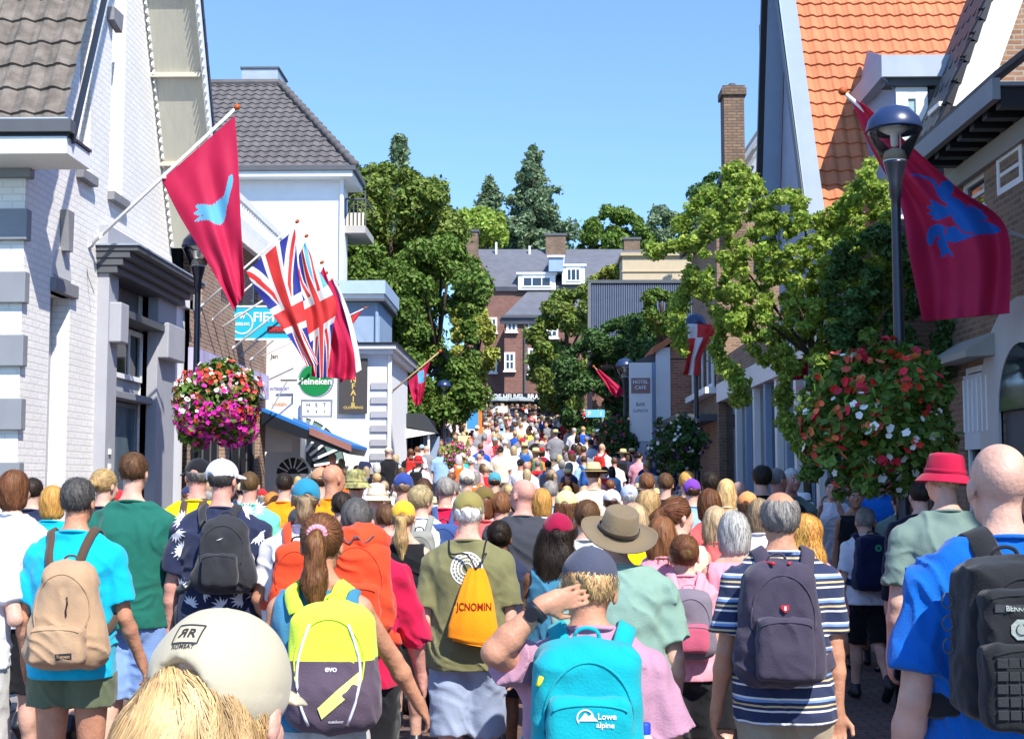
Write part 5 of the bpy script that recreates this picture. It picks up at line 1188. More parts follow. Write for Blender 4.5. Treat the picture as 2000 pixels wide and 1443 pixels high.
tree('dark glossy leaved bush in front of the corrugated roof', [(1095, 700), (1150, 650), (1200, 625), (1250, 612), (1300, 650), (1320, 690), (1270, 740), (1225, 780), (1215, 850), (1130, 850), (1090, 800)], 45, 17000, .15, F_dark, 2, 11, 24, 26, 20, group=G1, name='bush', cat='bush')
tree('dark pine behind the brick chimney and climbing plant', [(1330, 440), (1365, 370), (1395, 335), (1422, 345), (1424, 480), (1335, 480)], 58, 9000, .2, F_dark, 2, 10, 20, 14, 21, group=G1, name='pine_tree')
tree('tree crown behind the small orange roofed house', [(1270, 560), (1330, 580), (1345, 640), (1290, 655), (1255, 620)], 42, 3000, .15, F_green, 1, 9, 16, 6, 22, group=G1)
def conifer(label, cx, top, bot, hw, Y, n, seed, sparse=.5):
    rnd = random.Random(seed); base = P(cx, 940, Y); g = ground(Y); zt = P(cx, top, Y).z; zb = P(cx, bot, Y).z-3
    t = empty('conifer_tree', (base.x, Y, g), label, 'tree', G1); cl = []; tr = MB()
    tr.tube([(base.x, Y, g), (base.x, Y, zb), (base.x, Y, zt)], [.4, .3, .03], 7)
    W_ = hw*Y/F; L = 26
    for i in range(L):
        f = i/(L-1); z = zt-(zt-zb)*f; w = W_*((f*1.0)**.6)*rnd.uniform(.65, 1.15)
        for k in range(9):
            a = rnd.uniform(0, 6.28); ww = w*rnd.uniform(.5, 1.1); e = Vector((base.x+ww*math.cos(a), Y+ww*math.sin(a), z-ww*.12+rnd.uniform(-.2, .2)))
            if ww > .3: tr.tube([(base.x, Y, z), tuple(e)], [.06, .015], 4)
            for q in (.5, .8, 1.02):
                p = Vector((base.x, Y, z)).lerp(e, q); cl.append((p.x, p.y, p.z, max(.3, ww*.26*sparse*2)))
    link('crown', leaves(cl, int(n*1.8), .25, seed, 1.8, .3, .1), t, F_conif); tr.obj('trunk', M_bark, t)
conifer('tall sparse conifer rising highest over the slate roofs', 1042, 292, 480, 92, 104, 13000, 31)
conifer('smaller conifer just left of the tall sparse one', 955, 352, 470, 56, 110, 7000, 32)
conifer('conifer tip poking out above the rounded olive tree', 775, 278, 400, 34, 66, 6000, 33)

# climbing plant on the right
def climber():
    poly = [(1345, 470), (1400, 400), (1420, 345), (1475, 340), (1500, 385), (1560, 370), (1580, 430), (1640, 395), (1700, 330), (1740, 400), (1755, 470), (1750, 560), (1700, 640), (1660, 660), (1590, 690), (1540, 740), (1480, 700), (1430, 640), (1385, 600), (1340, 560)]
    cl = poly_fill(poly, 430, 4.5, 15, 17.2, .8, 41); rnd = random.Random(5)
    # wandering shoots
    sh = [[(1420, 420), (1390, 380), (1360, 400), (1330, 440)], [(1480, 360), (1440, 330), (1430, 345)], [(1640, 420), (1690, 370), (1700, 320)], [(1350, 540), (1330, 590), (1320, 640), (1335, 690)], [(1420, 620), (1400, 690), (1440, 740), (1445, 780)], [(1540, 720), (1530, 780), (1545, 850), (1590, 900)], [(1600, 690), (1640, 680), (1700, 640)], [(1365, 470), (1320, 480), (1280, 490)], [(1640, 560), (1740, 520), (1790, 560)]]
    st = MB()
    for s in sh:
        pts = catmull([P(x, y, 17.2+rnd.uniform(-.2, .2)) for x, y in s], 5); st.tube(pts, .008, 4)
        for p in pts: cl.append((p.x, p.y, p.z, rnd.uniform(.05, .12)))
    b = P(1585, 940, 17.4); t = empty('climbing_plant', (b.x, 17.4, 0), 'bright green climbing plant spreading over the house fronts below the orange roof', 'climbing plant')
    st.tube([(b.x, 17.4, 0), P(1570, 800, 17.4), P(1600, 700, 17.3), P(1560, 600, 17.2)], [.06, .05, .04, .02], 7)
    for e in ((1420, 480), (1500, 420), (1640, 480), (1460, 600), (1690, 560), (1720, 600)): st.tube([P(1590, 700, 17.3), P((1590+e[0])/2, (680+e[1])/2+10, 17.2), P(*e, 17.1)], [.03, .02, .006], 5)
    link('foliage', leaves([(a, b_, c, d*1.25) for a, b_, c, d in cl], 80000, .046, 42, 1.5, .18, .0), t, F_lime); st.obj('stem', M_bark, t)
    # darker ivy at its right, over the wall behind the lamp
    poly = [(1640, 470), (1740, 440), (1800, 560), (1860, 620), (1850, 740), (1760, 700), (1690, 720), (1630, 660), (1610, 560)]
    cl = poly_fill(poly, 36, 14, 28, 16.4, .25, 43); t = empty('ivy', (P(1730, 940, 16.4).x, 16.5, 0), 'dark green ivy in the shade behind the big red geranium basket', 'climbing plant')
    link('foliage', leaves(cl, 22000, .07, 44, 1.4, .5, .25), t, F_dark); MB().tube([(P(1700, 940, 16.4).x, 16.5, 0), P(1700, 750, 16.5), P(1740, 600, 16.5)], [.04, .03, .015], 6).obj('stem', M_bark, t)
climber()

# ================================================================ lamps and baskets
def lamp(cx, top, Y, label, s=1.0):
    b = P(cx, 940, Y); X = b.x; g = ground(Y); zt = P(cx, top, Y).z
    t = empty('street_lamp', (X, Y, g), label, 'street lamp', 'street lamps'); z = lambda d: zt-d*s
    p = MB(); p.lathe((X, Y, 0), [(.0001, g), (.10*s, g), (.10*s, g+.9), (.062*s, g+1.0), (.055*s, g+2.2), (.062*s, g+2.22), (.05*s, g+2.3), (.040*s, z(.95)), (.040*s, z(.82)), (.052*s, z(.80)), (.056*s, z(.68)), (.095*s, z(.52)), (.10*s, z(.50)), (.0001, z(.50))], 20); p.obj('pole', M_pole, t, True)
    MB().lathe((X, Y, 0), [(.098*s, z(.50)), (.10*s, z(.46)), (.085*s, z(.41)), (.05*s, z(.39)), (.0001, z(.39))], 20).obj('lamp_base', mat('opal_white', (.7, .7, .68, 1), rough=.3), t, True)
    MB().lathe((X, Y, 0), [(.09*s, z(.495)), (.115*s, z(.48)), (.215*s, z(.27)), (.228*s, z(.225)), (.222*s, z(.20))], 28).obj('glass_bowl', M_clear, t, True)
    MB().lathe((X, Y, 0), [(.0001, z(.21)), (.20*s, z(.205)), (.232*s, z(.235)), (.238*s, z(.215)), (.215*s, z(.13)), (.14*s, z(.045)), (.05*s, z(.012)), (.0001, z(0))], 28).obj('lamp_cap', mat('lamp_cap_blue', C(36, 54, 92), rough=.32, spec=.6), t, True)
    q = MB(); q.tube([(X+.05*s, Y, z(.40)), (X+.05*s, Y, z(.21))], .006*s, 5); q.lathe((X, Y, 0), [(.0001, z(.205)), (.13*s, z(.21)), (.07*s, z(.25)), (.035*s, z(.26)), (.03*s, z(.36)), (.0001, z(.37))], 14); q.obj('bulb', mat('opal_white', (.7, .7, .68, 1), rough=.3), t, True)
    return X, g
lamp(1763, 205, 11.3, 'tall black street lamp with blue domed cap before the big maroon flag')
lamp(379, 452, 18.4, 'black street lamp on the left partly behind the hanging maroon flag')
lamp(866, 741, 41, 'small distant street lamp left of the crowd, beside the dark shop')
lamp(1222, 699, 34, 'street lamp right of centre beside the white sign board')
lamp(1362, 612, 26, 'street lamp mostly hidden by the red and white flag and plant')
def blossoms(c, r, n, cols, seed, size=.05, zsq=1.0, cl=None, t=None):
    rs = np.random.RandomState(seed); nn = len(cols)
    for ci, (m, w, bias) in enumerate(cols):
        k = int(n*w); bm = MB(); 
        for _ in range(k):
            while True:
                d = rs.normal(size=3); d /= np.linalg.norm(d)
                v = noise.noise(Vector(d)*2.2+Vector((ci*7.1+seed, 0, 0)))+bias(d)
                if v > .06 or rs.rand() < .06: break
            q = Vector(c)+Vector((d[0]*r, d[1]*r, d[2]*r*zsq)); e = min(cl[1:], key=lambda w: (Vector(w[:3])-q).length-w[3]); d2 = (Vector(rs.normal(size=3))*.9+Vector(d)*1.1).normalized(); p = (Vector(e[:3])+d2*e[3]*rs.uniform(.8, 1.25)) if rs.rand() < .75 else q*1.0
            d = np.array(d2); nm = Vector(d+rs.normal(size=3)*.35).normalized(); a = nm.orthogonal().normalized(); b = nm.cross(a); s = size*rs.uniform(.6, 1.2)
            n5 = 5; vs = [p+nm*s*.05]; 
            for i in range(10):
                an = math.pi*2*i/10; rr = s*.5*(1 if i % 2 == 0 else .80)*rs.uniform(.8, 1.1); vs.append(p+(a*math.cos(an)+b*math.sin(an))*rr+nm*s*(.14 if i % 2 == 0 else .1))
            bm.add(vs, [(0, 1+i, 1+(i+1) % 10) for i in range(10)])
        o = bm.obj('blossoms', m, t); o['kind'] = 'stuff'
def basket(cx, cy, Y, rpx, label, cols, leafm, seed, n=400, zsq=.85, leafn=5000, extra=()):
    c = P(cx, cy, Y); r = rpx*Y/F; t = empty('flower_basket', (c.x, Y, c.z-r*.8), label, 'flower basket', 'flower baskets on the street lamps')
    MB().lathe((c.x, Y, c.z), [(.0001, -r*.55), (r*.3, -r*.5), (r*.55, -r*.2), (r*.6, 0), (.0001, .01)], 18).obj('basket', M_dkgrey, t, True)
    cl = [(c.x, Y, c.z, r*.80)]; rnd = random.Random(seed)
    for _ in range(30):
        d = Vector((rnd.gauss(0, 1), rnd.gauss(0, 1), rnd.gauss(0, 1))).normalized(); cl.append((c.x+d.x*r*.75, Y+d.y*r*.75, c.z+d.z*r*.80*zsq, r*rnd.uniform(.14, .46)))
    for _ in range(16):
        a = rnd.uniform(0, 6.28); q = rnd.uniform(.5, 1.05); cl.append((c.x+math.cos(a)*r*q, Y+math.sin(a)*r*q, c.z-r*zsq*rnd.uniform(.2, 1.25)*(1.3-q*.6), r*rnd.uniform(.07, .16)))
    for _ in range(9):
        a = rnd.uniform(0, 6.28); q = rnd.uniform(.2, 1.0); cl.append((c.x+math.cos(a)*r*q, Y+math.sin(a)*r*q, c.z+r*zsq*rnd.uniform(.75, 1.15)*(1.2-q*.5), r*rnd.uniform(.08, .2)))
    for (dx, dy, rr) in extra: q = P(cx+dx, cy+dy, Y); cl.append((q.x, q.y, q.z, rr*Y/F))
    link('foliage', leaves(cl, leafn, r*.09+.02, seed, 1.4, .5, .5), t, leafm)
    blossoms((c.x, Y, c.z), r, n, cols, seed, .065+.02*(r > .5), zsq, cl, t)
    return t
def petal(name, c): return mat(name, c, rough=.6, island=.3)
PM = petal('petal_magenta', (.60, .02, .30, 1)); PR = petal('petal_red', (.62, .03, .02, 1)); PO = petal('petal_coral', (.75, .16, .07, 1)); PW = petal('petal_white', (.75, .73, .66, 1)); PP = petal('petal_pink', (.66, .20, .32, 1)); PV = petal('petal_purple', (.10, .02, .10, 1)); PY = petal('petal_yellow', (.6, .5, .12, 1))
lo_ = lambda d: -.25*d[2]; hi_ = lambda d: .25*d[2]; al = lambda d: .05
basket(425, 790, 18.1, 78, 'bright basket of magenta and red petunias on the left street lamp', [(PM, .50, lambda d: -.9*d[2]+.1), (PR, .16, hi_), (PO, .12, hi_), (PW, .13, lambda d: .7*d[2]), (PP, .09, al)], F_green, 51, 1500, .9, 8000, [(20, -60, 25), (-20, -62, 22), (50, -50, 20), (-60, 40, 14)])
basket(1712, 815, 11.2, 128, 'huge shaded basket of red geraniums and small white flowers before the right brick house', [(PR, .36, al), (PW, .26, lambda d: -.5*d[2]), (PO, .12, lambda d: -.5*d[0])], F_green, 52, 1000, 1.02, 22000, [(-30, -100, 30), (20, -125, 28), (60, -115, 28), (-95, -70, 34), (120, 10, 24), (-105, 60, 28), (100, -100, 26), (130, -50, 22), (-60, 110, 26), (50, 125, 28), (-120, -10, 26), (0, 130, 22), (90, 100, 24)])
for i in range(3): pass
basket(1204, 858, 33.8, 42, 'dark red flower basket on the lamp beside the white sign board', [(PV, .5, al), (PR, .2, al), (PO, .12, lambda d: -.5*d[0])], F_dark, 53, 320, .9, 3000)
basket(1322, 868, 25.8, 54, 'dark purple flower basket with white dots right of the white sign board', [(PV, .3, al), (PW, .3, al)], F_dark, 54, 330, .9, 4000)
basket(893, 893, 30.5, 26, 'small magenta flower basket above heads left of the street centre', [(PM, .7, al), (PP, .2, al)], F_lime, 55, 260, 1.1, 1500, [(-22, -15, 14)])
# tall geranium stem sticking out of the big basket
# ================================================================ flags and signs
def flagm(name, c, tr=.25):
    if name in MATS: return MATS[name]
    m = mat(name, c, rough=.6, var=.05, scale=4, spec=.2, bump=.06, bscale=300); N = m.node_tree.nodes; L = m.node_tree.links; b = N['Principled BSDF']
    t = N.new('ShaderNodeBsdfTranslucent'); L.new(b.inputs['Base Color'].links[0].from_socket, t.inputs[0])
    mx = N.new('ShaderNodeMixShader'); mx.inputs[0].default_value = tr; L.new(b.outputs[0], mx.inputs[1]); L.new(t.outputs[0], mx.inputs[2]); L.new(mx.outputs[0], N['Material Output'].inputs[0]); return m
FM = [flagm('flag_maroon', (.56, .022, .085, 1)), flagm('flag_pale_blue', (.14, .46, .70, 1)), flagm('flag_navy', (.035, .045, .30, 1)), flagm('flag_red', (.66, .05, .05, 1)), flagm('flag_white', (.74, .73, .74, 1)), flagm('flag_royal_blue', (.02, .14, .52, 1))]
def chaikin(p, n=2):
    for _ in range(n): p = [q for i in range(len(p)) for q in ((p[i][0]*.75+p[(i+1) % len(p)][0]*.25, p[i][1]*.75+p[(i+1) % len(p)][1]*.25), (p[i][0]*.25+p[(i+1) % len(p)][0]*.75, p[i][1]*.25+p[(i+1) % len(p)][1]*.75))]
    return p
def inpoly(x, y, poly):
    c = False; j = len(poly)-1
    for i in range(len(poly)):
        if (poly[i][1] > y) != (poly[j][1] > y) and x < (poly[j][0]-poly[i][0])*(y-poly[i][1])/(poly[j][1]-poly[i][1])+poly[i][0]: c = not c
        j = i
    return c
def interp(pts, v):
    t = v*(len(pts)-1); i = min(int(t), len(pts)-2); f = t-i; a = pts[max(i-1, 0)]; b = pts[i]; c = pts[i+1]; d = pts[min(i+2, len(pts)-1)]
    return [.5*((2*b[q])+(c[q]-a[q])*f+(2*a[q]-5*b[q]+4*c[q]-d[q])*f*f+(3*b[q]-a[q]-3*c[q]+d[q])*f**3) for q in range(2)]
def flag(L_, R_, Y, amp, nf, color, label, seed=0, nu=70, nv=90, dY=0., group='flags along the street', ph=0):
    """cloth hanging between a left and right edge (photo pixels), folds in depth"""
    V = []; mi = []; Fs = []; px = []
    for j in range(nv+1):
        v = j/nv; l = interp(L_, v); r = interp(R_, v)
        for i in range(nu+1):
            u = i/nu; x = l[0]+(r[0]-l[0])*u; y = l[1]+(r[1]-l[1])*u
            grow = min(1, .15+v*1.5)
            d = amp*grow*(math.sin(nf*math.pi*2*(u+.18*math.sin(v*3+seed))+ph+v*1.2)+.45*math.sin(nf*3.7*math.pi*u+seed+v*2.5))+dY*(u-.5)*2+amp*.5*(noise.noise(Vector((u*5, v*6, seed)))*1.4)
            V.append(P(x, y, Y+d)); px.append((x, y))
    for j in range(nv):
        for i in range(nu):
            a = j*(nu+1)+i; Fs.append((a, a+1, a+nu+2, a+nu+1)); mi.append(color((i+.5)/nu, (j+.5)/nv, (px[a][0]+px[a+nu+2][0])/2, (px[a][1]+px[a+nu+2][1])/2))
    me = bpy.data.meshes.new('flag'); me.from_pydata([tuple(v) for v in V], [], Fs)
    o = link('flag', me, None, FM); me.polygons.foreach_set('material_index', mi); me.polygons.foreach_set('use_smooth', [True]*len(Fs))
    so = o.modifiers.new('Solidify', 'SOLIDIFY'); so.thickness = .003
    return tag(o, label, 'flag', group)
def union(u, v, bg=2):
    x = (u-.5)*2; y = (v-.5)*2
    if abs(x) < .14 or abs(y) < .22: return 3
    if abs(x) < .24 or abs(y) < .36: return 4
    for s in (1, -1):
        d = (x*s-y)/1.414
        if abs(d+.04*s*(1 if x > 0 else -1)) < .065: return 3
        if abs(d) < .17: return 4
    return bg
def pole(base, tip, label, r=.022, m=None, knob=True, cleats=0, group='flagpoles on the house fronts'):
    base = Vector(base); tip = Vector(tip); t = empty('flagpole', base, label, 'flagpole', group); d = (tip-base).normalized()
    MB().tube([base, base.lerp(tip, .5), tip], [r, r*.95, r*.75], 10).obj('shaft', m or M_white, t, True)
    if knob: MB().tube([tip, tip+d*.03, tip+d*.07, tip+d*.09], [r*.7, r*1.6, r*1.5, r*.3], 10).obj('finial', mat('orange_knob', (.45, .09, .02, 1), rough=.5), t, True)
    MB().tube([base-d*.06, base+d*.16], r*1.5, 8).obj('holder', M_steel, t, True)
    for k in range(cleats):
        q = base.lerp(tip, .12+.42*k); MB().box(q.x-.02, q.x+.02, q.y-.05, q.y-.02, q.z-.06, q.z+.01).obj('cleat', M_white, t)
    return t
# big hanging maroon flag on the left
YL = 17.5; bs = P(163, 492, YL); tp = P(458, 214, YL)
pole(bs, tp, 'long white flagpole leaning out from the white gabled house on the left', .026, cleats=2)
cord = MB(); cord.tube([P(166, 500, YL-.05), P(172, 540, YL-.05), P(184, 573, YL-.05)], .006, 5); tag(cord.obj('cord', M_dkgrey), 'thin halyard cord hanging from the foot of the long white flagpole', 'cord')
peg = [[(376, 416), (392, 408), (404, 402), (418, 400), (427, 392), (436, 386), (441, 372), (445, 350), (450, 340), (456, 342), (454, 362), (449, 380), (446, 395), (443, 405), (441, 425), (434, 440), (420, 438), (408, 430), (396, 430), (384, 434), (377, 431), (390, 424), (400, 420), (386, 422)], [(386, 410), (380, 402), (392, 398), (412, 402), (402, 410)], [(428, 400), (430, 386), (434, 396), (438, 384), (440, 398)]]
peg = [chaikin(p, 1) for p in peg]
def cA(u, v, x, y):
    for p in peg:
        if inpoly(x, y, p): return 1
    return 0
flag([(316, 352), (350, 420), (398, 500), (432, 560), (456, 606)], [(459, 226), (466, 330), (471, 440), (477, 540), (477, 575)], YL-.02, .045, 1.7, cA, 'large maroon flag with a small pale blue winged horse hanging at the near left', 1.5, 110, 120)
# row of poles on the brick shop house
rows = [((385, 605), (577, 436), 22.7), ((404, 634), (595, 464), 23.5), ((406, 657), (625, 515), 24.3), ((447, 686), (634, 536), 25.1), ((465, 698), (645, 550), 25.8), ((483, 708), (655, 560), 26.6), ((470, 715), (710, 603), 27.8)]
lab = ['nearest white flagpole of the row on the brick shop house, carrying the union flag', 'second white flagpole of the row on the brick shop house', 'third white flagpole of the row on the brick shop house, above the turquoise sign', 'fourth white flagpole of the row, behind the turquoise sign', 'fifth white flagpole of the row, under the turquoise sign', 'sixth white flagpole of the row, lowest left end under the turquoise sign', 'farthest thin flagpole of the row with its tip right of the flags']
for (a, b, Y), l in zip(rows, lab): pole(P(*a, Y), P(*b, Y), l, .02 if Y < 27 else .012)
flag([(480, 531), (505, 575), (540, 625), (572, 670), (600, 716)], [(577, 446), (582, 520), (594, 600), (604, 660), (622, 712)], 22.65, .04, 1.1, lambda u, v, x, y: union(v*.95, u), 'nearest union flag of the bunch on the left, spread widest', 2.1, 110, 110)
flag([(583, 500), (584, 560), (592, 620), (606, 680), (616, 738)], [(596, 472), (618, 520), (656, 590), (650, 640), (640, 738)], 23.45, .045, 1.3, lambda u, v, x, y: union(u*.9+.05, v*1.1-.1, 1 if (u > .4 and v < .62) else 2), 'second union flag with bright pale blue quarters, behind the nearest one', 3.3, 100, 110)
flag([(612, 560), (606, 640), (610, 690), (608, 735)], [(632, 520), (660, 600), (690, 680), (694, 742)], 24.25, .07, 2.2, lambda u, v, x, y: 0, 'crimson flag hanging low behind the union flags', 4.7)
flag([(638, 550), (650, 620), (662, 690), (664, 748)], [(655, 545), (682, 610), (700, 680), (706, 722)], 25.0, .06, 1.8, lambda u, v, x, y: 4 if u > .74 else (2 if u > .66 else 0), 'red flag with a white edge, rightmost of the bunch on the left', 6.2)
flag([(676, 622), (680, 640)], [(708, 606), (690, 632)], 27.75, .02, 1, lambda u, v, x, y: 3, 'tiny red pennant at the tip of the farthest left pole', 1, 20, 20)
# small flags further on
pole(P(757, 772, 31.2), P(857, 688, 31.2), 'wooden flagpole on the white corner building carrying a small red flag', .022, mat('pole_wood', (.45, .30, .16, 1), rough=.7))
flag([(797, 745), (803, 770), (808, 785), (812, 792)], [(840, 706), (832, 735), (829, 760), (822, 790)], 31.15, .05, 1.6, lambda u, v, x, y: 1 if inpoly(x, y, [(815, 728), (828, 722), (829, 745), (818, 750)]) else 0, 'small red flag with pale blue mark on the wooden pole left of the trees', 2.9, 40, 50)
pole(P(1216, 772, 38), P(1162, 718, 38), 'short pole leaning left with a rolled red flag, right of centre', .02, mat('pole_wood', (.45, .30, .16, 1)))
flag([(1163, 722), (1180, 745), (1192, 765), (1202, 777)], [(1172, 722), (1195, 742), (1214, 758), (1218, 770)], 37.9, .05, 1.4, lambda u, v, x, y: 0, 'rolled red flag leaning left beside the street lamp right of centre', 3.9, 30, 40)
pole(P(1112, 780, 45), P(1106, 712, 45), 'thin pole of the blue and dark red flag against the dark bush', .02)
flag([(1105, 716), (1103, 740), (1100, 765)], [(1115, 716), (1118, 745), (1116, 772)], 44.9, .05, 1.4, lambda u, v, x, y: 0 if v < .45 else 5, 'narrow dark red and blue flag hanging against the dark bush', 5.9, 30, 40)
pole(P(965, 775, 64), P(930, 745, 64), 'far pole with pink flag before the brown brick building', .03)
flag([(934, 747), (944, 760), (950, 772)], [(938, 746), (952, 758), (958, 766)], 63.9, .04, 1.2, lambda u, v, x, y: 0, 'far thin pink red flag before the brown brick building', 7.9, 20, 24)
pole(P(1420, 700, 25.5), P(1345, 640, 25.5), 'pole of the red and white flag below the climbing plant', .02)
flag([(1336, 632), (1342, 665), (1340, 705), (1333, 732)], [(1404, 634), (1392, 660), (1372, 690), (1368, 733)], 25.4, .08, 1.3, lambda u, v, x, y: (4 if (u < .38 and v < .30) or (abs(u-.45) < .14 and v > .3) else 3), 'red and white flag curling below the climbing plant', 8.3, 50, 60)
pole(P(1600, 745, 18.2), P(1520, 700, 18.2), 'pole of the dark red flag behind the climbing plant shoots', .018)
flag([(1524, 702), (1526, 724), (1524, 744)], [(1580, 700), (1578, 722), (1580, 740)], 18.0, .05, 1.6, lambda u, v, x, y: 0, 'dark red flag half hidden behind the climbing plant and red geraniums', 9.1, 40, 30)
# right: big shaded maroon flag with blue rider
YR = 13.8; pole(P(1957, 449, YR), P(1652, 184, YR), 'white flagpole leaning out from the right house behind the near lamp', .028)
_b = P(1957, 449, YR); _w = MB().bar(_b, (5.12, YR, _b.z-.1), .04); _p = [o for o in bpy.data.objects if o.name.startswith('flagpole') and (o.location-_b).length < .01][0]; _w.obj('bracket', M_steel, _p)
rid = [
 [(1832, 372), (1836, 358), (1846, 350), (1858, 354), (1864, 366), (1860, 380), (1850, 388), (1838, 386)],                      # head
 [(1846, 384), (1862, 384), (1882, 396), (1900, 418), (1918, 440), (1905, 456), (1880, 452), (1862, 430), (1850, 408)],          # torso
 [(1862, 392), (1846, 388), (1832, 366), (1826, 348), (1778, 338), (1779, 343), (1821, 352), (1826, 372), (1842, 398)],          # raised arm and spear
 [(1852, 406), (1840, 402), (1828, 394), (1812, 388), (1824, 402), (1806, 402), (1822, 412), (1808, 418), (1826, 422), (1816, 430), (1836, 430), (1852, 424), (1860, 414)],  # left wing
 [(1890, 404), (1896, 396), (1900, 408), (1908, 400), (1910, 412), (1920, 408), (1919, 420), (1930, 420), (1924, 432), (1906, 430)],    # right wing
 [(1812, 450), (1822, 438), (1838, 438), (1852, 446), (1872, 440), (1900, 432), (1925, 432), (1946, 440), (1958, 452), (1934, 458), (1912, 458), (1896, 466), (1868, 474), (1850, 472), (1838, 462), (1826, 464), (1824, 476), (1813, 480), (1809, 466)],   # horse
 [(1836, 462), (1850, 470), (1852, 484), (1862, 496), (1860, 502), (1848, 492), (1846, 503), (1838, 502), (1838, 486), (1828, 476)]]     # forelegs
rid = [chaikin(p, 2) if k not in (3, 4) else chaikin(p, 1) for k, p in enumerate(rid)]
edge = [[(1862, 430), (1880, 452), (1905, 456), (1903, 459), (1878, 455), (1860, 434)], [(1850, 446), (1846, 460), (1843, 459), (1846, 446)]]
def cR(u, v, x, y):
    for p in edge:
        if inpoly(x, y, p): return 0
    for p in rid:
        if inpoly(x, y, p): return 5
    return 0
flag([(1660, 190), (1702, 292), (1757, 395), (1778, 510), (1802, 628)], [(1690, 205), (1796, 300), (1872, 368), (1966, 446), (1972, 612)], YR-.05, .07, 1.6, cR, 'huge shaded maroon flag with a blue winged horse rider at the right', 2.2, 130, 130, dY=-.15)
# ---------------- signs
def board(name, x0, y0, x1, y1, Y, m, label, cat, th=.06, frame=None, parent=None):
    a = P(x0, y1, Y); b = P(x1, y0, Y); t = empty(name, (a.x, Y, a.z), label, cat)
    MB().box(a.x, b.x, Y, Y+th, a.z, b.z).obj('panel', m, t, bevel=.006)
    if frame: f = MB(); w = .035; [f.box(*q) for q in ((a.x-w, b.x+w, Y-.01, Y+th+.01, b.z, b.z+w), (a.x-w, b.x+w, Y-.01, Y+th+.01, a.z-w, a.z), (a.x-w, a.x, Y-.01, Y+th+.01, a.z, b.z), (b.x, b.x+w, Y-.01, Y+th+.01, a.z, b.z))]; f.obj('frame', frame, t)
    return t
def txt(t, s, px, py, h, Y, m, **k): return lettering(s, h*Y/F*1.38, P(px, py, Y-.006), (1, 0, 0), (0, 0, 1), m, t, **k)
def ring(t, cx, cy, r, w, Y, m, name='emblem'):
    c = P(cx, cy, Y); q = Y/F; N = 36; mb = MB()
    for i in range(N):
        a0 = 2*math.pi*i/N; a1 = 2*math.pi*(i+1)/N; r0 = (r-w)*q; r1 = r*q
        mb.add([(c.x+r0*math.cos(a0), Y-.006, c.z+r0*math.sin(a0)), (c.x+r1*math.cos(a0), Y-.006, c.z+r1*math.sin(a0)), (c.x+r1*math.cos(a1), Y-.006, c.z+r1*math.sin(a1)), (c.x+r0*math.cos(a1), Y-.006, c.z+r0*math.sin(a1))], [(0, 1, 2, 3)])
    return mb.obj(name, m, t)
Ys = 25.3; M_turq = mat('turquoise_sign', (.02, .42, .60, 1), rough=.4)
t = board('hanging_sign', 443, 600, 612, 661, Ys, M_turq, 'turquoise projecting shop sign with white ring emblem under the flags', 'shop sign', frame=M_white)
ring(t, 473, 631, 22, 2.5, Ys, M_white); txt(t, 'BISSELING', 473, 633, 6, Ys, M_white, sx=.8); txt(t, 'W', 473, 619, 8, Ys, M_white); txt(t, 'FIETSEN', 540, 620, 19, Ys, M_white)
mb = MB(); a = P(522, 650, Ys-.02); b = P(575, 637, Ys-.02); mb.box(a.x, b.x, Ys-.012, Ys-.003, a.z, b.z); mb.obj('display', mat('red_display', (.16, .03, .05, 1), rough=.4), t); txt(t, 'OPEN', 540, 643, 8, Ys-.012, mat('red_letters', (.6, .05, .05, 1)))
M_banner = mat('pale_banner', C(226, 216, 206), rough=.8, var=.04)
t = board('standing_banner', 514, 668, 574, 882, 28.3, M_banner, 'tall pale vertical banner panel beside the turquoise sign', 'banner', .02)
txt(t, 'INTERSPORT', 546, 760, 6, 28.3, mat('blue_letters', (.08, .12, .4, 1)), sx=.8); txt(t, 'JANSSEN', 546, 790, 6, 28.3, mat('orange_letters', (.6, .25, .06, 1)), sx=.9); txt(t, 'Jan', 536, 696, 9, 28.3, M_dkgrey)
# round green beer sign
Yg = 28.0; t = empty('round_beer_sign', tuple(P(616, 742, Yg)), 'round green beer sign with white lettering below the flags', 'sign'); c = P(616, 742, Yg); q = Yg/F
def disc(nm, r, y0, y1, m):
    mb = MB(); mb.tube([(c.x, y0, c.z), (c.x, y1, c.z)], r*q, 40); return mb.obj(nm, m, t, False)
disc('rim', 35, Yg+.0, Yg+.12, M_zinc); disc('panel', 31.5, Yg-.008, Yg+.0, mat('beer_green', (.01, .22, .06, 1), rough=.3)); txt(t, 'Heineken', 614, 745, 13, Yg-.01, M_white)
st = MB(); st.add([(c.x+math.cos(math.pi/2+i*math.pi/5)*(9 if i % 2 == 0 else 4)*q-.0, Yg-.014, c.z+.22+math.sin(math.pi/2+i*math.pi/5)*(9 if i % 2 == 0 else 4)*q) for i in range(10)], [tuple(range(10))]); st.obj('star', mat('red_letters', (.6, .05, .05, 1)), t)
MB().tube([(c.x-.35, Yg+.06, c.z), (c.x-.75, Yg+.06, c.z)], .02).obj('bracket', M_dkgrey, t)
# notice board, street name
t = board('notice_board', 590, 783, 646, 812, 30.05, M_white, 'white notice board with dark symbols under the green beer sign', 'sign', .04, frame=M_grey)
for (px, ch) in ((602, 'H'), (618, 'S'), (634, 'T')): txt(t, ch, px, 791, 8, 30.05, M_dkgrey); txt(t, ch.lower(), px, 803, 7, 30.05, M_dkgrey)
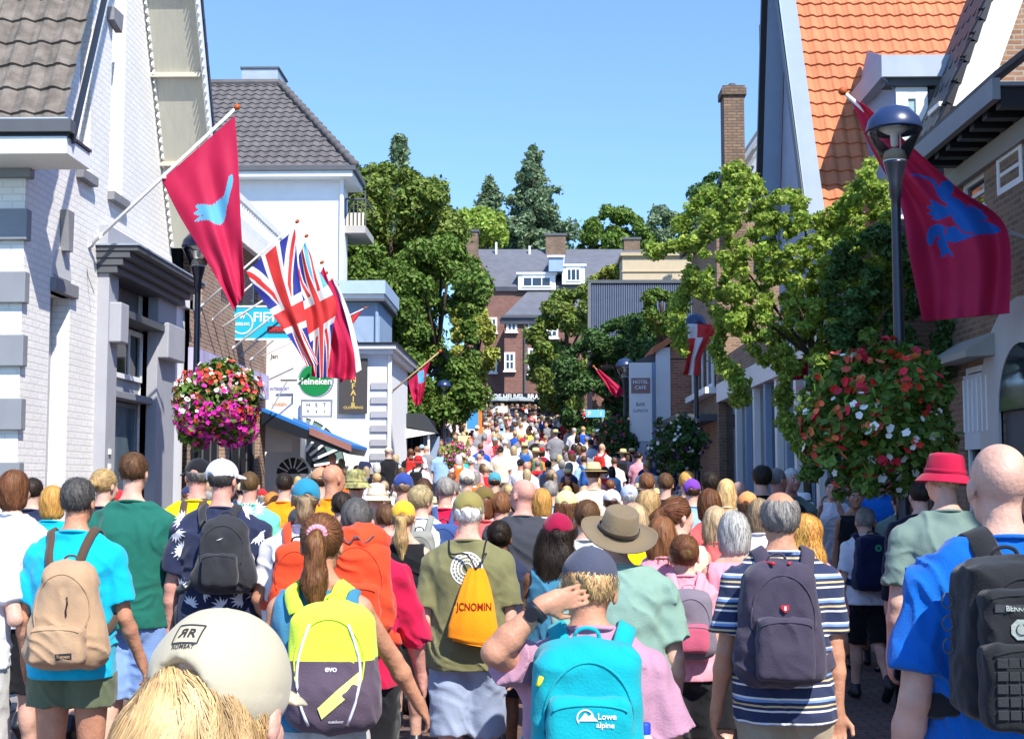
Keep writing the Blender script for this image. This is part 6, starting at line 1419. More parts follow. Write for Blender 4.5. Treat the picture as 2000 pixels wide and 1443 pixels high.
# dark vertical banner
Yb = 30.9; t = board('dark_banner', 661, 700, 718, 808, Yb, mat('banner_black', (.06, .055, .055, 1), rough=.6, bump=.3, bscale=3), 'dark grey vertical banner with gold lettering on the white corner building', 'banner', .02)
M_gold = mat('gold_letters', (.62, .45, .12, 1), rough=.4)
for i, ch in enumerate('ZONPARI'[::1] if False else 'NFAIR'): txt(t, ch, 690, 742+i*12.5, 11, Yb, M_gold)
txt(t, 'CLOTHING', 690, 796, 5, Yb, M_gold, sx=1.1)
# blue awning
def awning():
    Y0, Y1 = 24.6, 29.6; t = empty('blue_awning', (-5.6, 27, 3.2), 'dark blue shop awning with brown valance sloping out below the green beer sign', 'awning')
    a = P(511, 796, 27.6); b = P(686, 868, 27.6); mb = MB(); mb.prism([a, b, b-Vector((0, 0, .07)), a-Vector((0, 0, .07))], (0, 2.6, 0)); mb.obj('canopy', mat('awning_blue', (.015, .16, .50, 1), rough=.6), t)
    mb = MB(); mb.prism([a-Vector((0, 0, .075)), b-Vector((0, 0, .075)), b-Vector((.05, 0, .20)), a-Vector((0, 0, .34))], (0, 2.5, 0)); mb.obj('frame', M_black, t)
    c = P(604, 848, 27.55); d = P(686, 882, 27.55); e = P(686, 868, 27.55); f = P(604, 834, 27.55); vm = mat('awning_valance', C(150, 105, 98), rough=.7, var=.1)
    mb = MB(); mb.prism([c, d, e, f], (0, .04, 0)); mb.obj('valance', vm, t)
    n = MB(); n.bar(P(530, 800, 27.5), P(560, 745, 27.5), .025, up=(0, 1, 0)); n.obj('stay', M_zinc, t)
awning()
# far signs
t = board('sign_board', 1230, 708, 1273, 862, 33.6, M_white, 'tall white freestanding sign board with a brown panel beside the small brick house', 'sign board', .12)
mb = MB(); a = P(1233, 768, 33.58); b = P(1270, 738, 33.58); mb.box(a.x, b.x, 33.585, 33.597, a.z, b.z); mb.obj('brown_panel', mat('sign_brown', C(150, 120, 118)), t); txt(t, 'HOTEL', 1251, 746, 7, 33.58, M_white); txt(t, 'CAFE', 1251, 757, 7, 33.58, M_white); txt(t, 'BAR', 1251, 790, 7, 33.6, M_grey); txt(t, 'LUNCH', 1251, 802, 6, 33.6, M_grey)
t = board('direction_sign', 1144, 800, 1181, 815, 38, mat('sign_light_blue', (.16, .50, .78, 1)), 'small light blue direction sign on a thin post right of centre', 'sign', .04); txt(t, 'P', 1151, 808, 9, 38, M_white); txt(t, 'i', 1174, 808, 9, 38, M_white)
MB().tube([P(1177, 815, 38.02), (P(1177, 815, 38.02).x, 38.02, ground(38))], .03).obj('post', M_grey, t)
t = board('coloured_banner', 912, 799, 934, 838, 44, mat('banner_blue', (.06, .30, .62, 1)), 'blue and orange striped banner held above the crowd on the slope', 'banner', .03, frame=M_white)
a = P(934.5, 858, 44); b = P(941, 797, 44); MB().box(a.x, b.x, 43.98, 44.02, a.z, b.z).obj('orange_stripe', mat('banner_orange', (.75, .22, .03, 1)), t)
MB().tube([P(933, 838, 44.02), (P(933, 838, 44.02).x, 44.02, ground(44))], .02).obj('pole', M_grey, t)
t = board('yellow_sign', 884, 851, 919, 872, 40, mat('pale_yellow', (.78, .72, .36, 1)), 'pale yellow sign board above heads left of the street centre', 'sign', .04); MB().tube([P(900, 872, 40), (P(900, 872, 40).x, 40.02, ground(40))], .03).obj('post', M_grey, t)
t = board('white_placard', 973, 793, 991, 806, 52, M_white, 'small white placard above the far crowd', 'sign', .03); MB().tube([P(982, 806, 52), (P(982, 806, 52).x, 52.02, ground(52))], .02).obj('post', M_grey, t)
# ================================================================ the walkers
def K(n, r, g, b, **k): return cloth(n, C(r, g, b), **k)
c_cyan = K('cyan_cotton', 10, 172, 205); c_green = K('bottle_green_cotton', 28, 98, 84); c_white = K('white_cotton', 222, 220, 226); c_yellow = K('yellow_cotton', 238, 205, 10); c_navy = K('navy_cotton', 40, 46, 72)
c_olive = K('olive_cotton', 118, 116, 80); c_crim = K('crimson_cloth', 185, 22, 66); c_mauve = K('mauve_cotton', 176, 132, 152); c_blue = K('royal_blue_cotton', 10, 96, 182); c_sage = K('sage_shirt', 128, 158, 145)
c_oshort = K('olive_shorts', 96, 105, 80); c_jean = K('light_denim', 128, 158, 208); c_blk = K('black_cloth', 26, 26, 30); c_grey = K('dark_grey_cotton', 62, 64, 72); c_beige = K('beige_trousers', 160, 146, 124); c_gshort = K('grey_blue_shorts', 150, 162, 186)
c_mint = K('mint_cotton', 110, 205, 175); c_pink = K('pink_cotton', 225, 150, 165); c_coral = K('coral_cotton', 225, 95, 95); c_tealtop = K('teal_top', 60, 120, 150); c_cream = K('cream_cotton', 225, 205, 180); c_ggreen = K('grey_green_cotton', 110, 130, 122)
c_lgrey = K('light_grey_cloth', 190, 188, 184); c_ltblue = K('light_blue_cotton', 150, 185, 215); c_tan = K('tan_canvas', 172, 142, 112); c_char = K('charcoal_nylon', 50, 50, 54); c_purple = K('purple_grey_nylon', 66, 60, 76); c_tealn = K('turquoise_nylon', 10, 158, 168)
c_orange = K('orange_nylon', 245, 145, 20); c_redor = K('orange_red_nylon', 225, 72, 38); c_lime = K('fluorescent_nylon', 212, 240, 70); c_plum = K('plum_grey_nylon', 88, 74, 88); c_tact = K('black_tactical', 34, 35, 38)
c_capb = K('beige_cap_cloth', 186, 176, 150, bump=.05); c_maroon = K('maroon_cap', 150, 18, 60); c_buck = K('raspberry_hat', 175, 20, 60); c_brownhat = K('brown_oilskin', 120, 105, 82); c_straw = K('straw_weave', 222, 200, 140, ); c_band = K('dark_band', 50, 38, 28)
c_stripe = mat('striped_polo', (1, 1, 1, 1), rough=.85, var=.05, scale=6, bump=.18, bscale=140, sheen=.15, spec=.15,
               stripes=(.098, [(0, C(46, 54, 84)), (.22, C(225, 222, 218)), (.30, C(46, 54, 84)), (.42, C(205, 185, 140)), (.50, C(46, 54, 84)), (.62, C(120, 150, 195)), (.72, C(225, 222, 218)), (.80, C(46, 54, 84))]))
M_wprint = mat('white_print', (.72, .72, .74, 1), rough=.8); M_bprint = mat('black_print', (.03, .03, .035, 1), rough=.8)
BACK = (V3(1, 0, 0), V3(0, 0, 1))
SF = .87
def zpx(py, s, g=0): return EYE+(HY-py)/(s*(SF if s < 1000 else 1))-g
def decal_text(F_, t, size, x, z, m, target, parent, **k):
    link.local = True; o = lettering(t, size, (x, 0, z), (1, 0, 0), (0, 0, 1), m, parent, target=target, **k); link.local = False; return o
def decal_poly(name, polys, m, target, parent, off=.002):
    link.local = True; mb = MB()
    for p in polys: mb.add([(q[0], 0, q[1]) for q in p], [tuple(range(len(p)))[::-1]])
    me = mb.mesh(name); bm = bmesh.new(); bm.from_mesh(me); bmesh.ops.triangulate(bm, faces=bm.faces[:]); bm.to_mesh(me); bm.free(); project(me, target, V3(0, -1, 0), off); o = put(name, me, parent, m); link.local = False; return o
def annulus(cx, cz, r0, r1, n=28, a0=0, a1=2*math.pi):
    out = []
    for i in range(n):
        t0 = a0+(a1-a0)*i/n; t1 = a0+(a1-a0)*(i+1)/n; out.append([(cx+r0*math.cos(t0), cz+r0*math.sin(t0)), (cx+r1*math.cos(t0), cz+r1*math.sin(t0)), (cx+r1*math.cos(t1), cz+r1*math.sin(t1)), (cx+r0*math.cos(t1), cz+r0*math.sin(t1))])
    return out
named = []
def W_(cx, top, s, label, **k):
    if s < 1000: s *= SF; k['w'] = k.get('w', 1)*1.05
    named.append((cx, s)); return who(cx, top, s, label, **k)

# --- 1 foreground woman with beige cap
w = W_(432, 1216, 1300, 'woman in beige cap with blonde hair pouring from its back, closest to the camera', extra=.0, hair=('capfall', mat('hair_foreground', (.56, .37, .17, 1), rough=.5, var=.35, scale=26, stretch=(1, 1, .12), island=.22, spec=.3)), shirt=c_pink, pants=c_blk, fem=1, vx=.007, hairn=15000, hairw=.0018, hat=('bigcap', c_capb, 0), hyaw=-14, hpitch=-8, hsc=1.10, seed=3, stride=.2)
cb = bvh_of(w.hat.data); Hm = w.H; link.local = True
n_ = -(Hm.to_3x3() @ V3(.0, 1, -.55)).normalized(); ux = (Hm.to_3x3() @ V3(1, 0, 0)).normalized(); uz = n_.cross(ux).normalized(); o_ = Hm @ V3(-.006, -.10, .098)
fr = MB()
for a, b in (((-1, -1), (1, -1)), ((1, -1), (1, 1)), ((1, 1), (-1, 1)), ((-1, 1), (-1, -1))):
    p = o_+ux*a[0]*.021+uz*a[1]*.017; q = o_+ux*b[0]*.021+uz*b[1]*.017; d = (q-p).normalized(); sd = n_.cross(d)*.0012; k0 = len(fr.v); N = 6
    for i in range(N): pa = p+(q-p)*i/N; pb = p+(q-p)*(i+1)/N; fr.add([pa-sd, pb-sd, pb+sd, pa+sd], [(0, 1, 2, 3)])
me = fr.mesh('logo_frame')
for v in me.vertices:
    h_ = cb.ray_cast(v.co+n_*.2, -n_)
    if h_[0] is not None: v.co = h_[0]+n_*.0018
put('logo', me, w.hat, M_bprint)
def on_cap(t_, size, dz, sx=1.0, dx=0):
    me = text_mesh(t_, size, True)
    for v in me.vertices: v.co = o_+ux*(v.co.x*sx+dx)+uz*(v.co.y+dz)
    for v in me.vertices:
        h_ = cb.ray_cast(v.co+n_*.2, -n_)
        if h_[0] is not None: v.co = h_[0]+n_*.0018
    put('logo', me, w.hat, M_bprint)
on_cap('R', .022, 0, -1, -.007); on_cap('R', .022, 0, 1, .007); on_cap('ROMEAT', .0095, -.023)
link.local = False

# --- 2 woman with fluorescent pack
w = W_(628, 1008, 575, 'woman in teal tank top with brown ponytail and pink scrunchie carrying a fluorescent backpack', hair=('longpony', 'chestnut'), skin='tan', shirt=c_tealtop, sleeve='none', pants=c_lgrey, fem=1, w=1.06, vx=.007, hairn=3000, hairw=.0035, seed=5, hpitch=-4, hem=.53,
       arms=dict(R=dict(el=(.125, .13, -.21), wr=(.10, .10, -.20)), L=dict(el=(-.06, -.02, -.28), wr=(.03, .12, -.21))), stride=.4)
link.local = True
sc = MB(); r_ = .024
for i in range(14): a = 2*math.pi*i/14; sc.tube([w.H @ V3(r_*1.25*math.cos(a), -.128, .045+r_*math.sin(a)), w.H @ V3(r_*1.25*math.cos(a+.5), -.133, .045+r_*math.sin(a+.5))], .013, 7)
put('scrunchie', sc.mesh('scrunchie', True), w.hair, c_pink); link.local = False
def twotone(F_, m_top, m_bot, zsplit, body):
    me = body.data; me.materials.append(m_bot)
    for p in me.polygons: p.material_index = 1 if p.center.z < zsplit else 0
backpack(w, c_lime, px=(568, 735, 1182, 1420), D_=.17, label='fluorescent yellow and plum backpack with white piping on the woman with the pink scrunchie', seed=4, tp=.06, rad=.07, strapw=.065, strapm=c_lime, vx=.007, handle=True)
zc = w.zc; XV = w.xc; twotone(w, c_lime, c_plum, zc+.035, w.packbody)
for sgn in (-1, 1):
    pts = []; bv = w.packbvh
    for i in range(14):
        t = i/13; hh = bv.ray_cast(V3(XV+sgn*(.07+.045*math.sin(t*math.pi)), -1, zc+.17-.36*t), V3(0, 1, 0))
        if hh[0]: pts.append(hh[0]+V3(0, -.003, 0))
    link.local = True; put('piping', MB().tube(pts, .0055, 6).mesh('piping', True), w.pack, M_wprint); link.local = False
decal_poly('reflective_band', [[(XV-.02, zc-.165), (XV-.035, zc-.125), (XV+.03, zc-.065), (XV+.115, zc+.005), (XV+.12, zc-.04), (XV+.05, zc-.105)]], K('pale_lime_band', 225, 235, 130), w.packbvh, w.pack, .006)
decal_text(w, 'evo', .03, XV+.01, zc+.012, M_wprint, w.packbvh, w.pack); decal_text(w, 'outdoor', .016, XV+.03, zc-.175, M_wprint, w.packbvh, w.pack)

# --- 3 mauve shirt with turquoise pack, hand on head
w = W_(1150, 1076, 760, 'walker in mauve shirt and dark grey cap with one hand on the head', hair=('short', 'blond'), skin='tan', shirt=c_mauve, pants=c_blk, fem=1, w=1.14, vx=.006, hairn=1800, hairw=.0035, hat=('capclosed', K('slate_cap', 72, 76, 92), 0), hpitch=-14, hroll=4, seed=9, loose=1.3, lean=.02,
       arms=dict(L=dict(el=(-.125, -.19, .085), wr=(.150, .015, .145), hf=(.96, .12, .22), hn=(0, 1, .1), ht=(.15, 0, -1), curl=.25), R=dict(el=(.10, .0, -.27), wr=(.03, .12, -.2))), stride=.3)
link.local = True
el, wr = [(a[2], a[3]) for a in w.arm if a[0] == -1][0]; d = (wr-el).normalized(); q = wr-d*.03
bm_ = MB(); bm_.tube([q-d*.014, q+d*.014], .036, 16); put('watch_strap', bm_.mesh('w', True), w.body, M_black); bm_ = MB(); nn = V3(-.3, -1, -.1).normalized(); bm_.tube([q+nn*.030, q+nn*.044], .021, 16); put('watch_case', bm_.mesh('w'), w.body, M_black)
link.local = False
backpack(w, c_tealn, px=(1040, 1252, 1256, 1560), D_=.20, label='turquoise hiking backpack with small white mountain logo on the mauve shirt walker', seed=14, tp=.03, rad=.06, strapw=.06, strapm=c_tealn, vx=.007, fold=.009, pockets=[(0, -.02, .22, .22, .04, c_tealn, 'front_pocket')])
bp_ = bvh_of([c for c in w.pack.children if c.name.startswith('front_pocket')][0].data)
zc = w.zc; XT = w.xc; zl = zc+.045; decal_poly('logo', annulus(XT-.012, zl, .019, .023, 16, .3, math.pi*1.2)+[[(XT-.03, zl-.008), (XT-.012, zl+.014), (XT-.004, zl+.004), (XT+.004, zl+.010), (XT+.022, zl-.008)]], M_wprint, bp_, w.pack, .003)
decal_text(w, 'Lowe', .022, XT+.044, zl+.004, M_wprint, bp_, w.pack); decal_text(w, 'alpine', .02, XT+.040, zl-.018, M_wprint, bp_, w.pack)
link.local = True
for sgn in (-1, 1):
    pts = []
    for i in range(9):
        t = i/8; hh = w.packbvh.ray_cast(V3(XT+sgn*(.13-.07*t), -1, zc-.03-.17*t), V3(0, 1, 0))
        if hh[0]: pts.append(hh[0]+V3(0, -.012, 0))
    put('compression_strap', MB().tube(pts, .005, 6).mesh('cs', True), w.pack, K('pale_cord', 190, 215, 200))
hh = w.packbvh.ray_cast(V3(XT-.115, -1, zc+.13), V3(0, 1, 0))[0]; put('zip_pull', MB().tube([hh+V3(-.01, -.004, .012), hh+V3(-.02, -.01, -.012)], .007, 6).mesh('zp', True), w.pack, K('yellow_pull', 225, 225, 60))
link.local = False
# water bottle in the pack's side
p0 = w.body.location; bx_, bz_ = XT+.155, zc-.01; bo = empty('water_bottle', (p0.x+bx_, p0.y-.24, bz_-.19), 'clear water bottle with blue screw cap in the side of the turquoise backpack', 'bottle')
MB().lathe((p0.x+bx_, p0.y-.24, bz_-.19), [(.0001, 0), (.031, .0), (.033, .02), (.033, .13), (.02, .165), (.014, .17), (.014, .18)], 18).obj('bottle_body', mat('bottle_plastic', (.5, .65, .75, 1), rough=.1, spec=.6), bo, True)
MB().lathe((p0.x+bx_, p0.y-.24, bz_-.19), [(.0165, .175), (.0165, .20), (.014, .204), (.0001, .204)], 16).obj('screw_cap', mat('cap_blue', (.02, .06, .45, 1), rough=.4), bo, True)

# --- 4 bald man with tactical pack
w = W_(1946, 866, 770, 'bald man in royal blue t-shirt with black tactical backpack at the right edge', hair=None, skin='fair', shirt=c_blue, pants=K('navy_shorts', 40, 50, 90), w=1.12, vx=.0065, seed=21, loose=1.5, hem=.46, arms=dict(L=dict(el=(-.055, -.03, -.285), wr=(-.035, .07, -.235), ht=(.2, 1, 0))), hsc=1.05, stride=.3, fold=.016)
backpack(w, c_tact, px=(1866, 2062, 1098, 1392), D_=.20, label='black tactical backpack with round patches on the bald man', seed=24, tp=.03, rad=.045, strapw=.075, strapm=c_tact, vx=.007, pockets=[(0, .065, .235, .15, .045, c_tact, 'upper_pocket'), (0, -.10, .25, .22, .06, c_tact, 'lower_pocket')])
zc = w.zc; XC = w.xc; ups = [c for c in w.pack.children if c.name.startswith('upper_pocket')][0]; lows = [c for c in w.pack.children if c.name.startswith('lower_pocket')][0]; bu = bvh_of(ups.data); bl = bvh_of(lows.data)
M_patch = K('grey_patch', 150, 158, 150); decal_poly('patch', [[(XC-.03+.028*math.cos(math.pi*i/4+.39), zc+.045+.028*math.sin(math.pi*i/4+.39)) for i in range(8)]], M_patch, bu, w.pack, .004)
decal_poly('patch_ring', annulus(XC-.03, zc+.045, .012, .015, 14), M_bprint, bu, w.pack, .006)
decal_poly('orange_patch', [[(XC+.047+.02*math.cos(math.pi*i/8), zc+.035+.02*math.sin(math.pi*i/8)) for i in range(16)]], K('orange_patch', 225, 125, 60), bu, w.pack, .004); decal_poly('patch_mark', annulus(XC+.047, zc+.035, .006, .009, 10), M_wprint, bu, w.pack, .006)
decal_poly('name_tape', [[(XC-.095, zc+.088), (XC+.03, zc+.088), (XC+.03, zc+.108), (XC-.095, zc+.108)]], K('tape_grey', 70, 72, 76), bu, w.pack, .004); decal_text(w, 'BERKOM', .019, XC-.032, zc+.098, M_patch, bu, w.pack, off=.006)
decal_text(w, 'VETERAAN', .012, XC+.06, zc+.085, M_patch, bu, w.pack, off=.006)
link.local = True
web = MB()
for j in range(5):
    z_ = zc-.035-j*.032
    for i in range(7):
        x_ = XC-.105+i*.030; hh = bl.ray_cast(V3(x_+.0125, -1, z_), V3(0, 1, 0))
        if hh[0]: web.box(x_, x_+.026, hh[0].y-.006, hh[0].y+.01, z_-.011, z_+.011)
put('webbing', web.mesh('webbing'), lows, K('webbing_grey', 46, 48, 50))
for k_ in range(3):
    cx_ = V3(XC-.155, w.packbody.data.vertices[0].co.y*0-.24, zc+.10-k_*.06); rg = MB(); rg.tube([cx_+V3(.014*math.cos(a), 0, .020*math.sin(a)) for a in [i*math.pi/6 for i in range(13)]], .0028, 5); put('carabiner', rg.mesh('cb', True), w.pack, M_dkgrey)
link.local = False

# --- 5 striped polo man
w = W_(1520, 960, 530, 'older balding man in striped navy polo shirt with purple grey backpack', hair=('balding', 'grey'), skin='tan', shirt=c_stripe, pants=c_beige, plen='long', w=1.04, vx=.007, hairn=2200, hairw=.003, seed=31, loose=1.25, hem=.475, arms=dict(L=dict(el=(-.06, -.02, -.28), wr=(-.03, .06, -.235), curl=.5), R=dict(el=(.03, -.02, -.285), wr=(.005, .0, -.24), hf=(-.05, .0, -1), ht=(1, -.1, 0), hn=(0, -1, 0), curl=.7)), stride=.35)
backpack(w, c_purple, px=(1440, 1592, 1100, 1330), D_=.17, label='purple grey backpack with red trim and small shield badge on the striped shirt man', seed=33, tp=.12, rad=.07, strapw=.065, strapm=c_purple, vx=.007, pockets=[(0, -.08, .22, .24, .05, c_purple, 'front_pocket')])
zc = w.zc; XS = w.xc; decal_poly('badge', [[(XS-.010, zc+.087), (XS+.020, zc+.087), (XS+.020, zc+.07), (XS+.005, zc+.056), (XS-.010, zc+.07)]], mat('badge_red', (.5, .03, .04, 1), rough=.4), w.packbvh, w.pack, .012)
decal_poly('badge_cross', [[(XS+.001, zc+.066), (XS+.009, zc+.066), (XS+.009, zc+.082), (XS+.001, zc+.082)]], M_wprint, w.packbvh, w.pack, .014)
link.local = True
for sg in (-1, 1): put('red_trim', MB().tube(catmull([V3(XS+sg*.03, w.packbvh.ray_cast(V3(XS, -1, zc+.2), V3(0, 1, 0))[0].y+.02, zc+.245), V3(XS+sg*.07, -.17, zc+.235), V3(XS+sg*.09, -.16, zc+.17)], 4), .007, 6).mesh('t', True), w.pack, mat('badge_red', (.5, .03, .04, 1)))
link.local = False

# --- 6 olive shirt with orange drawstring bag
w = W_(915, 963, 425, 'man in olive t-shirt and camouflage cap carrying an orange drawstring bag', hair=('short', 'white'), shirt=c_olive, pants=c_gshort, w=1.03, vx=.008, hairn=700, hat=('cap', K('olive_cap', 142, 130, 74, ), 0), seed=41, loose=1.3, hem=.49, stride=.4, hpitch=-5)
bt = bvh_of(w.shirt.data); ze = zpx(1105, 425)
em = []
for r0, r1 in ((.076, .084), (.060, .067), (.044, .05), (.026, .032)): em += annulus(0, ze, r0, r1, 24)
for i in range(22): a = 2*math.pi*i/22; em.append([(.034*math.cos(a-.02), ze+.034*math.sin(a-.02)), (.074*math.cos(a-.03), ze+.074*math.sin(a-.03)), (.074*math.cos(a+.03), ze+.074*math.sin(a+.03)), (.034*math.cos(a+.02), ze+.034*math.sin(a+.02))])
decal_poly('round_print', em, M_wprint, bt, w.shirt, .003)
link.local = True; zb = zpx(1175, 425); p = w.body; t = empty('drawstring_bag', p.location, 'orange drawstring bag with dark lettering on the olive shirt man', 'bag')
qq = F/(w.body.location.y-.2); zt_ = EYE+(HY-1108)/qq; zb_ = EYE+(HY-1252)/qq; xc = (930-VX)/qq-w.body.location.x
V = []; Fq = []; nu, nv = 40, 44
for j in range(nv+1):
    v = j/nv; hw = .035+.092*min(1, v*1.25)**.8; z_ = zt_+(zb_-zt_)*v
    for i in range(nu+1):
        u = i/nu*2*math.pi; pl_ = 1+.10*math.cos(u*9)*(1-v)**1.3+.03*math.cos(u*5+v*3); dd = (.012+.045*math.sin(min(1, v*1.1)*math.pi*.62))
        edge = 1 if v < .97 else .8
        sag = -.02*math.cos(u)*0+(.030*math.cos(u) if v > .9 else 0)*0
        V.append((xc+hw*math.cos(u)*pl_*edge-.012*v, -.175-dd*.7+dd*math.sin(u)*pl_*edge, z_+sag-(.018*math.cos(u) if v > .5 else 0)*v))
for j in range(nv):
    for i in range(nu): a = j*(nu+1)+i; Fq.append((a, a+nu+1, a+nu+2, a+1))
Fq.append(tuple(nv*(nu+1)+i for i in range(nu)))
me = bpy.data.meshes.new('bag_body'); me.from_pydata(V, [], Fq); me.polygons.foreach_set('use_smooth', [True]*len(Fq)); bo = put('bag_body', me, t, c_orange)
for sg in (-1, 1):
    put('cord', MB().tube(catmull([V3(xc, -.20, zt_-.005), V3(xc+sg*.05, -.165, zt_+.07), V3(sg*.085, -.11, w.z(.825)), V3(sg*.10, -.02, w.z(.862)), V3(sg*.12, .10, w.z(.80)), V3(sg*.16, .08, w.z(.68)), V3(sg*.13, -.12, zb_+.02)], 5), .005, 5).mesh('cord', True), t, M_black)
bb = bvh_of(me); lettering('JCNOMIN', .052, (xc-.006, 0, EYE+(HY-1180)/qq), (1, 0, 0), (0, 0, 1), K('dark_red_print', 120, 30, 10), t, target=bb, off=.003, sx=.78)
link.local = False

# --- 7 crimson man with orange-red rucksack
w = W_(697, 973, 470, 'man in crimson long shirt with orange red hiking rucksack behind the fluorescent backpack woman', hair=('buzz', 'dkgrey'), skin='pink', shirt=c_crim, sleeve='rolled', pants=c_blk, w=1.10, vx=.008, hairn=700, seed=51, loose=1.5, arms=dict(R=dict(el=(.09, .02, -.27), wr=(.03, .08, -.22), curl=.6)), stride=.4, fold=.017)
# offset to the right: rucksack rises high
backpack(w, c_redor, px=(636, 764, 1050, 1240), D_=.19, label='large orange red hiking rucksack with drawcord top on the crimson shirt man', seed=55, tp=.05, rad=.08, strapw=.06, strapm=c_redor, vx=.008, fold=.014, pockets=[(0, -.08, .22, .2, .04, c_redor, 'front_pocket')])
link.local = True
zc = w.zc; XR = w.xc; lid = sdf_mesh('lid', [ell((XR+.01, -.24, zc+.21), (.13, .10, .075), .0)], .008, folds(.016, 8)); put('lid', lid, w.pack, c_redor)
put('drawcord', MB().tube(catmull([V3(XR-.06, -.335, zc+.23), V3(XR-.03, -.345, zc+.20), V3(XR, -.35, zc+.235), V3(XR+.04, -.345, zc+.205), V3(XR+.08, -.33, zc+.24)], 4), .004, 5).mesh('dc', True), w.pack, M_dkgrey)
link.local = False

# --- 8 tan backpack man
w = W_(148, 937, 450, 'man in cyan t-shirt and rolled olive shorts with tan backpack at left', hair=('short', 'dkgrey'), skin='tan', shirt=c_cyan, pants=c_oshort, plen='hot', w=1.03, vx=.0075, hairn=1800, hairw=.003, seed=61, loose=1.3, hem=.475, arms=dict(L=dict(el=(-.06, .0, -.28), wr=(-.02, .10, -.22)), R=dict(el=(.06, .02, -.275), wr=(.05, .11, -.21))), stride=.25)
backpack(w, c_tan, px=(66, 200, 1102, 1302), D_=.17, label='tan canvas backpack with small black label on the cyan shirt man', seed=63, tp=.24, rad=.085, strapw=.045, strapm=K('brown_strap', 82, 66, 54), vx=.0075, fold=.012, pockets=[(0, -.12, .25, .17, .05, c_tan, 'front_pocket')])
bp_ = bvh_of([c for c in w.pack.children if c.name.startswith('front_pocket')][0].data)
zc = w.zc; XB = w.xc; decal_poly('label_patch', [[(XB+.01, zc-.185), (XB+.085, zc-.18), (XB+.085, zc-.15), (XB+.01, zc-.155)]], M_bprint, bp_, w.pack, .003); decal_text(w, 'Everest', .02, XB+.047, zc-.167, c_tan, bp_, w.pack, off=.005)
link.local = True
hh = w.packbvh.ray_cast(V3(XB+.03, -1, zc+.10), V3(0, 1, 0))[0]; put('zip_pull', MB().tube([hh+V3(0, -.004, 0), hh+V3(.006, -.01, -.03), hh+V3(-.002, -.008, -.06), hh+V3(0, -.006, -.09)], .004, 5).mesh('zp', True), w.pack, M_black)
link.local = False

# --- 9 green shirt
W_(257, 886, 385, 'tall man in bottle green t-shirt and light denim shorts behind the tan backpack man', hair=('short', 'brown'), skin='fair', shirt=c_green, pants=c_jean, w=1.06, vx=.009, hairn=1100, seed=71, loose=1.25, arms=dict(R=dict(el=(.05, .02, -.28), wr=(-.01, .14, -.19))), stride=.4)
# --- 10 white shirt woman, and arm of one at the very edge
W_(22, 920, 365, 'woman in white t-shirt and black shorts with brown bob at the left edge', hair=('bob', 'chestnut'), skin='fair', shirt=c_white, pants=c_blk, fem=1, vx=.010, hairn=900, seed=73, loose=1.4, arms=dict(R=dict(el=(.10, .05, -.25), wr=(.0, .2, .03))), yaw=-12)
W_(-58, 945, 450, 'walker in white shirt cut off by the left edge of the frame', hair=('short', 'brown'), shirt=c_white, pants=c_lgrey, vx=.010, seed=74, loose=1.3, arms=dict(R=dict(el=(.08, -.06, -.27), wr=(-.06, .16, .02))), stride=.4)
W_(100, 950, 310, 'blond child-height walker in cyan shirt just behind the tan backpack man', hair=('bob', 'golden'), shirt=c_cyan, pants=c_blk, fem=1, vx=.011, seed=75)
w = W_(201, 918, 315, 'blonde woman with sunglasses on her head beside the tall green shirt man', hair=('bun', 'blond'), shirt=c_navy, pants=c_blk, fem=1, vx=.010, hairn=600, seed=76, hyaw=-25)
# --- 11 black cap, yellow shirt
w = W_(383, 898, 335, 'man in yellow t-shirt and black cap with shoulder bag strap', extra=.0, hair=('short', 'grey'), skin='pink', shirt=c_yellow, pants=c_blk, hat=('cap', c_blk, 25), w=1.1, vx=.010, hairn=400, seed=81, loose=1.3, hyaw=22)
backpack(w, c_char, H_=.36, W_=.20, D_=.12, zc=w.z(.70), label='dark shoulder pack on the yellow t-shirt man', seed=8, xc=-.14, vx=.010, strapw=.05, strapm=K('brown_strap', 82, 66, 54))
# --- 12 navy palm shirt
w = W_(433, 900, 388, 'man in navy palm print shirt and white cap with black backpack', hair=('short', 'dkgrey'), skin='pink', shirt=c_navy, pants=c_blk, hat=('cap', c_white, -18), w=1.12, vx=.009, hairn=300, seed=91, loose=1.6, hem=.44, hyaw=-14, arms=dict(L=dict(el=(-.06, -.0, -.28), wr=(-.02, .05, -.24))))
bt = bvh_of(w.shirt.data); rnd = random.Random(4); pol = []
for (x, z_) in [(-.22, .83), (-.20, .74), (.20, .86), (.23, .78), (.14, .85), (.22, .70), (-.13, .585), (-.05, .53), (.06, .58), (.16, .60), (.0, .48), (.13, .48), (-.15, .48), (.2, .53), (-.05, .62), (-.2, .63), (.23, .62), (-.24, .79)]:
    x *= 1; z0_ = z_*w.h; a0 = rnd.uniform(0, 6)
    for i in range(8):
        a = a0+i*.42; L_ = rnd.uniform(.045, .07); ca, sa = math.cos(a), math.sin(a)
        pol.append([(x, z0_), (x+ca*L_*.5-sa*.007, z0_+sa*L_*.5+ca*.007), (x+ca*L_, z0_+sa*L_), (x+ca*L_*.5+sa*.007, z0_+sa*L_*.5-ca*.007)])
decal_poly('palm_print', pol, M_wprint, bt, w.shirt, .003)
backpack(w, c_char, px=(386, 492, 1014, 1156), D_=.15, label='black grey backpack with small white logo on the palm print shirt man', seed=94, tp=.18, rad=.085, strapw=.05, strapm=c_char, vx=.009, pockets=[(0, -.07, .19, .18, .04, c_char, 'front_pocket')])
zc = w.zc; XP = w.xc; decal_poly('logo', [[(XP-.03, zc+.09), (XP+.01, zc+.105), (XP-.005, zc+.095)]], M_wprint, w.packbvh, w.pack, .004); decal_text(w, 'wenger', .018, XP+.03, zc-.10, M_wprint, w.packbvh, w.pack, off=.035)
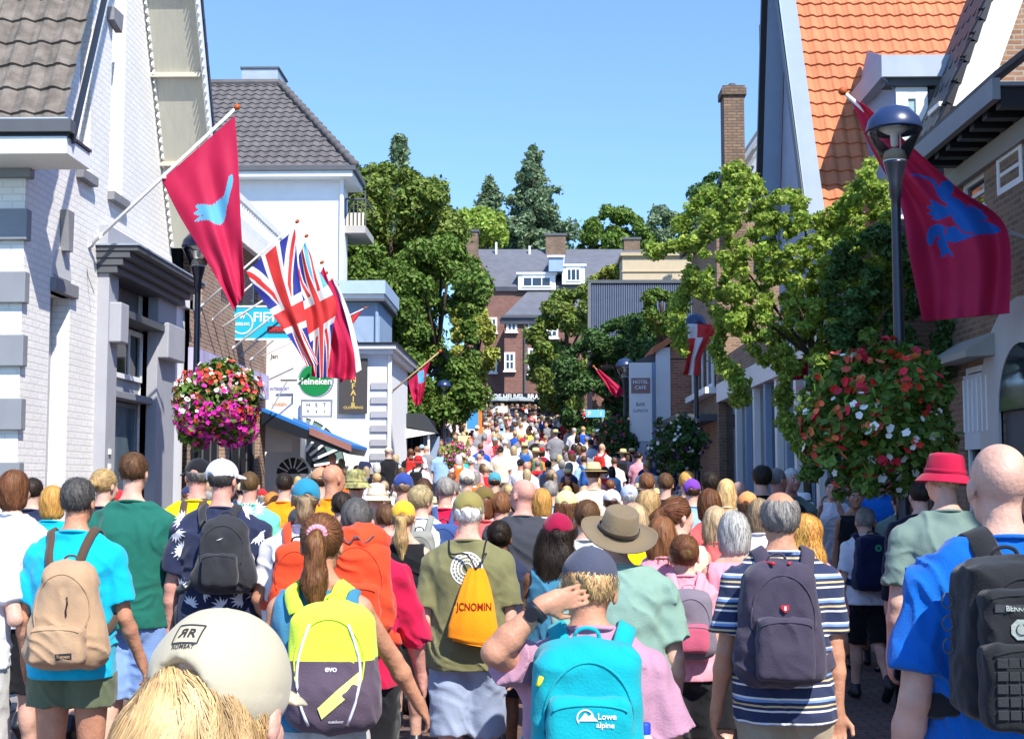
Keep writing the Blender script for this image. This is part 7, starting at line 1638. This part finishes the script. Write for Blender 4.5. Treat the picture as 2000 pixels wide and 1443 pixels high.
# --- second row
W_(487, 922, 275, 'man in mint green t-shirt behind the white cap man', hair=('buzz', 'brown'), skin='pink', shirt=c_mint, pants=c_blk, vx=.011, seed=101)
w.pack
W_(532, 962, 235, 'red haired boy in pale grey t-shirt right of the palm print shirt', hair=('short', 'red'), shirt=c_lgrey, pants=c_jean, vx=.012, seed=102)
w = W_(596, 938, 395, 'walker in teal cap and white t-shirt with blond ponytail', hair=('pony', 'ash'), skin='tan', shirt=c_white, pants=c_blk, hat=('cap', K('teal_cap', 40, 130, 160), 8), fem=1, w=1.1, vx=.009, hairn=900, seed=103, loose=1.5, hyaw=8, arms=dict(L=dict(el=(-.08, -.0, -.26), wr=(.05, .15, -.18))))
decal_poly('round_badge', annulus(-.12, w.z(.74), .02, .035, 16), M_bprint, bvh_of(w.shirt.data), w.shirt, .003)
backpack(w, c_redor, H_=.40, W_=.26, D_=.13, zc=w.z(.70), label='orange red daypack on the walker in teal cap', seed=10, vx=.010)
W_(651, 907, 285, 'man with bare tanned head looking over the camouflage hat', hair=None, skin='tan', shirt=c_orange, pants=c_blk, vx=.012, seed=104, hyaw=-40)
W_(695, 921, 275, 'walker in camouflage bucket hat', hair=('short', 'brown'), shirt=c_grey, pants=c_blk, hat=('bucket', mat('camouflage', C(150, 145, 95), rough=.9, var=.75, scale=30), 1.0), vx=.012, seed=105)
W_(788, 926, 268, 'walker in navy blue cap with pale band', hair=('short', 'ash'), shirt=c_pink, pants=c_blk, hat=('cap', K('navy_cap', 48, 70, 142), 0), vx=.012, seed=106)
W_(788, 980, 330, 'woman in mustard yellow cap with long blonde ponytail', hair=('longpony', 'blond'), shirt=c_blk, sleeve='none', pants=c_blk, hat=('cap', K('mustard_cap', 238, 180, 50), 0), fem=1, vx=.009, hairn=1400, seed=107)
w = W_(824, 952, 275, 'curly light brown haired youth in white t-shirt with grey backpack', hair=('curly', 'ash'), shirt=c_white, pants=c_blk, vx=.010, hairn=600, seed=108, hyaw=-38)
backpack(w, K('ash_pack', 140, 142, 135), H_=.36, W_=.26, D_=.13, label='grey backpack on the curly haired youth', seed=11, vx=.011)
w = W_(870, 933, 270, 'grey haired man with royal blue backpack behind the olive t-shirt man', hair=('short', 'grey'), shirt=c_crim, pants=c_blk, w=1.05, vx=.011, seed=109, hairn=400)
backpack(w, K('denim_pack', 60, 85, 140), H_=.36, W_=.27, D_=.13, label='blue backpack with bright blue top on the grey haired man', seed=12, vx=.011)
W_(912, 918, 222, 'man in pale khaki cap above the camouflage cap', hair=('short', 'grey'), shirt=c_white, pants=c_beige, hat=('cap', K('khaki_cap', 205, 205, 180), 0), vx=.013, seed=110)
W_(966, 924, 180, 'walker in teal blue cap in the middle distance left of centre', hair=('short', 'brown'), shirt=c_grey, pants=c_blk, hat=('cap', K('teal_cap2', 70, 150, 165), 0), vx=.014, seed=111)
W_(944, 952, 300, 'woman with brown hair in olive brown cap behind the camouflage cap', hair=('bob', 'chestnut'), shirt=c_coral, pants=c_blk, fem=1, hat=('cap', K('brown_cap', 112, 95, 50), 20), vx=.011, seed=112)
W_(978, 962, 300, 'short haired brown man left of the bald bearded man', hair=('short', 'chestnut'), shirt=c_white, pants=c_blk, vx=.012, seed=113)
w = W_(1020, 935, 325, 'bald bearded man in dark grey t-shirt looking left', hair=None, skin='pink', shirt=c_grey, pants=c_blk, w=1.12, vx=.009, seed=114, hyaw=42, loose=1.4)
link.local = True; be = sdf_mesh('beard', [ell((0, .05, -.088), (.052, .052, .042), .01), sub((0, .09, -.05), (.03, .04, .022), .01)], .008, None); put('beard', be, w.body, HM['dark'], w.H); link.local = False
W_(975, 1018, 345, 'dark haired girl with low bun below the bald bearded man', hair=('bun', 'dark'), skin='brown', shirt=c_navy, pants=c_blk, fem=1, vx=.010, seed=115, hairn=500)
W_(1106, 960, 300, 'woman in pale yellow cap with dark hair', hair=('long', 'chestnut'), shirt=c_blk, pants=c_blk, fem=1, hat=('cap', K('pale_yellow_cap', 232, 222, 150), -10), vx=.010, seed=116, hairn=700)
W_(1146, 978, 365, 'brown short haired man left of the brown brimmed hat', hair=('short', 'brown'), shirt=c_lgrey, pants=c_blk, vx=.009, seed=117, hairn=900)
w = W_(1090, 1005, 415, 'girl in maroon cap with long wavy dark hair', hair=('wild', 'dark'), skin='brown', shirt=c_tealtop, sleeve='none', pants=c_blk, fem=1, hat=('cap', c_maroon, -8), vx=.008, seed=118, hairn=2200, w=1.0)
w = W_(1205, 1000, 500, 'walker in wide brown bushman hat and sage green shirt', hair=('short', 'grey'), shirt=c_sage, pants=c_blk, hat=('aussie', c_brownhat, 1.0, c_band), w=1.22, vx=.008, hairn=300, seed=119, hpitch=20, hroll=10, loose=1.5, fold=.018)
W_(1158, 906, 208, 'man in cream shirt and pale straw hat with dark band', hair=('short', 'brown'), shirt=c_cream, pants=c_beige, hat=('straw', c_straw, 1.0, c_band), w=1.2, vx=.012, seed=120)
W_(1194, 958, 240, 'walker in clean white cap below the straw hat man', hair=('short', 'brown'), shirt=c_white, pants=c_blk, hat=('cap', c_white, 10), vx=.012, seed=121)
W_(1265, 960, 300, 'woman with loose wavy blonde hair right of the straw hat man', hair=('wild', 'blond'), shirt=c_navy, pants=c_blk, fem=1, vx=.010, seed=122, hairn=1500)
w = W_(1322, 973, 365, 'young woman with brown ponytail turning her face to the right', hair=('longpony', 'chestnut'), skin='fair', shirt=c_cream, sleeve='none', pants=c_jean, fem=1, vx=.008, seed=123, hairn=1400, hyaw=-62)
w = W_(1334, 1046, 405, 'girl with brown plaited bun and pink top', hair=('bun', 'chestnut'), shirt=c_pink, pants=c_blk, fem=1, vx=.009, seed=124, hairn=900)
backpack(w, K('grey_pink_pack', 120, 112, 124), H_=.34, W_=.25, D_=.12, label='grey pink school backpack on the girl with plaited bun', seed=13, vx=.010, strapm=c_pink, pockets=[(0, -.06, .18, .14, .04, K('pink_pocket', 190, 90, 115), 'front_pocket')])
W_(1383, 956, 298, 'woman with brown bob and coral top', hair=('bob', 'chestnut'), shirt=c_coral, pants=c_blk, fem=1, vx=.010, seed=125, hairn=1100)
w = W_(1430, 1000, 400, 'woman with silver highlighted hair and navy headband', hair=('bob', 'silver'), shirt=c_pink, sleeve='none', pants=c_blk, fem=1, vx=.009, seed=126, hairn=1200)
link.local = True; put('headband', MB().lathe((0, -.015, 0), [(.0865, -.045), (.090, -.04), (.090, -.01), (.0865, -.005)], 30, 0, 1.18).mesh('hb', True), w.body, c_navy, w.H); link.local = False
W_(1350, 937, 235, 'walker in purple cap on the right of the crowd', hair=('short', 'brown'), shirt=c_ltblue, pants=c_blk, hat=('cap', K('purple_cap', 120, 62, 168), -12), vx=.012, seed=127)
W_(1416, 937, 240, 'blonde woman with smooth long hair behind the coral top woman', hair=('long', 'blond'), shirt=c_cream, pants=c_blk, fem=1, vx=.012, seed=128)
W_(1458, 962, 262, 'walker in orange cap beside the silver haired woman', hair=('bob', 'brown'), shirt=c_white, pants=c_blk, hat=('cap', K('orange_cap', 238, 150, 90), -20), vx=.011, seed=129)
W_(1568, 1008, 400, 'woman with long curly ginger hair half hidden by the striped shirt man', hair=('wild', 'golden'), skin='fair', shirt=c_pink, pants=c_ltblue, fem=1, vx=.009, seed=130, hairn=2200)
# shaded right side
W_(1516, 915, 232, 'left of two older men standing in the shade by the glazed shopfront', hair=('buzz', 'grey'), skin='pink', shirt=c_blk, pants=c_blk, vx=.012, seed=131, hyaw=-60)
W_(1541, 915, 226, 'right of two older men in the shade, facing the camera in a grey shirt', hair=('buzz', 'silver'), skin='pink', shirt=c_ggreen, pants=c_beige, vx=.011, seed=132, yaw=195)
W_(1486, 913, 236, 'dark haired person in black in the shade beside the two older men', hair=('curly', 'dark'), shirt=c_blk, pants=c_blk, vx=.012, seed=133)
W_(1622, 932, 215, 'man in white t-shirt raising both arms to his face in the shade', hair=('short', 'dark'), shirt=c_white, pants=c_grey, vx=.011, seed=134, yaw=160, arms=dict(L=dict(el=(-.04, .20, -.18), wr=(.12, .05, .25), hf=(.2, 0, 1)), R=dict(el=(.04, .20, -.18), wr=(-.12, .05, .25), hf=(-.2, 0, 1))))
W_(1665, 948, 222, 'dark haired woman facing the camera in a black dress in the shade', hair=('bun', 'dark'), skin='tan', shirt=c_blk, pants=c_blk, fem=1, vx=.011, seed=135, yaw=170, sleeve='none')
w = W_(1683, 992, 262, 'boy in white t-shirt and black shorts with navy backpack walking in the shade', hair=('short', 'grey'), shirt=c_white, pants=c_blk, vx=.009, seed=136, hairn=400, stride=-.7, w=1.0)
backpack(w, K('navy_pack', 22, 30, 62), H_=.44, W_=.29, D_=.15, zc=w.z(.72), label='navy blue school backpack with green emblem on the shaded boy', seed=15, vx=.010); decal_poly('emblem', annulus(.03, w.z(.72)+.13, .012, .03, 12), K('emblem_green', 60, 150, 110), w.packbvh, w.pack, .004)
W_(1713, 918, 205, 'man in blue t-shirt with his back turned under the geranium basket', hair=('short', 'dark'), shirt=c_blue, pants=c_blk, w=1.15, vx=.012, seed=137)
W_(1790, 940, 290, 'man in dark navy jacket walking in the shade left of the raspberry hat', hair=('short', 'dark'), shirt=K('dark_navy_jacket', 24, 28, 44), sleeve='long', pants=c_blk, w=1.1, vx=.011, seed=138)
W_(1752, 955, 235, 'shaded walker in dark striped shirt between the boy and the navy jacket man', hair=('short', 'dark'), shirt=c_ggreen, pants=c_blk, vx=.012, seed=139)
W_(1728, 1012, 225, 'child with a face turned towards the camera beside the navy backpack boy', hair=('short', 'dark'), skin='tan', shirt=c_grey, pants=c_blk, vx=.011, seed=140, yaw=150)
w = W_(1838, 893, 440, 'man in raspberry red bucket hat and grey green t-shirt', hair=('short', 'ash'), skin='fair', shirt=c_ggreen, pants=c_blk, hat=('bucket', c_buck, 1.08), w=1.1, vx=.008, hairn=500, seed=141, loose=1.4, hyaw=14, hroll=5)
W_(2020, 905, 560, 'dark haired walker cut off by the right edge behind the bald man', hair=('short', 'dark'), skin='tan', shirt=c_blk, pants=c_blk, vx=.010, seed=142)
# a few more heads of the second row
for (cx, top, s, hr, sh, lab, kw) in [
    (735, 948, 250, ('short', 'blond'), c_white, 'walker in cream sun hat right of the camouflage hat', dict(hat=('bucket', c_cream, .95))),
    (555, 925, 240, ('short', 'dark'), c_orange, 'dark haired walker in orange t-shirt by the shop doors', {}),
    (625, 915, 262, ('short', 'brown'), c_grey, 'walker in tan cap left of the bare tanned head', dict(hat=('cap', K('tan_cap', 190, 140, 105), 10))),
    (668, 962, 300, ('short', 'dark'), c_char, 'dark haired walker in charcoal top behind the orange red rucksack', {}),
    (828, 935, 215, ('bob', 'brown'), c_ltblue, 'brown haired woman in light blue between navy and khaki caps', dict(fem=1)),
    (1058, 955, 262, ('bob', 'golden'), c_white, 'golden haired woman right of the bald bearded man', dict(fem=1)),
    (1075, 940, 215, ('short', 'grey'), c_ltblue, 'grey haired man in light blue behind the golden haired woman', {}),
    (1228, 948, 235, ('short', 'white'), c_ltblue, 'walker in pale blue cap right of the straw hat man', dict(hat=('cap', K('pale_blue_cap', 175, 185, 215), 0))),
    (1298, 925, 225, ('short', 'brown'), c_navy, 'brown haired man in navy top in front of the white dotted basket', {}),
    (1262, 925, 222, ('short', 'chestnut'), c_pink, 'walker with chestnut hair in pink top left of the navy top man', {}),
    (1385, 925, 225, ('curly', 'dark'), c_cream, 'dark curly haired walker behind the purple cap', {}),
    (1440, 940, 228, ('bald', ''), c_blk, 'shaded bald walker beside the glazed shopfront', {}),
    (1340, 922, 220, ('short', 'golden'), c_grey, 'golden short haired walker above the purple cap', {}),
    (1240, 985, 325, ('long', 'ash'), c_yellow, 'ash blonde woman in yellow top behind the bushman hat', dict(fem=1)),
    (1480, 975, 320, ('bob', 'ash'), c_white, 'ash haired woman in white between the silver hair and the striped shirt', dict(fem=1)),
    (1395, 990, 340, ('long', 'ash'), c_coral, 'long ash haired woman left of the silver haired woman', dict(fem=1)),
    (60, 935, 270, ('short', 'dark'), c_navy, 'dark haired walker behind the white t-shirt woman at left', {}),
    (755, 985, 300, ('short', 'brown'), c_pink, 'brown haired walker in pink top left of the mustard cap', {}),
    (1290, 1010, 390, ('long', 'chestnut'), c_pink, 'chestnut long haired woman behind the young woman looking right', dict(fem=1))]:
    W_(cx, top, s, lab, hair=hr if hr[0] != 'bald' else None, shirt=sh, pants=c_blk, vx=.012, hairn=350, **kw)

# ================================================================ the rest of the crowd: copies of a few figures
OC = cloth('crowd_cloth', (1, 1, 1, 1), objcol=True); OH = mat('crowd_hair', (1, 1, 1, 1), rough=.5, objcol=True, var=.25, scale=20, island=.25); OSk = mat('crowd_skin', (1, 1, 1, 1), rough=.5, objcol=True, var=.08, scale=9)
TPL = []
def template(fem, vx, arms, stride, styles, sd, w=1.0, sleeve='short', plen='shorts'):
    f = figure(h=1.78, fem=fem, vx=vx, arms=arms, stride=stride, skin=OSk, hair=None, shirt=OC, sleeve=sleeve, pants=OC, plen=plen, tag_it=False, detail=False, seed=sd, w=w, face=vx < .015)
    d = dict(body=f.body.data, parts=[(c.name.split('.')[0], c.data) for c in f.body.children], hair={}, hats={}, H=f.H)
    for st in styles:
        for hat in (False, True):
            sh, fl = hair_shell(st, max(vx*.9, .010), 0, hat); me = join_meshes('hair', [sh, strands('hair', sh, 160, .06 if st in ('short', 'curly') else .15, fl, .006, 4, .006, 0, 2)]) if vx < .015 else sh.copy()
            me.transform(f.H); me.materials.clear(); me.materials.append(OH); d['hair'][(st, hat)] = me
    for c in list(f.body.children): bpy.data.objects.remove(c)
    bpy.data.objects.remove(f.body)
    dm = empty('tmp', (0, 0, 0))
    for kind in ('cap', 'bucket', 'straw'):
        ho = add_hat(dm, f.H, (kind, OC), .010, sd); d['hats'][kind] = [(ho.name.split('.')[0], ho.data)]+[(c.name.split('.')[0], c.data) for c in ho.children]
        for c in list(ho.children): bpy.data.objects.remove(c)
        bpy.data.objects.remove(ho)
    bpy.data.objects.remove(dm); d['fem'] = fem; return d
link.local = True
AR = [{}, dict(L=dict(el=(-.06, .05, -.27), wr=(.05, .2, -.05))), dict(R=dict(el=(.07, .02, -.27), wr=(-.06, .19, .05)))]
near_t = [template(0, .013, AR[0], .5, ('short', 'curly'), 201), template(0, .013, AR[1], -.5, ('short', 'buzz'), 202, 1.12), template(1, .013, AR[2], .4, ('bob', 'long', 'pony'), 203, 1, 'none'), template(1, .013, AR[0], -.4, ('bob', 'longpony', 'bun'), 204, 1.05)]
far_t = [template(0, .024, AR[0], .5, ('short', 'buzz'), 205, 1.05), template(1, .024, AR[1], -.5, ('bob', 'long'), 206), template(0, .024, AR[2], .2, ('short',), 207, 1.1, 'short', 'long')]
link.local = False
SHC = [('white', 222, 220, 226, 30), ('pale blue', 150, 185, 220, 10), ('navy', 40, 46, 78, 9), ('black', 26, 26, 30, 9), ('red', 200, 40, 45, 6), ('maroon', 130, 22, 50, 5), ('pink', 228, 155, 165, 9), ('grey', 130, 130, 136, 8), ('yellow', 235, 205, 80, 3), ('green', 70, 130, 90, 4), ('royal blue', 30, 80, 180, 6), ('cream', 228, 212, 190, 10), ('orange', 235, 130, 50, 2), ('turquoise', 50, 170, 185, 3), ('lilac', 180, 160, 205, 3)]
HRC = [('brown', HC['brown'], 9), ('dark', HC['dark'], 6), ('blond', HC['blond'], 9), ('ash blond', HC['ash'], 6), ('grey', HC['grey'], 6), ('silver', HC['silver'], 4), ('chestnut', HC['chestnut'], 6), ('ginger', HC['red'], 1)]
HTC = [('white', 225, 225, 225), ('navy', 40, 50, 90), ('red', 190, 40, 45), ('beige', 205, 190, 160), ('black', 30, 30, 34), ('pale blue', 150, 180, 210), ('maroon', 130, 25, 55)]
rnd = random.Random(77); pts = [(o.location.x, o.location.y) for o in bpy.data.objects if o.get('category') == 'person']
lamps_xy = [(o.location.x, o.location.y) for o in bpy.data.objects if o.get('category') == 'street lamp']
spots = []
def xr(y):
    tb = [(8, -4.4, 3.2), (20, -4.8, 3.0), (30, -4.4, 2.6), (40, -2.7, 2.3), (50, -3.5, 2.0), (62, -4.6, 1.9)]
    for (a, l0, r0), (b, l1, r1) in zip(tb, tb[1:]):
        if a <= y <= b: t = (y-a)/(b-a); return l0+(l1-l0)*t, r0+(r1-r0)*t
    return tb[-1][1:]
tries = 0
while len(spots) < 226 and tries < 60000:
    tries += 1
    y = 8.5+44.5*rnd.random()**.9; l, r = xr(y); x = rnd.uniform(l, r); px = VX+x*F/y
    dmin = .60 if y < 26 else .50
    if any((x-a)**2+((y-b)*.8)**2 < dmin**2 for a, b in pts): continue
    if any((x-a)**2+(y-b)**2 < .5**2 for a, b in lamps_xy): continue
    if y < 18 and any(F/s > y and abs(px-cx) < 20+.1*F/y for cx, s in named): continue
    if y < 10 and rnd.random() < .4: continue
    pts.append((x, y)); spots.append((x, y))
def wch(L): return rnd.choices(L, [q[-1] for q in L])[0]
def place_words(x, y):
    px = VX+x*F/y
    side = 'left' if px < 930 else 'centre left' if px < 1010 else 'centre' if px < 1090 else 'centre right' if px < 1160 else 'right'
    z = 'on flat street' if y < 14 else 'before the hill' if y < 22 else 'at hill foot' if y < 31 else 'partway uphill' if y < 42 else 'high uphill' if y < 52 else 'at hilltop'
    return side, z
recs = []
for (x, y) in spots:
    T = rnd.choice(near_t if y < 24 else far_t); sh = wch(SHC); hr = wch(HRC); st = rnd.choice([k[0] for k in T['hair']]); hat = rnd.random() < .30; hk = rnd.choice(('cap', 'cap', 'bucket', 'straw')); hc = rnd.choice(HTC) if hk != 'straw' else ('straw', 222, 200, 140)
    recs.append([x, y, T, sh, hr, st, hat, hk, hc])
seen = {}
pack_src = None
for x, y, T, sh, hr, st, hat, hk, hc in recs:
    sc = rnd.uniform(.90, 1.04)*(.96 if T['fem'] else 1); g = ground(y); down = rnd.random() < .12 and y > 30
    side, z = place_words(x, y); hn = {'short': 'short', 'curly': 'curly', 'buzz': 'cropped', 'bob': 'bobbed', 'long': 'long', 'pony': 'tied', 'longpony': 'long tied', 'bun': 'bunned'}[st]
    lb = (f'{hc[0]} {"straw " if 0 else ""}{"cap" if hk == "cap" else "hat"} and {sh[0]} top' if hat else f'{hn} {hr[0]} hair and {sh[0]} top')
    lb = f'walker with {lb}, {side}, {z}'.replace('straw straw', 'straw')
    b = bpy.data.objects.new('person', T['body']); COL.objects.link(b); b.location = (x, y, g); b.rotation_euler = (0, 0, R(rnd.gauss(0, 17)+(180 if down else 0))); b.scale = (sc,)*3
    sk = rnd.choice([(.62, .36, .27, 1)]*4+[(.62, .30, .23, 1)]*2+[(.50, .24, .145, 1)]*2+[(.2, .09, .05, 1)]); b.color = sk
    lsh = C(*sh[1:4]); lpn = C(*rnd.choice([(30, 30, 34), (40, 48, 78), (165, 150, 128), (120, 150, 195), (90, 95, 80), (200, 200, 205)]))
    tag(b, lb, 'person', 'walkers filling the street and the hill'); seen.setdefault(lb, []).append((b, x, y))
    def child(nm, me, col, par):
        o = bpy.data.objects.new(nm, me); COL.objects.link(o); o.parent = par; o.color = col; return o
    for nm, me in T['parts']:
        child(nm, me, lsh if nm == 'shirt' else lpn if nm in ('shorts', 'trousers') else (1, 1, 1, 1), b)
    if (st != 'buzz' or rnd.random() < .6): child('hair', T['hair'][(st, hat)], hr[1], b)
    if hat:
        hp = T['hats'][hk]; ho = child(hp[0][0], hp[0][1], C(*hc[1:4]), b)
        for nm, me in hp[1:]: child(nm, me, C(*hc[1:4]) if nm in ('brim', 'button') else C(50, 40, 36), ho)
# labels shared by several walkers say how they stand to each other
for lb, L in seen.items():
    if len(L) == 2:
        a, b = sorted(L, key=lambda q: q[2]); a[0]['label'] = lb+', nearer of two such'; b[0]['label'] = lb+', farther of two such'
    elif len(L) > 2:
        L = sorted(L, key=lambda q: q[2]); L[0][0]['label'] = lb+', nearest such'; L[-1][0]['label'] = lb+', farthest such'
# rucksacks on some of them
link.local = True
pm = sdf_mesh('body', [rbox((0, -.21, 1.27), (.09, .03, .15), .05, .02, .12), ell((0, -.24, 1.18), (.12, .09, .10), .04)], .014, folds(.006, 3)); pm.materials.append(OC)
sm_ = MB()
for s in (-1, 1): ribbon(sm_, catmull([V3(s*.06, -.16, 1.46), V3(s*.08, -.10, 1.50), V3(s*.095, 0, 1.55), V3(s*.10, .10, 1.46), V3(s*.13, .12, 1.3), V3(s*.17, 0, 1.15), V3(s*.1, -.14, 1.08)], 4), .05, .012, lambda q: V3(0, 0, min(q.z, 1.42)))
stm = sm_.mesh('shoulder_strap', True); stm.materials.append(OC)
link.local = False
ppl = [L for v in seen.values() for L in v]; ppl.sort(key=lambda q: q[2]); cnt = {}
for b, x, y in [q for q in ppl if q[2] < 34][::3]:
    nm, cr, cg, cb_ = rnd.choice([('black', 30, 30, 34), ('navy', 40, 50, 90), ('grey', 120, 120, 125), ('red', 185, 45, 40), ('blue', 45, 95, 170), ('green', 80, 110, 80), ('orange', 225, 110, 40)])
    r_ = empty('backpack', b.location, f'{nm} backpack on the '+b['label'].split(',')[0], 'backpack', 'backpacks in the crowd'); r_.rotation_euler = b.rotation_euler; r_.scale = b.scale
    for n2, me in (('body', pm), ('shoulder_strap', stm)): o = bpy.data.objects.new(n2, me); COL.objects.link(o); o.parent = r_; o.color = C(cr, cg, cb_)
# beyond: people nobody could count at the very top, one object
mb_v = []; far = MB(); FC = [C(*q[1:4]) for q in SHC]; fm_ = [mat('far_crowd_%d' % i, c, rough=.9) for i, c in enumerate(FC)]+[SK['fair'], HM['brown'], HM['ash'], HM['dkgrey']]
for i in range(420):
    y = rnd.uniform(50.5, 71); x = rnd.uniform(-4.2-(y-50)*.06, 2.3); g = ground(y); hh = rnd.uniform(1.55, 1.82); q = rnd.choice([0, 0, 0, 1, 1, 2, 3, 4, 5, 6, 6, 7, 10, 11, 14])
    far.lathe((x, y, g), [(.0001, 0), (.14, .02), (.16, hh*.5)], 7, rnd.randrange(8), .7); far.lathe((x, y, g), [(.16, hh*.45), (.17, hh*.6), (.21, hh*.8), (.08, hh*.86), (.0001, hh*.87)], 8, q, .6)
    for s in (-1, 1): far.tube([(x+s*.2, y, g+hh*.8), (x+s*.25, y, g+hh*.62), (x+s*.22, y+.08, g+hh*.46)], [.05, .04, .03], 5, 15)
    far.lathe((x, y, g+hh*.85), [(.05, 0), (.075, .05), (.08, .12), (.0001, .17)], 8, 15); far.lathe((x, y-.02, g+hh*.85), [(.06, .08), (.09, .12), (.085, .19), (.04, .235), (.0001, .24)], 8, rnd.choice([16, 16, 17, 18]))
o = far.obj('far_crowd', fm_, None, True); tag(o, 'dense mass of tiny walkers at the very top of the street', 'crowd', kind='stuff')

for o in bpy.data.objects:
    l = o.get('label')
    if l and len(l.replace('-', ' ').split()) > 15: print('LONG', len(l.split()), l)
